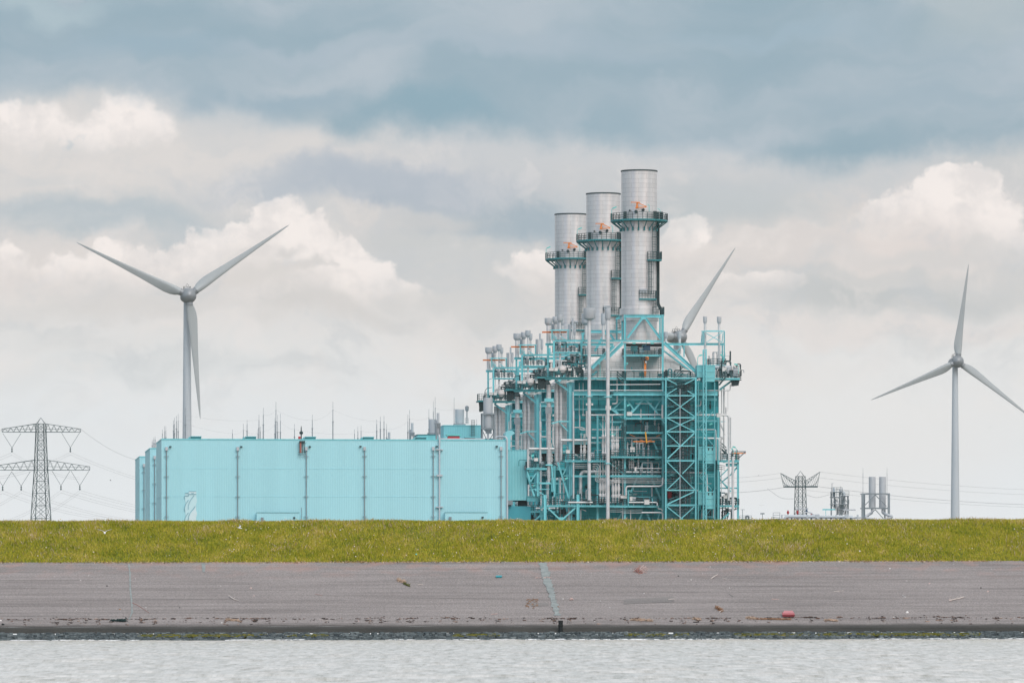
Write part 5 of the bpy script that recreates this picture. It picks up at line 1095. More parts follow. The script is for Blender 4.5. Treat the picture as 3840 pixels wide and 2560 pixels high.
# ---- pipework
PIPES = [(c5,[(28,55),(752,55)],-9,23),(c5,[(28,262),(195,262)],-8.6,16),(c5,[(28,377),(735,377),(756,420),(756,560)],-9.4,24),(c3,[(780,1405),(780,1600)],-12.6,27),
  (c5,[(1235,58),(1690,58),(1690,1255)],-11.6,27),(c5,[(-330,855),(745,855),(1380,868),(1386,1150)],-9.5,30),(c5,[(252,1180),(252,1055),(730,1055),(766,1030),(766,930)],-11.4,24),(c5,[(290,1280),(690,1280),(690,1330)],-11.3,20),
  (c5,[(470,1422),(768,1422),(768,1540)],-10.8,24),(c5,[(690,1330),(700,1370),(745,1372),(762,1400)],-10.6,20),(c5,[(207,668),(207,1540)],-9.6,25),(c5,[(316,1395),(316,1540)],-9.6,16),(c5,[(1330,385),(1545,385),(1556,420),(1556,690)],-10,27),
  (c5,[(1240,262),(1508,262),(1512,330),(1512,690)],-10.4,14),(c5,[(1568,60),(1568,365),(1602,368),(1602,400)],-9,18),(c5,[(1622,0),(1622,520)],-8.8,22),(c5,[(1716,90),(1716,525)],-10.6,18),(c5,[(1748,640),(1748,1560)],-11.8,36),(c5,[(1585,770),(1585,1260)],-9,10),(c5,[(1583,380),(1583,690)],-9.4,16),
  (c3,[(1240,1200),(1752,1200),(1755,1110)],-9.8,14),(c3,[(1630,1150),(1630,1560)],-8,14),(c3,[(1664,1160),(1664,1560)],-8,24),(c3,[(1692,1440),(1692,1560)],-8,20),(c3,[(1720,1180),(1720,1500)],-8.6,6),(c3,[(28,1117),(750,1112)],-10.9,12),(c3,[(28,1196),(790,1200)],-10.8,13),(c3,[(60,1390),(130,1388),(130,1055)],-9,27),(c3,[(28,908),(770,912)],-10.9,12),
  (c3,[(845,1418),(1000,1418)],-8,22),(c3,[(1270,1418),(1330,1418),(1330,1340)],-8.4,20),(c3,[(395,1388),(630,1388)],-8.6,10),
  (c4,[(1505,60),(1950,58)],-9,28),(c4,[(1470,60),(1470,255),(1490,265),(1600,265)],-9.4,16),(c4,[(1640,262),(1950,265)],-9,18),(c4,[(1390,232),(1500,232),(1550,255)],-9.2,16),(c4,[(1640,378),(1950,378)],-9.2,26),(c4,[(1205,410),(1590,410)],-10.4,36),(c4,[(1212,410),(1212,690)],-9.4,28),
  (c4,[(1482,1160),(1482,890),(1510,850),(1950,850)],-9.6,46),(c4,[(1383,0),(1383,1235)],-10.8,24),(c1,[(1412,1220),(1412,1560)],-10.8,15),(c1,[(1500,1090),(1500,1560)],-8.4,10),(c1,[(1556,1090),(1556,1560)],-8.4,10),(c4,[(1568,0),(1568,350),(1590,378)],-9.6,28),(c4,[(1197,930),(1197,1240)],-9,28),(c4,[(1246,930),(1246,1230)],-8.6,30),(c4,[(1560,1240),(1560,1110),(1590,1110)],-11.3,16),
  (c4,[(1310,1280),(1650,1280)],-11.7,26),(c4,[(1322,1300),(1322,1540)],-10,34),(c4,[(1485,1530),(1485,1370),(1560,1400)],-10.6,12),(c4,[(1190,1240),(1190,1420)],-10,16),(c1,[(1245,1074),(1425,1074)],-10.9,9),(c1,[(1365,700),(1435,700),(1435,800)],-8.8,28),(c1,[(1372,620),(1372,555),(1408,555)],-8.6,10),(c1,[(1420,1200),(1990,1200)],-10.9,14),
  (c4,[(1400,445),(1840,445)],-9.6,9),(c4,[(1740,1280),(1950,1280)],-10,14),(c4,[(1390,600),(1500,670),(1590,672)],-8.8,24),(c4,[(1075,690),(1080,560),(1115,558)],-8.6,9),(c4,[(915,0),(915,730)],-10,16),(c4,[(925,360),(1000,362)],-9,14),(c4,[(760,530),(1115,530)],-9.4,32),(c4,[(1095,200),(1095,460),(1112,500)],-9,20),(c4,[(745,530),(745,800)],-9.4,28),(c4,[(755,1030),(755,1190)],-9,20)]
for a in PIPES: pipe(*a)
for y in (945, 975, 1002): pipe(c5, [(80, y), (745, y+4), (800, y+6), (1100, y+8)], -11.1-(y-945)*.004, 8, flange=False, n=6)
for y in (1365, 1390, 1410): pipe(c5, [(0, y), (180, y+4), (200, y+18), (480, y+20)], -10.4, 7, flange=False, n=6)
for k, y in enumerate((1345, 1368, 1392)): pipe(c5, [(820+k*8, y-30), (930, y-22), (985, y+30-k*4), (1130, y+30-k*4), (1200, y-20)], -10.6, 8, flange=False, n=6)
for k in range(4): pipe(c4, [(1650, 742+k*26), (1720-k*16, 742+k*26), (1750-k*20, 775+k*24), (1750-k*20, 930+k*16), (1800, 965+k*20), (1950, 968+k*22)], -10.9+.1*k, 8, flange=False, n=6)
for k in range(3): pipe(c4, [(1400, 745+k*25), (1580, 745+k*25)], -10.6, 8, flange=False, n=6)
for k, x in enumerate((1510, 1526)): pipe(c5, [(x, 690), (x, 1535)], -9.4, 9, DARK, flange=False, n=6)
for y in (745, 772, 800): pipe(c5, [(830, y), (1210, y+2), (1500, y+4), (1640, y+24)], -10.2, 7, DARK, flange=False, n=6)
for y in (1072, 1095, 1115, 1135, 1160): pipe(c3, [(300, y), (790, y), (1235, y)], -9.6 + (y % 7)*.05, 7, DARK, flange=False, n=6)
pipe(c5, [(395, 805), (752, 805)], -11, 12); boxp(c5, 372, 788, 398, 840, -11.2, WHITEM, 'instrument_box')
# ---- valves in rows
for x in (1758, 1795, 1830): valve(c4, x, 1275, -10.4, 7.6, .30); pipe(c4, [(x, 1130), (x, 1010)], -10.4, 8, flange=False, n=6)
for x in (68, 108, 150): valve(c5, x, 1280, -10.4, 7.2, .32); pipe(c5, [(x, 1140), (x, 1060)], -10.4, 10, flange=False, n=6)
for x in (52, 82, 115, 140): valve(c5, x, 632, -10.2, 5.2, .24)
for x in (1795, 1830, 1925): valve(c4, x, 690, -10.2, 8, .26)
for x in (895, 930, 965, 1000): valve(c5, x, 690, -9.4, 5.5, .24, DARK); valve(c5, x+8, 1310, -9.4, 5.5, .24, DARK)
for x in (1490, 1530, 1545): valve(c4, x, 690, -9.8, 4.6, .22, WHITEM if x != 1490 else STEEL)
for x, y in ((460,180),(655,205),(425,800),(560,800),(300,820),(330,820),(355,820)): valve(c5, x, y, -8.8, 2.6, .22)
# ---- dark openings, hatches, small boxes, red hydrant
boxp(c4, 1400, 472, 1588, 605, -7.45, BLACK, 'casing_opening', .3); boxp(c4, 1385, 455, 1600, 470, -7.9, TEAL, 'opening_lintel', .6)
for c, x, y, r in ((c4,1495,330,24),(c4,1570,1052,27),(c5,560,1000,20)):
    q = MB(); p = pt(c, x, y, -7.5); q.lathe(p, [(mm(c, r)*.2, -.16), (mm(c, r)*.9, -.12), (mm(c, r), 0), (mm(c, r), .22)], 20, 'y'); B.part('manhole_cover', q, TEAL if x != 1570 else DARK)
for c, x0, y0, x1, y1, ly, m_ in [(c5,312,508,375,572,-10.2,WHITEM),(c5,178,1188,262,1222,-11,WHITEM),(c5,305,1203,342,1258,-11,WHITEM),(c5,510,1245,580,1308,-11.6,WHITEM),(c5,1525,38,1578,88,-12,WHITEM),(c5,1618,1182,1672,1225,-9,WHITEM),(c4,1280,548,1336,592,-11,WHITEM),(c4,835,662,888,703,-9.8,WHITEM),
        (c1,1068,882,1136,918,-11.2,WHITEM),(c1,1145,872,1192,920,-11.4,WHITEM),(c1,1342,885,1390,918,-11,WHITEM),(c1,1000,880,1030,920,-10,WHITEM),(c4,265*1+1380-1380+250,260,300,330,-9,WHITEM) if False else (c3,1640,872,1702,930,-10.4,WHITEM),(c3,1712,870,1770,950,-9.6,SIL),(c3,1800,872,1862,1000,-10.4,SIL),(c1,1018,1440,1110,1532,-11.4,GREY),(c1,1880,1425,1955,1478,-12.6,WHITEM),(c1,1600,1388,1622,1412,-12.4,WHITEM),(c1,1675,1388,1698,1412,-12.4,WHITEM),(c4,930,1372,950,1395,-9,WHITEM),
        (c5,1655,1370,1690,1440,-6,WHITEM),(c5,600,560,618,640,-10,GREY),(c3,272,1508,345,1560,-9.6,WHITEM),(c4,1210,1238,1240,1262,-11,WHITEM),(c5,1640,540,1665,600,-8.8,GREY)]:
    boxp(c, x0, y0, x1, y1, ly, m_, 'instrument_box')
q = MB(); p = pt(c5, 862, 1225, -9.8); q.lathe((p[0], p[1], p[2]), [(.35, 0), (.38, 1.1), (.6, 1.15), (.62, 1.55), (.3, 1.6), (.2, 1.8), (.01, 1.9)], 12); q.tube([(p[0]-.75, p[1], p[2]+1.3), (p[0]+.75, p[1], p[2]+1.3)], .22, 8); B.part('hydrant', q, REDM)
# ---- drums and vessels on the upper decks
for c, x, y, r, ly in ((c1,1250,905,72,-9.4),(c3,1790,930,50,-8.5)):
    q = MB(); p = pt(c, x, y, ly); rr = mm(c, r); q.lathe(p, [(.01, -rr*1.3), (rr*.6, -rr*1.15), (rr*.92, -rr*.7), (rr, 0), (rr, rr*2.2), (rr*.8, rr*2.7), (.01, rr*2.9)], 20, 'y'); B.part('steam_drum', q, HOODM)
q = MB(); rr = mm(c3, 26); p = pt(c3, 1530, 868, -9); q.tube([p, pt(c3, 1760, 868, -9)], rr, 14); B.part('steam_drum', q, SIL)
boxp(c1, 1190, 545, 1206, 620, -8.6, BLUEM, 'motor', .8); boxp(c3, 512, 562, 606, 622, -7.4, BLUEM, 'motor', 1.2); boxp(c3, 362, 572, 430, 612, -7.2, BLUEM, 'motor', 1.)
q = MB(); q.box(pt(c3, 260, 525, -7), pt(c3, 770, 575, -5)); B.part('hood_slot', q, BLACK)
for x in (375, 635): boxp(c3, x-22, 518, x+22, 532, -9.6, LAMPM, 'floodlight', .3)
for c, x0, y, x1 in ((c5,315,678,362),(c5,662,678,715),(c5,632,122,660),(c5,30,330,95)): boxp(c, x0, y-6, x1, y+6, -10.3, LAMPM, 'strip_light', .2)
for c, a in ((c1,(1800,1010,840,1785,820)),(c3,(1287,830,720,1350,700)),(c3,(1655,800,710,1612,695)),(c3,(1872,960,850,1812,830)),(c5,(1800,690,535,1745,510)),(c5,(1755,690,555,1728,535)),(c3,(258,840,825,285,815))):
    lamp(c, *a, -11 if c is not c5 else -8.8)
for c, x, y in ((c3,1190,1170),(c3,1200,1415),(c3,290,1412),(c5,1440,185),(c5,1170,120),(c5,1175,512),(c5,1172,935),(c5,1280,1125),(c4,810,625),(c4,1285,945)):
    q = MB(); a = pt(c, x-20, y+8, -10.9); b_ = pt(c, x+20, y-8, -10.9); q.bar(a, b_, .26, .3); B.part('floodlight', q, LAMPM)
# ---- pipe clutter on the crowded upper-left decks and in the bays
cr_ = random.Random(3)
def clutter(c, x0, x1, y, ly0, ly1, n, hmax, what, kinds):
    for k in range(n):
        x = cr_.uniform(x0, x1); ly = cr_.uniform(ly0, ly1); q = MB(); p = pt(c, x, y, ly); kind = cr_.choice(kinds); h = cr_.uniform(.4, 1)*hmax
        if kind == 'valve': valve_mb(q, p, h, cr_.uniform(.16, .28), cr_); nm, m_ = 'valve', cr_.choice((STEEL, DARK, DARK, SIL))
        elif kind == 'pipe':
            dx = cr_.uniform(-2.2, 2.2); q.tube(bend([p, (p[0], p[1], p[2]+h), (p[0]+dx, p[1], p[2]+h), (p[0]+dx, p[1]+.01, p[2]+h*cr_.choice((.2, .6, 1.6)))], .25), cr_.uniform(.05, .15), 6); nm, m_ = what, cr_.choice((STEEL, DARK, DARK, TEAL2, STEEL))
        else:
            w = cr_.uniform(.25, .6); q.box((p[0]-w, ly, p[2]+h*.3), (p[0]+w, ly+.4, p[2]+h*.3+w*1.6)); q.bar((p[0], ly+.2, p[2]), (p[0], ly+.2, p[2]+h*.3), .1); nm, m_ = 'control_box', cr_.choice((DARK, TEAL2, SIL))
        B.part(nm, q, m_)
clutter(c1, 1060, 1540, 1002, -10.6, -7, 34, 3.2, 'small_pipe', ('valve', 'pipe', 'pipe', 'box')); clutter(c1, 1160, 1500, 640, -9.2, -6.5, 8, 2.0, 'small_pipe', ('valve', 'pipe')); clutter(c1, 1340, 1560, 798, -9, -6, 10, 1.8, 'small_pipe', ('valve', 'pipe', 'box'))
clutter(c3, 1540, 1870, 1015, -10.6, -5, 22, 3.0, 'small_pipe', ('valve', 'pipe', 'pipe', 'box')); clutter(c3, 1420, 1690, 835, -9, -5, 9, 2.4, 'small_pipe', ('valve', 'pipe')); clutter(c5, 1560, 1800, 688, -8.5, -5, 9, 2.2, 'small_pipe', ('valve', 'pipe', 'box')); clutter(c5, 1560, 1800, 1316, -8.5, -5, 9, 2.2, 'small_pipe', ('valve', 'pipe', 'box'))
clutter(c5, 60, 740, 895, -10, -7.6, 12, 2.6, 'branch_pipe', ('valve', 'pipe', 'pipe')); clutter(c5, 60, 680, 1318, -10.4, -7.6, 14, 3.4, 'branch_pipe', ('valve', 'pipe', 'box')); clutter(c5, 270, 740, 632, -10, -7.6, 7, 3.4, 'branch_pipe', ('valve', 'pipe')); clutter(c5, 290, 740, 290, -10, -7.6, 7, 2.6, 'branch_pipe', ('valve', 'pipe'))
clutter(c4, 1400, 1700, 1318, -11, -7.6, 12, 3.2, 'branch_pipe', ('valve', 'pipe', 'box')); clutter(c4, 1280, 1700, 688, -10, -7.6, 8, 3, 'branch_pipe', ('valve', 'pipe', 'box')); clutter(c4, 760, 1000, 793, -9, -6.5, 9, 3, 'branch_pipe', ('valve', 'pipe', 'box')); clutter(c4, 830, 1010, 1335, -9, -7, 6, 3, 'branch_pipe', ('valve', 'pipe', 'box'))
clutter(c5, 840, 1200, 690, -9.4, -7.6, 9, 4, 'bay_pipe', ('valve', 'pipe')); clutter(c5, 840, 1200, 1310, -9.4, -7.6, 9, 4, 'bay_pipe', ('valve', 'pipe')); clutter(c3, 850, 1500, 1470, -9, -7.6, 8, 3, 'bay_pipe', ('pipe', 'valve')); clutter(c5, 1250, 1500, 1500, -9, -7.6, 8, 3, 'bay_pipe', ('pipe', 'valve')); clutter(c3, 840, 1270, 1015, -10, -7, 7, 1.6, 'bay_pipe', ('box', 'pipe')); clutter(c3, 270, 760, 1015, -10.2, -7, 6, 1.2, 'bay_pipe', ('box', 'pipe')); clutter(c3, 260, 740, 676, -9, -5.5, 8, 2.0, 'bay_pipe', ('box', 'pipe', 'valve'))
clutter(c5, 1560, 1740, 1540, -8.5, -5, 8, 4, 'bay_pipe', ('pipe', 'valve')); clutter(c4, 1030, 1400, 1540, -10.5, -7.6, 8, 5, 'bay_pipe', ('pipe', 'valve', 'box'))
for k in range(62):
    c = c5; x0 = cr_.uniform(40, 560); x1 = x0 + cr_.uniform(90, 420); y = cr_.uniform(20, 1500); w = cr_.choice((5, 6, 8, 10))
    if k % 4 == 3: x0, x1 = cr_.uniform(830, 1000), cr_.uniform(1050, 1500)
    if k % 4 == 2: c = c4; x0 = cr_.uniform(1400, 1600); x1 = x0 + cr_.uniform(100, 330)
    dy_ = cr_.choice((0, 0, 40, -40, 70)); ly_ = cr_.uniform(-9, -7.6)
    pipe(c, [(x0, y), ((x0+x1)/2, y), ((x0+x1)/2, y+dy_), (x1, y+dy_)] if dy_ else [(x0, y), (x1, y)], ly_, w, cr_.choice((DARK, STEEL, TEAL2, RAILM)), flange=False, n=6, name='conduit')
# ladders and small stairs between decks
def ladder(c, x0, x1, ya, yb, ly, T=None, m_=None, cage=False, name='ladder'):
    q = MB(); a = pt(c, x0, ya, ly); b_ = pt(c, x1, yb, ly); q.bar((a[0], ly, a[2]), (a[0], ly, b_[2]), .07); q.bar((b_[0], ly, a[2]), (b_[0], ly, b_[2]), .07); n = int(abs(b_[2]-a[2])/.4)
    for k in range(n+1): z = b_[2] + (a[2]-b_[2])*k/max(1, n); q.bar((a[0], ly, z), (b_[0], ly, z), .045)
    if cage:
        for k in range(0, n+1, 3):
            z = b_[2] + (a[2]-b_[2])*k/max(1, n); q.rail([(a[0]-.1, ly, z), (a[0]-.1, ly-.6, z), (b_[0]+.1, ly-.6, z), (b_[0]+.1, ly, z)], .05, 9, .09, 0)
        for xx in (a[0]-.1, b_[0]+.1, (a[0]+b_[0])/2): q.bar((xx, ly-.6, a[2]), (xx, ly-.6, b_[2]), .08)
    return (T or B).part(name, q, m_ or RAILM)
ladder(c5, 195, 228, 130, 640, -10.2, cage=True); ladder(c3, 720, 752, 700, 1010, -9.6); ladder(c3, 545, 580, 1410, 1580, -8.9); ladder(c5, 605, 620, 545, 640, -10.8)
def stair(c, x0, y0, x1, y1, ly, T=None, m_=None, w=.9):
    q = MB(); a = Vector(pt(c, x0, y0, ly)); b_ = Vector(pt(c, x1, y1, ly)); o = Vector((0, w, 0)); u = Vector((0, 0, 1))
    for s in (Vector((0, 0, 0)), o): q.bar(a+s, b_+s, .22, .06); q.bar(a+s+u*.55, b_+s+u*.55, .07); q.bar(a+s+u*1.05, b_+s+u*1.05, .08)
    n = max(3, int((b_-a).length/.32))
    for k in range(n): p = a.lerp(b_, (k+.5)/n); q.box((p.x-.13, p.y, p.z-.02), (p.x+.13, p.y+w, p.z+.02)); 
    for k in range(0, n, 4): p = a.lerp(b_, (k+.5)/n); q.bar(p, p+u*1.05, .045)
    return (T or B).part('stair_flight', q, m_ or RAILM)
stair(c3, 130, 1010, 240, 1110, -10.8); stair(c3, 960, 1075, 1080, 950, -11); stair(c5, 45, 690, 215, 830, -10.9); stair(c3, 1600, 1120, 1700, 990, -11.3); stair(c5, 1580, 520, 1660, 600, -9.2); stair(c4, 1560, 640, 1620, 700, -11.2)
# swept black pipe on the left balcony
pipe(c1, [(1000, 900), (1005, 850), (1030, 815), (1110, 798)], -10.8, 10, DARK, flange=False, n=6)

# ================================================================ stair tower in front of the boiler house
TF, TB_ = -15., -11.6; STM = mat('grey_teal_stair_steel', (.06, .20, .22), .6, var=.15)
bse = pt(c5, 1015, 0, TF); ST_ = Thing('stair_tower', (bse[0], TF, ZG), 'open turquoise braced stair tower in front of the boiler house', 'stair tower')
for x in (809, 1228):
    col(c5, x, -470, None, TF, 23, T=ST_); col(c5, x, -465, None, TB_, 20, T=ST_)
LV = [-458, -212, 95, 292, 490, 695, 1110, 1318]
for y in LV:
    beam(c5, 815, y, 1222, y, TF, 15 if y not in (695, 1318) else 24, T=ST_); beam(c5, 815, y, 1222, y, TB_, 12, T=ST_)
for x0, y0, x1, y1 in [(820,-441,961,-373),(1210,-441,1074,-373),(961,-314,820,-226),(1113,-280,1205,-226),(820,-197,1015,-55),(1015,-55,1210,76),(1205,-202,1015,-60),(1015,-60,830,70),(825,100,1005,190),(1005,190,1205,285),(1205,105,1005,195),(1005,195,825,285),(825,310,1005,480),(1208,310,835,668),(825,712,1212,1100),(1205,712,1040,880),(1005,930,825,1100),(1203,1130,830,1305),(825,1340,1060,1525),(1205,1340,1000,1530)]:
    brace(c5, x0, y0, x1, y1, TF+.05, 16 if (x0, y0) in ((1208,310),(1203,1130)) else 11, T=ST_)
for k, (ya, yb) in enumerate(zip([-458, -340, -212, -60, 95, 292, 490, 695, 900, 1110, 1318], [-340, -212, -60, 95, 292, 490, 695, 900, 1110, 1318, 1530])):
    ym = (ya+yb)/2; s = k % 2
    stair(c5, 860, yb, 1180, ym, TF+.5, ST_, STM); stair(c5, 1180, ym, 860, ya, TF+1.7, ST_, STM)
    q = MB(); a = pt(c5, 1150, ym, TF+.3); b_ = pt(c5, 1215, ym, TB_-.2); q.box((a[0], TF+.3, a[2]-.12), (b_[0], TB_-.2, a[2])); d_ = ST_.part('landing', q, TEAL2); q = MB(); q.rail([(a[0], TF+.3, a[2]), (b_[0], TF+.3, a[2])], 1.1, .8, .05); obj('railing', q.shift(ST_.base), RAILM, d_)
    q = MB(); a = pt(c5, 825, yb, TF+.3); b_ = pt(c5, 900, yb, TB_-.2); q.box((a[0], TF+.3, a[2]-.12), (b_[0], TB_-.2, a[2])); d_ = ST_.part('landing', q, TEAL2); q = MB(); q.rail([(a[0], TF+.3, a[2]), (b_[0], TF+.3, a[2])], 1.1, .8, .05); obj('railing', q.shift(ST_.base), RAILM, d_)
for xa, xb in ((985, 1015), (1040, 1075), (1100, 1130)): ladder(c5, xa, xb, -380, 1500, TF+.9, ST_, DARK, True, 'caged_ladder')
q = MB(); p = pt(c5, 1008, -310, TF-.1); q.tube([p, (p[0], TF-.1, ZG)], .07, 6); ST_.part('riser_pipe', q, SIL)
# ================================================================ goods hoist: lattice mast, guide posts and cabins
HF = -14.4; bse = pt(c5, 1358, 0, HF); HO = Thing('goods_hoist', (bse[0], HF, ZG), 'tall turquoise lattice hoist mast with cabins at three levels', 'hoist')
q = MB(); xa, xb = pt(c5, 1338, 0, HF)[0], pt(c5, 1378, 0, HF)[0]; z1 = pt(c3, 1388, 612, HF)[2]
for x in (xa, xb):
    for y in (HF, HF+.9): q.bar((x, y, ZG), (x, y, z1), .11)
n = int((z1-ZG)/1.0)
for k in range(n):
    za_, zb_ = ZG + k*(z1-ZG)/n, ZG + (k+1)*(z1-ZG)/n; s = k % 2; q.bar((xa if s else xb, HF, za_), (xb if s else xa, HF, zb_), .075); q.bar((xa, HF, zb_), (xb, HF, zb_), .06); q.bar((xa, HF, za_ if s else zb_), (xa, HF+.9, zb_ if s else za_), .06); q.bar((xb, HF, za_), (xb, HF+.9, zb_), .06)
HO.part('lattice_mast', q, TEAL)
for x in (1263, 1494): col(c5, x, -400, None, HF+.6, 11, T=HO, name='guide_post')
LAT = mat('light_turquoise_cabin', (.20, .56, .60), .5, var=.05)
for c, x0, x1, y0, y1, xs_, ym in ((c3,1285,1530,838,1072,1356,1012),(c5,1265,1497,503,738,1385,690),(c5,1265,1497,1132,1370,1385,1315)):
    q = MB(); l = HF+1.1; a = pt(c, x0, y0, l); b_ = pt(c, x1, ym, l); e = pt(c, xs_, y1, l); q.box((a[0], l, b_[2]), (b_[0], l+3, a[2])); q.box((e[0], l, e[2]), (b_[0]-.001, l+3, b_[2]-.001))
    cab = HO.part('cabin', q, LAT); q = MB(); w = b_[0]-a[0]
    for f_ in (0, .5, 1): q.box((a[0]+w*f_-.07, l-.06, b_[2]), (a[0]+w*f_+.07, l-.002, a[2]))
    q.box((a[0]-.05, l-.09, a[2]-.16), (b_[0]+.05, l-.003, a[2]+.05)); q.box((a[0]-.05, l-.08, (a[2]+b_[2])/2-.08), (b_[0]+.05, l-.003, (a[2]+b_[2])/2+.08)); q.box((e[0], l-.05, e[2]), (b_[0], l-.003, e[2]+.12)); q.box((e[0], l-.07, b_[2]-.08), (b_[0], l-.003, b_[2]+.08)); obj('frame', q.shift(HO.base), TEAL, cab)
    if c is c5:
        for fx in (.62, .84): q = MB(); q.box((a[0]+w*fx-.1, l-.03, (a[2]+b_[2])/2+.55), (a[0]+w*fx+.1, l-.002, (a[2]+b_[2])/2+1.6)); obj('window', q.shift(HO.base), DARK, cab)
for x0, y0, x1, y1 in ((1275,240,1470,10),(1275,240,1480,490),(1275,915,1440,750),(1275,915,1480,1130),(1310,1525,1440,1380),(1275,920,1490,918)): brace(c5, x0, y0, x1, y1, HF+2.4, 9, T=HO)
for y in (95, 690, 1315): beam(c5, 1240, y, 1340, y-2, HF+1.5, 9, T=HO, plain=True)
for y in (300, 890, 1480): beam(c5, 1385, y, 1494, y, HF+.7, 6, T=HO, plain=True)

# ================================================================ chimneys
CR_ = 3.157
CH = Thing('chimney', (0, 0, pt(c3, 0, 500, 0)[2]), 'nearest and tallest-looking silver chimney, in front on the right', 'chimney', 'three silver chimneys')
zt_c = pt(c2, 972, 55, 0)[2]; zb_c = pt(c3, 0, 505, 0)[2]
q = MB(); q.lathe((0, 0, 0), [(CR_, zb_c), (CR_, zt_c), (CR_-.25, zt_c), (CR_-.27, zt_c-3), (.01, zt_c-3)], 72); CH.part('shell', q, ALU)
q = MB(); q.lathe((0, 0, 0), [(CR_+.02, zt_c-.14), (CR_+.08, zt_c-.12), (CR_+.08, zt_c+.10), (CR_-.28, zt_c+.10)], 72); CH.part('top_rim', q, DARK)
for ya, yb, e in ((1316, 1378, .30), (1398, 1432, .26)):
    za_, zb_ = pt(c2, 972, ya, 0)[2], pt(c2, 972, yb, 0)[2]; q = MB(); q.lathe((0, 0, 0), [(CR_+.01, za_+.06), (CR_+e, za_), (CR_+e, zb_), (CR_+.01, zb_-.05)], 64); CH.part('stiffening_band', q, ALU)
zp = pt(c2, 972, 493, -4)[2]; ro = 5.0
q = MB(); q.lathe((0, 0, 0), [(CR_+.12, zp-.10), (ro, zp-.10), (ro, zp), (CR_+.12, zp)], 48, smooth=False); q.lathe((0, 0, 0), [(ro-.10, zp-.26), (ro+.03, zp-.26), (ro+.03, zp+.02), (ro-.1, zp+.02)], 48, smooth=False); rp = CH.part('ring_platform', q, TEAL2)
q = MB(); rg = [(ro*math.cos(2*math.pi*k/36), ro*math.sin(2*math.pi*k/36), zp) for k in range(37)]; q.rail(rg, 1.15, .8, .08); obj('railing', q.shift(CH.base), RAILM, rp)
for k in range(20):
    a = 2*math.pi*(k+.5)/20; ca, sa = math.cos(a), math.sin(a); q = MB(); q.bar((ca*(ro-.15), sa*(ro-.15), zp-.3), (ca*(CR_+.12), sa*(CR_+.12), zp-1.5), .15); q.box((ca*(CR_+.16)-.14, sa*(CR_+.16)-.14, zp-1.95), (ca*(CR_+.16)+.14, sa*(CR_+.16)+.14, zp-1.35)); CH.part('bracket', q, TEAL2)
def surf(xc2, off=.35):
    x = (xc2-972)/2.45*MPX; return (x, -math.sqrt(max(.04, CR_*CR_ - min(x*x, CR_*CR_*.99))) - off)
def zc(y): return pt(c2, 972, y, -2.5)[2]
def cladder(xa, xb, ya, yb):
    (x0, l0), (x1, l1) = surf(xa), surf(xb); q = MB(); za_, zb_ = zc(ya), zc(yb)
    for x, l in ((x0, l0), (x1, l1)): q.bar((x, l, za_), (x, l, zb_), .09); q.bar((x*1.12, l-.55, za_), (x*1.12, l-.55, zb_), .05)
    q.bar(((x0+x1)/2*1.1, (l0+l1)/2-.75, za_), ((x0+x1)/2*1.1, (l0+l1)/2-.75, zb_), .05); n = int((za_-zb_)/.42)
    for k in range(n+1):
        z = zb_+(za_-zb_)*k/n; q.bar((x0, l0, z), (x1, l1, z), .05)
        if k % 3 == 0: q.bar((x0, l0, z), (x0*1.12, l0-.55, z), .05); q.bar((x1, l1, z), (x1*1.12, l1-.55, z), .05); q.bar((x0*1.12, l0-.55, z), (x1*1.12, l1-.55, z), .05)
    CH.part('ladder', q, RAILM)
def cplat(xa, xb, y, rail=1.35):
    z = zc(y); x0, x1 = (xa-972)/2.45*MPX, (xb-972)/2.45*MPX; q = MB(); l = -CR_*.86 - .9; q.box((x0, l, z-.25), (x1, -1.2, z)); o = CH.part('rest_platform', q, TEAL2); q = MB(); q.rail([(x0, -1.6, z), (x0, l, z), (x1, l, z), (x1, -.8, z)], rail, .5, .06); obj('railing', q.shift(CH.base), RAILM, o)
cladder(1076, 1114, 540, 865); cplat(1030, 1158, 866); cladder(1036, 1068, 866, 1185); cplat(950, 1110, 1225); cladder(1092, 1112, 1240, 1350); cplat(1078, 1180, 1374)
q = MB()
for x in (1122, 1132, 1142): xx = (x-972)/2.45*MPX + .12; q.tube(bend([(xx, -1.0, zc(520)), (xx, -1.0, zc(1270)), (xx+.6, -1.2, zc(1320)), (xx+.6, -1.2, zc(1380))], .5), .13, 6)
CH.part('cable_riser', q, DARK)
x0, l0 = surf(955, .12); x1, l1 = surf(1022, .12); q = MB(); q.box((x0, l0-.25, zc(1172)), (x1, l0+.5, zc(1140))); q.box((x0-.08, l0-.3, zc(1140)), (x1+.08, l0+.5, zc(1136))); CH.part('access_door', q, SIL)
x0, l0 = surf(983, .06); q = MB(); q.box((x0, l0, zc(1075)), (x0+.35, l0+.3, zc(1045))); CH.part('inspection_hatch', q, ALU)
for x, y, r in ((922, 428, .28), (988, 412, .26), (868, 415, .14), (1100, 425, .12)):
    xx, l = surf(x, .25); q = MB(); q.lathe((xx, l, zc(y)), [(r*.5, -.1), (r, -.05), (r, .3)], 12, 'y'); CH.part('sampling_port', q, DARK)
xx, l = surf(930, .5); q = MB(); z = zc(345); q.bar((xx, l, zc(400)), (xx, l, z), .26); q.bar((xx-1.1, l-.2, z), (xx+.5, l-.2, z), .14); q.bar((xx, l-.2, z), (xx+1.65, l-.2, zc(385)), .12); q.bar((xx, l-.2, zc(392)), (xx+1.65, l-.2, zc(388)), .14); q.bar((xx-.25, l, zc(400)), (xx+.15, l, z), .16); CH.part('davit_crane', q, ORANGE)
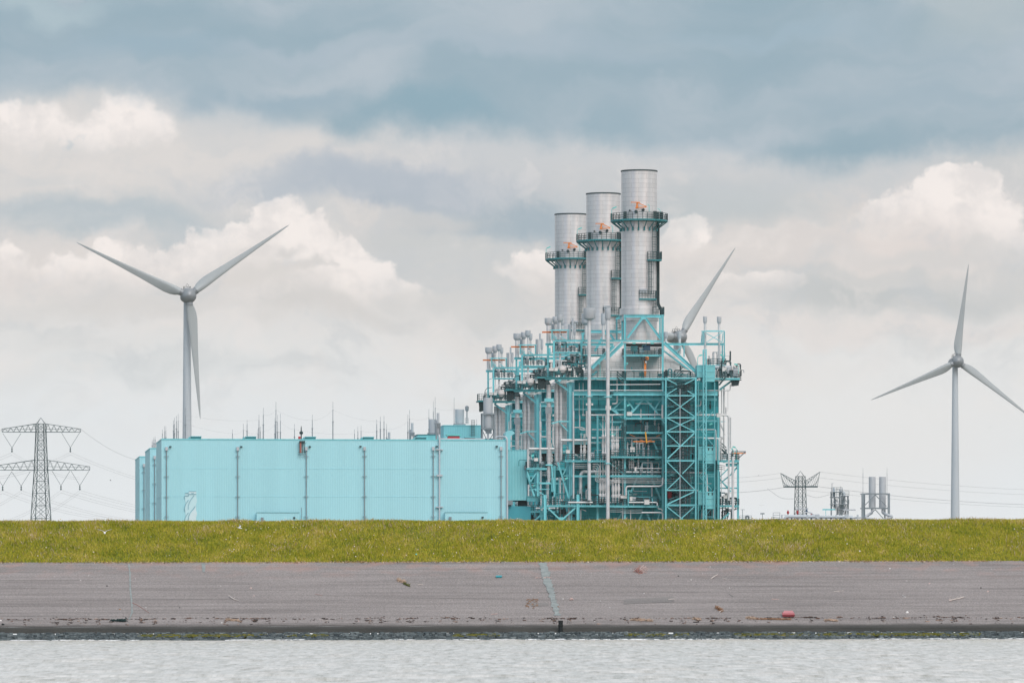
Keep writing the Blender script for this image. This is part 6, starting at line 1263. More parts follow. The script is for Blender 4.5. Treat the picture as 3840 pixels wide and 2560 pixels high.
for x, y0, hx, hy in ((714, 500, 758, 378), (1040, 430, 1024, 360)): 
    l = -3.0 if x < 800 else surf(x, 1.)[1]; xx = (x-972)/2.45*MPX; q = MB(); q.tube(bend([(xx, l if x > 800 else -.6, zc(y0)), (xx, l if x > 800 else -.6, zc(hy+14)), ((hx-972)/2.45*MPX, l if x > 800 else -.6, zc(hy))], .3), .05, 5)
    if x < 800: q.bar(((724-972)/2.45*MPX, -.6, zc(390)), ((758-972)/2.45*MPX, -.6, zc(376)), .2, .35)
    CH.part('lamp', q, LAMPM)
xx = (1163-972)/2.45*MPX; q = MB(); q.tube(bend([(xx, -.5, zc(430)), (xx, -.5, zc(400)), ((1140-972)/2.45*MPX, -.5, zc(388))], .2), .05, 5); CH.part('lamp', q, LAMPM)
for x, y in ((822, 440), (1090, 440), (1120, 440), (1155, 440)):
    xx = (x-972)/2.45*MPX; q = MB(); l = -4.6 if abs(xx) < 2.5 else -3.4; q.box((xx-.28, l+.1, zp), (xx+.28, l+.5, zp+1.35)); CH.part('control_cabinet', q, DARK)

# ================================================================ vent pipes with silencer heads
VENTS = []
def vent(c, hx0, hx1, hy0, hy1, pw, yb, ly, label, cb=None, joints=True, px=None):
    xc = px or (hx0+hx1)/2; p = pt(c, xc, hy1, ly); zb = ZG if yb is None else pt(cb or c, xc, yb, ly)[2]; zt = pt(c, xc, hy0, ly)[2]; rh = mm(c, (hx1-hx0)/2); rp_ = mm(c, pw/2)
    T = Thing('vent_pipe', (p[0], ly, zb), label, 'vent pipe', 'vent pipes with silencer heads'); q = MB(); q.tube([(p[0], ly, zb), (p[0], ly, p[2]-.2)], rp_, 14)
    n = max(1, int((p[2]-zb)/1.9))
    for k in range(1, n): z = zb + (p[2]-zb)*k/n; q.tube([(p[0], ly, z-.03), (p[0], ly, z+.03)], rp_*1.045, 14)
    T.part('pipe', q, STEEL); q = MB(); q.lathe((p[0], ly, 0), [(rp_*1.02, p[2]-.35), (rh*.96, p[2]), (rh, p[2]+.05), (rh, zt), (rh*.92, zt), (rh*.9, zt-.3), (.01, zt-.3)], 28); T.part('silencer_head', q, SIL); VENTS.append(T); return T
P1 = vent(c1, 1560, 1728, 20, 170, 50, 1250, -12.4, 'thick vent pipe with the widest drum head, standing before the nearest boiler house', c4, px=1643)
P2 = vent(c1, 1870, 1952, 15, 165, 54, None, -12.4, 'thick vent pipe with a narrow head, reaching the ground before the nearest boiler house', px=1911)
UP = []
UP.append(vent(c1, 1005, 1117, 163, 240, 62, 525, -7.6, 'x', px=1060)); UP.append(vent(c1, 1118, 1200, 143, 222, 42, 640, -6.6, 'x')); UP.append(vent(c1, 1183, 1267, 115, 195, 30, 760, -9, 'x')); UP.append(vent(c1, 1236, 1290, 165, 240, 32, 520, -5, 'x')); UP.append(vent(c1, 1098, 1160, 246, 322, 30, 500, -5, 'x')); UP.append(vent(c1, 1392, 1420, 160, 236, 22, 620, -5.6, 'x')); UP.append(vent(c1, 1416, 1454, 246, 384, 24, 640, -5, 'x')); UP.append(vent(c1, 1338, 1384, 250, 450, 30, 640, -4.4, 'x'))
MID = [vent(c1, 1556, 1690, 98, 236, 46, 900, -5.6, 'squat drum head just behind the widest vent head', px=1600), vent(c1, 1812, 1882, 95, 240, 46, 690, -2, 'narrow vent head partly hidden behind the ground-reaching vent pipe')]
RT = [vent(c3, 803, 858, 360, 430, 34, 500, -6, 'small vent head against the chimney support frame, left of the turbine hub'), vent(c3, 1002, 1054, 360, 432, 38, 680, -7, 'small vent pipe standing in front of the hidden turbine hub'),
      vent(c3, 1364, 1421, 140, 215, 35, 840, -8, 'left of two slender vents rising above the right-hand top frame'), vent(c3, 1562, 1626, 143, 218, 35, 840, -8, 'right of two slender vents rising above the right-hand top frame')]
for t_, q in ((P1, [(1600,1285),(1690,1285)]), (P2, [(1855,1290),(1965,1290)])):
    m = MB(); a = pt(c1, *q[0], -12.5); b_ = pt(c1, *q[1], -12.5); m.box((a[0], -12.9, a[2]-.08), (b_[0], -10.4, a[2]+.08)); t_.part('pipe_clamp', m, TEAL)
    m = MB(); a = pt(c4, (1590 if t_ is P1 else 1830), 712 if t_ is P1 else 735, -12.5); b_ = pt(c4, (1645 if t_ is P1 else 1900), 712, -12.5); m.box((a[0], -12.9, a[2]-.08), (b_[0], -10.9, a[2]+.08)); t_.part('pipe_clamp', m, TEAL)
# standalone vertical duct left of the boiler house
q = MB(); p = pt(c1, 1064, 1115, -9.2); DU = Thing('vertical_duct', (p[0], -9.2, pt(c4, 0, 1000, -9.2)[2]), 'thick grey vertical duct at the left edge of the nearest boiler house', 'duct', 'vertical ducts beside the boiler houses'); r = mm(c1, 33); q.lathe((p[0], -9.2, 0), [(r*.6, pt(c4, 0, 1000, -9.2)[2]), (r, pt(c4, 0, 860, -9.2)[2]), (r, p[2])], 20); DU.part('pipe', q, ALU2)
m = MB(); z = pt(c4, 0, 755, -9.2)[2]; m.box((p[0]-r*1.5, -9.9, z-.12), (p[0]+r*1.5, -8.4, z+.12)); z = pt(c1, 0, 1335, -9.2)[2]; m.box((p[0]-r*1.9, -9.9, z-.3), (p[0]+r*1.9, -8.4, z+.3)); DU.part('duct_support', m, TEAL)

# ================================================================ cranes
def crane_beam(label):
    a = pt(c1, 968, 364, -9); b_ = pt(c1, 1320, 364, -9); T = Thing('crane_beam', (a[0], -9, a[2]), label, 'crane beam', 'orange crane beams on the boiler houses'); q = MB(); q.ibeam(a, b_, mm(c1, 20), .4); T.part('runway_beam', q, ORANGE); q = MB(); x = b_[0]-1.0; q.box((x-.2, -9.2, a[2]-.5), (x+.2, -8.8, a[2]-.26)); T.part('hoist_trolley', q, GREY); return T
CBM = crane_beam('orange crane beam above the nearest boiler house, highest of the three')
a = pt(c3, 532, 1005, -9.8); T = Thing('pillar_crane', a, 'yellow orange upright crane post under the chimney', 'crane'); q = MB(); p = pt(c3, 532, 765, -9.8); q.bar(a, p, mm(c3, 30)); T.part('post', q, ORANGE)
q = MB(); h = pt(c3, 540, 745, -10); q.box((h[0]-.75, -10.6, h[2]-.2), (h[0]+.2, -9.5, h[2]+.2)); q.lathe((h[0], -10.5, h[2]), [(.3, -.2), (.38, 0), (.38, .7)], 14, 'y'); T.part('slewing_head', q, DARK)
q = MB(); q.box((h[0]-.1, -10.7, h[2]-.25), (h[0]+.4, -10.62, h[2]+.35)); q.bar((h[0]+.2, -10.2, h[2]+.32), (h[0]+.5, -10.2, h[2]), .2); T.part('motor_cover', q, ORANGE)
q = MB(); b2_ = pt(c3, 543, 785, -10.25); q.box((b2_[0]-.15, -10.4, b2_[2]-.25), (b2_[0]+.15, -10.2, b2_[2]+.2)); T.part('name_plate', q, WHITEM); q = MB(); q.tube([pt(c3, 497, 760, -10.2), pt(c3, 497, 880, -10.2)], .03, 4); T.part('hoist_chain', q, DARK)
a = pt(c5, 535, 420, -11.5); T = Thing('jib_crane', a, 'orange jib crane with outspread arms hanging on the middle of the front', 'crane'); YEL = mat('yellow_crane_post', (.80, .38, .03), .5)
q = MB(); q.bar(pt(c5, 524, 295, -11.5), pt(c5, 543, 450, -11.5), mm(c5, 17)); T.part('post', q, YEL)
for xa, ya, xb, yb, w in ((355,428,655,428,14),(300,328,380,360,4),(735,335,675,358,4),(445,398,500,425,6),(610,398,560,425,6)): q = MB(); q.bar(pt(c5, xa, ya, -11.3), pt(c5, xb, yb, -11.3), mm(c5, w)); T.part('jib_arm', q, ORANGE)
q = MB(); q.box(pt(c5, 505, 445, -11.6), pt(c5, 530, 485, -11)); p = pt(c5, 515, 510, -11.3); q.lathe(p, [(.28, 0), (.12, .45), (.1, .7)], 10); q.tube([p, pt(c5, 522, 640, -11.3)], .025, 4); T.part('hoist_block', q, DARK)
a = pt(c5, 1735, 690, -8.6); T = Thing('jib_crane', a, 'slim red orange jib crane sticking out at the right edge of the boiler house', 'crane'); q = MB(); q.bar(pt(c5, 1732, 692, -8.6), pt(c5, 1732, 565, -8.6), .22); T.part('post', q, GREY)
q = MB(); q.bar(pt(c5, 1732, 592, -8.6), pt(c5, 1928, 592, -8.6), .2); T.part('jib_arm', q, ORANGE); q = MB(); q.bar(pt(c5, 1732, 570, -8.6), pt(c5, 1930, 570, -8.6), .2); q.bar(pt(c5, 1925, 572, -8.6), pt(c5, 1815, 672, -8.6), .2); T.part('tie_frame', q, GREY)

# ================================================================ the second and third units, standing behind
def offset(n): v = (-GS*STEP*n, GC*STEP*n, 0); return Vector(v)
ORD = {1: 'middle', 2: 'farthest'}
def px_box(ch, root, off):
    mw = root.matrix_world if False else None; c_, s_ = GC, GS; bx = []; loc = root.location + off
    for v in ch.bound_box:
        w = (loc.x + v[0]*c_ - v[1]*s_, loc.y + v[0]*s_ + v[1]*c_, loc.z + v[2]); bx.append(W2P(w))
    xs_ = [b[0] for b in bx]; ys_ = [b[1] for b in bx]; return min(xs_), max(xs_), min(ys_), max(ys_)
def keeper(root, n):
    lim = {1: 2105, 2: 1985}[n]
    def f(ch):
        a, b_, t_, u = px_box(ch, root, offset(n)); nm = ch.name.split('.')[0]
        if nm in ('casing', 'exhaust_hood'): return True
        if u < 1290: return True                       # rises clear of the nearer unit
        return a < lim and t_ < 1960 and (a < lim-20 or t_ < 1400)
    return f
for n in (1, 2):
    o = copy_tree(B.o, None, keeper(B.o, n)); o.location = B.o.location + offset(n); o['label'] = {1: 'middle turquoise boiler house, only its stepped left side showing', 2: 'farthest turquoise boiler house, its balcony corner leftmost of the three'}[n]
    o = copy_tree(CH.o); o.location = CH.o.location + offset(n); o['label'] = {1: 'silver chimney standing between the other two', 2: 'farthest and lowest-looking silver chimney, left of the other two'}[n]
    o = copy_tree(CBM.o); o.location = CBM.o.location + offset(n); o['label'] = {1: 'orange crane beam on the middle boiler house', 2: 'orange crane beam on the farthest boiler house, lowest and leftmost'}[n]
    if n == 1: o = copy_tree(DU.o); o.location = DU.o.location + offset(n); o['label'] = 'grey vertical duct between the hall and the middle boiler house'
VL = ['widest drum head of the cluster, its left one', 'drum head second from the left in the cluster', 'tallest vent of the cluster, on the thinnest long pipe', 'drum head tucked behind the tallest vent', 'low drum head under the others of the cluster', 'slim short vent right of the cluster', 'slender silencer right of the cluster, lower one', 'long narrow silencer right of the cluster']
UN = ['on the nearest boiler house', 'on the middle boiler house', 'on the farthest boiler house']
for n in (0, 1, 2):
    for T, lab in zip(UP, VL):
        o = T.o if n == 0 else copy_tree(T.o)
        if n: o.location = T.o.location + offset(n)
        o['label'] = lab + ' ' + UN[n]
# ================================================================ flotsam on the asphalt, birds
def d1(x, y): return x / 1.8375, 1920 + y / 1.8375
def d2(x, y): return 1280 + x / 1.8375, 1920 + y / 1.8375
def d3(x, y): return 2560 + x / 1.8375, 1920 + y / 1.8375
DD = np.linspace(303.5, 327.5, 4801)
def G(px, py):
    """point of the dike face seen at a photograph pixel"""
    X_ = (px-1920)/F*DD; e = prof(DD) + skew(X_) - (CZ + (HY-py)/F*DD); i = int(np.argmax(e >= 0)) if (e < 0).any() and e[0] < 0 else 0
    i = int(np.argmin(np.abs(e))); d = DD[i]; return ((px-1920)/F*d, d, float(prof(d) + skew((px-1920)/F*d)))
def loose(name, mb, mat_, label, cat, base, group=None):
    o = obj(name, mb.shift(base), mat_); o.location = base; return tag(o, label, cat, group)
WOOD = mat('bleached_driftwood', (.56, .50, .47), .8, var=.18, scale=6); WOOD2 = mat('pinkish_driftwood', (.58, .43, .40), .8, var=.2, scale=6); TWIG = mat('red_brown_twig', (.36, .16, .13), .8, var=.2); BRN = mat('brown_litter', (.30, .17, .10), .9, var=.3, scale=5); STRAW = mat('dry_straw', (.46, .34, .26), .9, var=.25, scale=5); SLG = mat('bitumen_crack_seal', (.245, .275, .275), .85, var=.22, scale=3, bump=.3)
def log(cv, pts, w, m_, name, label, cat, group=None, knots=0):
    w = w/1.8375/F*312/2; P_ = []
    for i, (x, y) in enumerate(pts): p = G(*cv(x, y)); P_.append((p[0], p[1]-.02, p[2] + w*.8 + (.015 if i % 2 else 0)))
    q = MB(); q.tube(bend(P_, w*3, 3), w, 7, w*.7)
    for k in range(knots): a = Vector(P_[k % (len(P_)-1)]).lerp(Vector(P_[k % (len(P_)-1)+1]), .3+.3*k/knots); q.tube([a, a + Vector((w*(2.2 if k % 2 else -1.4), -w, w*3.2))], w*.5, 6, w*.25)
    return loose(name, q, m_, label, cat, P_[0], group)
DW = 'driftwood on the asphalt'
log(d1, [(1578,580),(1600,596),(1622,606),(1642,612)], 9, WOOD, 'driftwood_log', 'thick bleached branch lying slanted on the left of the asphalt', 'driftwood', DW, 2)
log(d1, [(905,622),(945,640),(985,664),(1028,695)], 3, TWIG, 'twig', 'long thin dark twig beside the left crack seal', 'driftwood', DW, 3)
log(d1, [(2200,741),(2240,746),(2282,748)], 4, WOOD, 'stick', 'pale stick on the wrack line left of the middle', 'driftwood', DW)
log(d2, [(528,500),(563,497)], 5, WOOD, 'stick', 'short white stick right of the brown weed tuft', 'driftwood', DW)
log(d2, [(1032,704),(1080,701)], 5, WOOD2, 'stick', 'flat stick just above the wrack line, left of the crack seal', 'driftwood', DW)
log(d2, [(2253,602),(2296,600)], 6, WOOD, 'plank', 'short pale plank on the darker paving patch', 'driftwood', DW)
log(d3, [(195,459),(218,446),(240,432)], 8, WOOD, 'driftwood_log', 'pale stump of wood slanting up to the right below the jib crane', 'driftwood', DW)
log(d3, [(275,458),(308,461)], 4, WOOD, 'stick', 'small flat stick right of the slanting stump', 'driftwood', DW)
log(d3, [(612,599),(640,602),(662,600)], 5, WOOD2, 'stick', 'pale stick above the red crate', 'driftwood', DW)
log(d3, [(1042,547),(1108,543)], 5, WOOD, 'stick', 'straight pale stick lying level, right of the red crate', 'driftwood', DW)
log(d3, [(1512,570),(1526,580),(1540,584),(1515,592)], 2.5, WHITEM, 'rope', 'thin white curl of rope on the right part of the asphalt', 'rope')
log(d3, [(1835,612),(1870,604),(1905,596),(1935,588)], 10, WOOD, 'driftwood_log', 'largest bleached log, on the right of the asphalt', 'driftwood', DW, 4)
log(d3, [(1835,603),(1848,615)], 6, WOOD2, 'stick', 'stub of wood at the left end of the largest log', 'driftwood', DW)
log(d3, [(318,560),(348,584)], 2, DARK, 'twig', 'thin dark twig below the slanting stump', 'driftwood', DW)
log(d1, [(2170,562),(2222,575)], 2, TWIG, 'twig', 'hair-thin brown twig right of the thick branch', 'driftwood', DW)
def heap(cv, x0, y0, x1, y1, n, m_, name, label, cat, ln=.16, th=.012, up=.5):
    q = MB(); r = random.Random(int(x0+y0)); b = None
    for k in range(n):
        u, v = r.random(), r.random(); p = G(*cv(x0+(x1-x0)*u, y0+(y1-y0)*(v if name == 'litter' else (u*.6+v*.4) if y1 > y0 else v))); b = b or p; a = r.uniform(0, 6.28); l = ln*r.uniform(.5, 1.3); e = (math.cos(a)*l, math.sin(a)*l*.6, up*l*r.random())
        q.bar((p[0]-e[0]/2, p[1]-e[1]/2, p[2]+.01), (p[0]+e[0]/2, p[1]+e[1]/2, p[2]+.02+e[2]+r.random()*.04), th*r.uniform(.7, 1.8), th*2)
    return loose(name, q, m_, label, cat, b)
heap(d2, 390, 462, 440, 492, 70, STRAW, 'weed_heap', 'brown tuft of dry weed left of the middle of the asphalt', 'debris', .2, .022)
heap(d2, 430, 485, 470, 514, 40, mat('olive_weed', (.10, .11, .03), .9), 'weed_tuft', 'small olive green tuft touching the brown dry weed', 'plant', .14, .02)
heap(d2, 1262, 668, 1350, 596, 30, BRN, 'weed_heap', 'trail of orange brown litter left of the crack seal', 'debris', .16, .02, .2)
heap(d2, 2022, 402, 2066, 430, 20, TWIG, 'twig_heap', 'reddish heap of twigs high on the asphalt', 'debris', .35, .014, .9)
heap(d2, 2060, 428, 2105, 388, 16, WOOD2, 'branch', 'pale branch rising right from the reddish twig heap', 'driftwood', .3, .014, .9)
heap(d2, 1995, 742, 2140, 752, 150, STRAW, 'straw_heap', 'long low heap of straw on the wrack line right of the middle', 'debris', .2, .018, .4)
heap(d3, 230, 650, 270, 690, 50, BRN, 'weed_heap', 'brown weed with a chip of wood, left of the red crate', 'debris', .22, .02)
log(d3, [(252,690),(276,676)], 8, WOOD, 'stick', 'chip of pale wood in the brown weed left of the red crate', 'driftwood', DW)
heap(d3, 440, 728, 500, 740, 90, STRAW, 'straw_heap', 'heap of straw on the wrack line left of the red crate', 'debris', .2, .018, .4)
heap(d3, 505, 736, 740, 740, 170, BRN, 'weed_heap', 'long dark line of weed just below the red crate', 'debris', .2, .018, .2)
heap(d3, 70, 732, 122, 744, 50, STRAW, 'straw_heap', 'small straw heap on the wrack line at two thirds of the width', 'debris', .2, .018, .4)
heap(d3, 980, 740, 1060, 752, 80, STRAW, 'straw_heap', 'pinkish straw heap on the wrack line right of the red crate', 'debris', .2, .018, .3)
heap(d1, 1560, 740, 1650, 752, 90, STRAW, 'straw_heap', 'pale straw heap on the wrack line under the thick branch', 'debris', .2, .018, .3)
heap(d2, 1340, 455, 1445, 450, 26, WOOD2, 'weed_heap', 'pale litter lying on the crack seal', 'debris', .16, .014, .2)
heap(d2, 1575, 592, 1598, 606, 14, WOOD2, 'litter', 'pinkish scrap right of the crack seal', 'debris', .10, .025, .4)
# dark fishing net, teal tub, red crate, bollard
b = G(*d1(822, 752)); q = MB(); r = random.Random(2)
for k in range(26): a = (b[0]+r.uniform(-.32, .32), b[1]+r.uniform(-.1, .1), b[2]+.03); q.tube(bend([a, (a[0]+r.uniform(-.2, .2), a[1]-.05, a[2]+r.uniform(.03, .14)), (a[0]+r.uniform(-.25, .25), a[1], b[2]+.02)], .1), .025, 5)
q.tube(bend([(b[0]+.2, b[1], b[2]+.1), (b[0]+.38, b[1], b[2]+.16), (b[0]+.34, b[1], b[2]+.24)], .1), .03, 5); loose('fishing_net', q, mat('dark_green_net', (.010, .035, .035), .8), 'dark green bundle of net on the wrack line below the left crack seal', 'net', b)
def tub(cv, x0, x1, y0, y1, m_, name, label, cat, dep, lid):
    a = G(*cv(x0, y1)); c = G(*cv(x1, y1)); h = (y1-y0)/1.8375/F*a[1]*.52; T = Thing(name, a, label, cat, None, grid=False); w = c[0]-a[0]; sl_ = .245
    def z(d): return a[2] + (d-a[1])*sl_
    q = MB(); b_ = .03; v = []
    for (xx, dd, hh) in ((0,0,0),(w,0,0),(w,dep,0),(0,dep,0),(-b_,-b_,h),(w+b_,-b_,h),(w+b_,dep+b_,h),(-b_,dep+b_,h),(b_,b_,h),(w-b_,b_,h),(w-b_,dep-b_,h),(b_,dep-b_,h),(b_*2,b_*2,.05),(w-2*b_,2*b_,.05),(w-2*b_,dep-2*b_,.05),(2*b_,dep-2*b_,.05)): v.append((a[0]+xx, a[1]+dd, z(a[1]+dd)+hh+.01))
    q.add(v, [(3,2,1,0),(0,1,5,4),(1,2,6,5),(2,3,7,6),(3,0,4,7),(4,5,9,8),(5,6,10,9),(6,7,11,10),(7,4,8,11),(8,9,13,12),(9,10,14,13),(10,11,15,14),(11,8,12,15),(12,13,14,15)]); T.part('tub', q, m_)
    if lid:
        q = MB(); top = [(a[0]-.04, a[1]-.04), (a[0]+w+.04, a[1]-.04), (a[0]+w-.02, a[1]+dep+.02), (a[0]+.06, a[1]+dep+.02)]; q.add([(x, y, z(y)+h+.012) for x, y in top] + [(x+(a[0]+w/2-x)*.12, y, z(y)+h+.10) for x, y in top], [(3,2,1,0),(4,5,6,7),(0,1,5,4),(1,2,6,5),(2,3,7,6),(3,0,4,7)]); T.part('lid', q, lid)
        q = MB(); q.box((a[0]+w*.1, a[1]-.06, a[2]+h*.35), (a[0]+w*.9, a[1]-.02, a[2]+h*.5)); T.part('rim_band', q, m_)
    return T
tub(d3, 690, 768, 690, 722, mat('shaded_red_plastic', (.26, .045, .055), .4), 'plastic_crate', 'red plastic crate with a paler lid above the wrack line on the right', 'crate', .5, mat('lit_red_plastic', (.52, .16, .18), .35))  # lit top and shaded front are put into the two reds
tub(d2, 1068, 1103, 436, 451, mat('turquoise_plastic', (.02, .30, .36), .5), 'plastic_tub', 'small turquoise plastic tub lying on the middle of the asphalt', 'tub', .25, None)
b = G(*d2(1511, 818)); q = MB(); q.lathe((b[0], b[1]-.12, 0), [(.12, .2), (.12, .98), (.132, .99), (.132, 1.02), (.115, 1.04), (.01, 1.04)], 16); q.lathe((b[0], b[1]-.12, 0), [(.126, .72), (.134, .74), (.134, .80), (.126, .82)], 16); loose('mooring_post', q, BLACK, 'single black mooring post at the foot of the asphalt', 'post', (b[0], b[1]-.12, .2))
# small white, dark and pink scraps
SC = [(d1,5,748,'w',16),(d1,555,468,'w',8),(d1,373,443,'w',6),(d1,932,458,'w',7),(d1,1005,655,'w',9),(d1,526,674,'w',6),(d1,1520,508,'w',6),(d1,1750,576,'p',12),(d1,1727,523,'p',16),(d1,738,509,'k',12),(d1,1785,668,'p',6),(d1,1528,762,'w',11),(d1,1240,658,'k',9),(d1,20,776,'k',24),(d1,825,670,'b',16),(d1,610,437,'w',7),(d1,343,546,'w',5),
      (d2,845,337,'w',15),(d2,515,305,'c',14),(d2,582,518,'w',5),(d2,1305,566,'w',6),(d2,1358,553,'p',8),(d2,1528,598,'w',10),(d2,1746,751,'w',7),(d2,1786,611,'w',7),(d2,2086,560,'w',8),(d2,1850,656,'w',8),(d2,1138,424,'k',7),(d2,776,545,'k',6),(d2,2322,440,'k',10),(d2,1650,430,'w',5),(d2,120,750,'p',11),(d2,1493,652,'b',12),
      (d3,58,466,'w',9),(d3,190,376,'w',7),(d3,137,424,'w',5),(d3,322,522,'w',8),(d3,1428,389,'w',11),(d3,1545,472,'w',6),(d3,1700,492,'p',14),(d3,2055,522,'k',12),(d3,2103,547,'p',14),(d3,1548,692,'w',22),(d3,1455,724,'w',9),(d3,2128,392,'w',5),(d3,648,332,'w',9),(d3,1868,358,'w',6),(d3,1220,283,'w',14),(d3,890,542,'k',6),(d3,1659,204,'k',12),(d3,148,226,'k',10)]
SM = {'w': (WHITEM, 'white'), 'p': (WOOD2, 'pinkish'), 'k': (BLACK, 'black'), 'b': (BRN, 'brown'), 'c': (LAMPM, 'pale blue')}
for cv, x, y, c, w in SC:
    p = G(*cv(x, y)); s_ = w/1.8375/F*p[1]/2; q = MB(); r = random.Random(int(x*7+y)); base_ = [(math.cos(t*1.05)*s_*r.uniform(.7, 1.2), math.sin(t*1.05)*s_*r.uniform(.5, .9)) for t in range(6)]
    lift = .12 if y < 330 else .006
    q.add([(p[0]+a, p[1]+e, p[2]+lift + e*.25) for a, e in base_] + [(p[0]+a*.6, p[1]+e*.6, p[2]+lift+s_*r.uniform(.5, 1.1)) for a, e in base_], [tuple(range(6))[::-1], tuple(range(6, 12))] + [(i, (i+1)%6, 6+(i+1)%6, 6+i) for i in range(6)])
    px_, py_ = cv(x, y); where = 'on the grass' if y < 330 else ('at the top edge of the asphalt' if y < 400 else ('on the wrack line' if y > 735 else ('on the upper asphalt' if y < 540 else 'on the lower asphalt'))); side = ['far left', 'left', 'left of the middle', 'just left of the crack seal', 'right of the crack seal', 'right', 'far right'][min(6, int(px_/549))]
    loose('scrap', q, SM[c][0], f'small {SM[c][1]} scrap {where}, {side}', 'litter', p, f'small {SM[c][1]} scraps washed up on the dike')
# patches of crack seal and one darker paving lane, thin layers on the asphalt
def patch(cv, left, right, m_, name, off=.012, jit=2.2):
    q = MB(); r = random.Random(9); L_, R_ = [], []
    def dens(p_):
        out = []
        for (x0, y0), (x1, y1) in zip(p_, p_[1:]):
            n = 10
            for k in range(n): out.append((x0+(x1-x0)*k/n, y0+(y1-y0)*k/n))
        return out + [p_[-1]]
    for (x, y), (x2, y2) in zip(dens(left), dens(right)):
        a = G(*cv(x + r.uniform(-jit, jit), y)); b_ = G(*cv(x2 + r.uniform(-jit, jit), y2)); L_.append((a[0], a[1], a[2]+off)); R_.append((b_[0], b_[1], b_[2]+off))
    v = []
    for a, b_ in zip(L_, R_):
        for k in range(5): t = k/4; v.append(tuple(a[i]*(1-t)+b_[i]*t for i in range(3)))
    n = len(L_); f = [(i*5+k, i*5+k+1, (i+1)*5+k+1, (i+1)*5+k) for i in range(n-1) for k in range(4)]; q.add(v, [t[::-1] for t in f]); o = obj(name, q, m_); o['kind'] = 'structure'; return o
patch(d2, [(1362,349),(1378,420),(1384,455),(1412,520),(1440,600),(1452,650),(1472,712)], [(1412,349),(1438,420),(1442,450),(1462,520),(1478,600),(1494,640),(1506,712)], SLG, 'crack_seal', .022, 8)
patch(d1, [(882,362),(891,420),(892,500),(895,560),(903,630),(905,690),(886,738)], [(894,362),(901,420),(902,500),(907,560),(914,630),(917,690),(893,738)], SLG, 'crack_seal', .022)
patch(d1, [(1390,354),(1392,385),(1396,412)], [(1414,354),(1416,385),(1412,412)], SLG, 'crack_seal', .022)
DKA, *_ = ground_mat('darker_paving_lane', (.17, .16, .157), (.235, .217, .213), 1.2, (.16, 1.6, 1.6), .9, .5, 14, .3)
patch(d2, [(1950,600),(1945,632)], [(2290,582),(2292,618)], DKA, 'paving_lane', .016, 1)
patch(d2, [(1300,628),(1310,650)], [(1425,622),(1430,645)], DKA, 'paving_lane', .016, 1)
# ---- gulls
GULL = bpy.data.materials.new('gull_plumage'); N, L = nodes_of(GULL); b = N['Principled BSDF']; b.inputs['Roughness'].default_value = .8
tcn = N.new('ShaderNodeTexCoord'); sp_ = N.new('ShaderNodeSeparateXYZ'); L.new(tcn.outputs['Object'], sp_.inputs[0]); ab = N.new('ShaderNodeMath'); ab.operation = 'ABSOLUTE'; L.new(sp_.outputs[0], ab.inputs[0])
r_ = N.new('ShaderNodeValToRGB'); L.new(ab.outputs[0], r_.inputs[0]); e = r_.color_ramp.elements
for k, (p_, c_) in enumerate([(0, (.82, .81, .80)), (.12, (.82, .81, .80)), (.16, (.50, .52, .54)), (.46, (.45, .47, .49)), (.50, (.05, .05, .05))]):
    if k > 1: e.new(p_)
    e[k].position = p_; e[k].color = (*c_, 1)
L.new(r_.outputs[0], b.inputs['Base Color'])
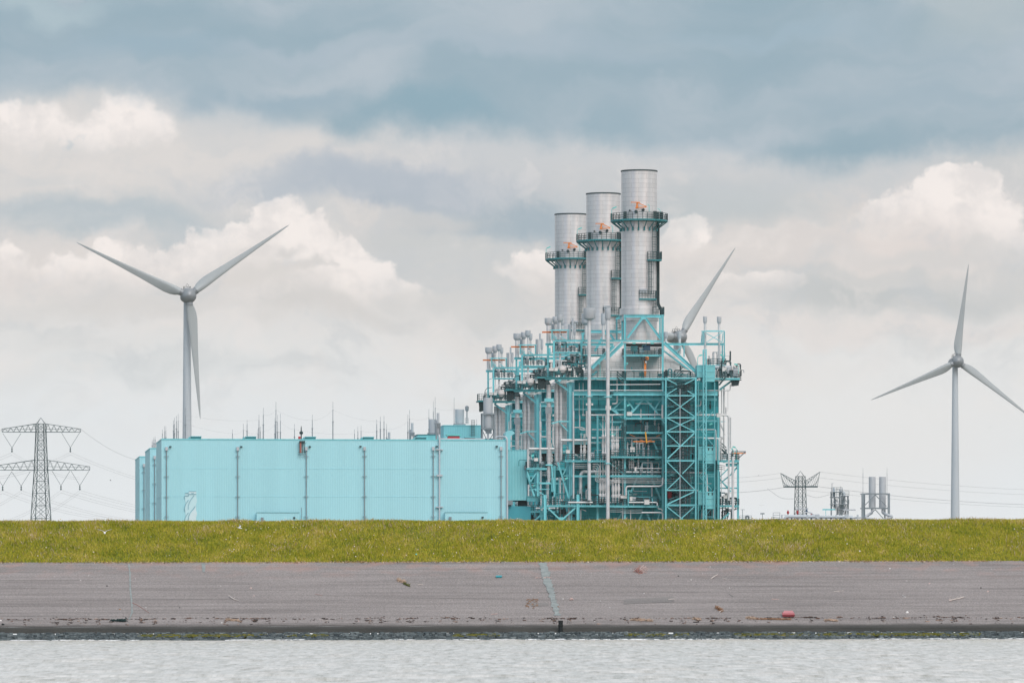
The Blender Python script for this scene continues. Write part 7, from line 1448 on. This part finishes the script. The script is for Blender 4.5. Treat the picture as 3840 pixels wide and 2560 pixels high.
def gull(loc, rz, raise_, label, sc=1., mt=None, roll=0):
    """flying gull: body, head, tail and two bent wings grown into one surface"""
    q = MB(); q.lathe((0, 0, 0), [(.01, -.27), (.022, -.24), (.038, -.20), (.036, -.16), (.055, -.10), (.066, 0), (.055, .10), (.03, .18), (.012, .24), (.05, .30), (.012, .33)], 14, 'y')
    q.v = [(x, y, z*(.35 if y > .2 else 1)) for x, y, z in q.v]; q.lathe((0, -.30, -.008), [(.002, -.035), (.011, .0), (.012, .04)], 6, 'y')
    for s in (-1, 1):
        rings = []; elb = (.24*math.cos(raise_), .24*math.sin(raise_)); a2 = raise_*.35; tip = (elb[0]+.34*math.cos(a2), elb[1]+.34*math.sin(a2))
        for u, (x, z), ch, off, th in ((0, (.0, .02), .15, -.05, .02), (.3, (elb[0]*.5, .02+elb[1]*.55), .15, -.06, .014), (.5, (elb[0], .02+elb[1]), .14, -.09, .012), (.75, ((elb[0]+tip[0])/2, .02+(elb[1]+tip[1])/2), .105, -.05, .009), (.93, (elb[0]*.15+tip[0]*.85, .02+elb[1]*.15+tip[1]*.85), .06, .02, .007), (1, (tip[0], .02+tip[1]), .015, .07, .006)):
            rings.append([(s*x, off+ch*cy, z+th*cz) for cy, cz in ((0, 0), (.25, 1), (.65, .8), (1, 0), (.65, -.6), (.25, -.7))])
        b0 = len(q.v)
        for g in rings: q.v.extend(g)
        for i in range(len(rings)-1):
            for k in range(6): q.f.append([b0+i*6+k, b0+i*6+(k+1)%6, b0+(i+1)*6+(k+1)%6, b0+(i+1)*6+k]); q.sm.append(True)
        q.f.append([b0+k for k in range(6)]); q.sm.append(True); q.f.append([b0+(len(rings)-1)*6+k for k in range(6)]); q.sm.append(True)
    o = obj('gull', q, mt or GULL); o.location = loc; o.rotation_euler = (R(12), roll, rz); o.scale = (sc,)*3; md = o.modifiers.new('one_surface', 'REMESH'); md.mode = 'VOXEL'; md.voxel_size = .009; md.use_smooth_shade = True
    return tag(o, label, 'bird', 'birds in flight')
BIRDK = mat('dark_bird_plumage', (.03, .035, .04), .9)
gull(P(*d1(721, 141), 300), R(8), R(38), 'white gull flying low over the grass with wings raised in a V', .80)
gull(P(*d1(1651, 107), 310), R(78), R(60), 'white gull seen edge-on over the grass above the small crack seal', .52, None, R(10))
gull(P(*k1(1476, 928), 330), R(70), R(50), 'small dark bird in the air between the left pylon and the halls', .20, BIRDK)
gull(P(*k4(390, 655), 600), R(20), R(20), 'tiny pale gull in the sky right of the boiler house', .55)
gull(P(*k4(350, 276), 600), R(40), R(30), 'tiny dark bird on the wires right of the boiler house', .25, BIRDK)
gull(P(3713, 1600, 600), R(30), R(20), 'tiny bird in the pale sky at the right of the lone turbine tower', .22, BIRDK)
gull(P(*d1(2345, 122), 320), R(60), R(50), 'tiny white gull low over the grass near the middle', .2)
# ---- thin sea air: one closed box of even, pale volume round camera and scene
hz_ = MB(); hz_.box((-5100, -3100, -2.2), (5100, 6100, 190))
HZM = bpy.data.materials.new('thin_sea_air'); N, L = nodes_of(HZM); N.remove(N['Principled BSDF']); pv_ = N.new('ShaderNodeVolumePrincipled')
pv_.inputs['Color'].default_value = (.90, .94, .97, 1); pv_.inputs['Density'].default_value = .000028; L.new(pv_.outputs[0], N['Material Output'].inputs['Volume'])
ho = obj('haze', hz_, HZM); ho['kind'] = 'stuff'
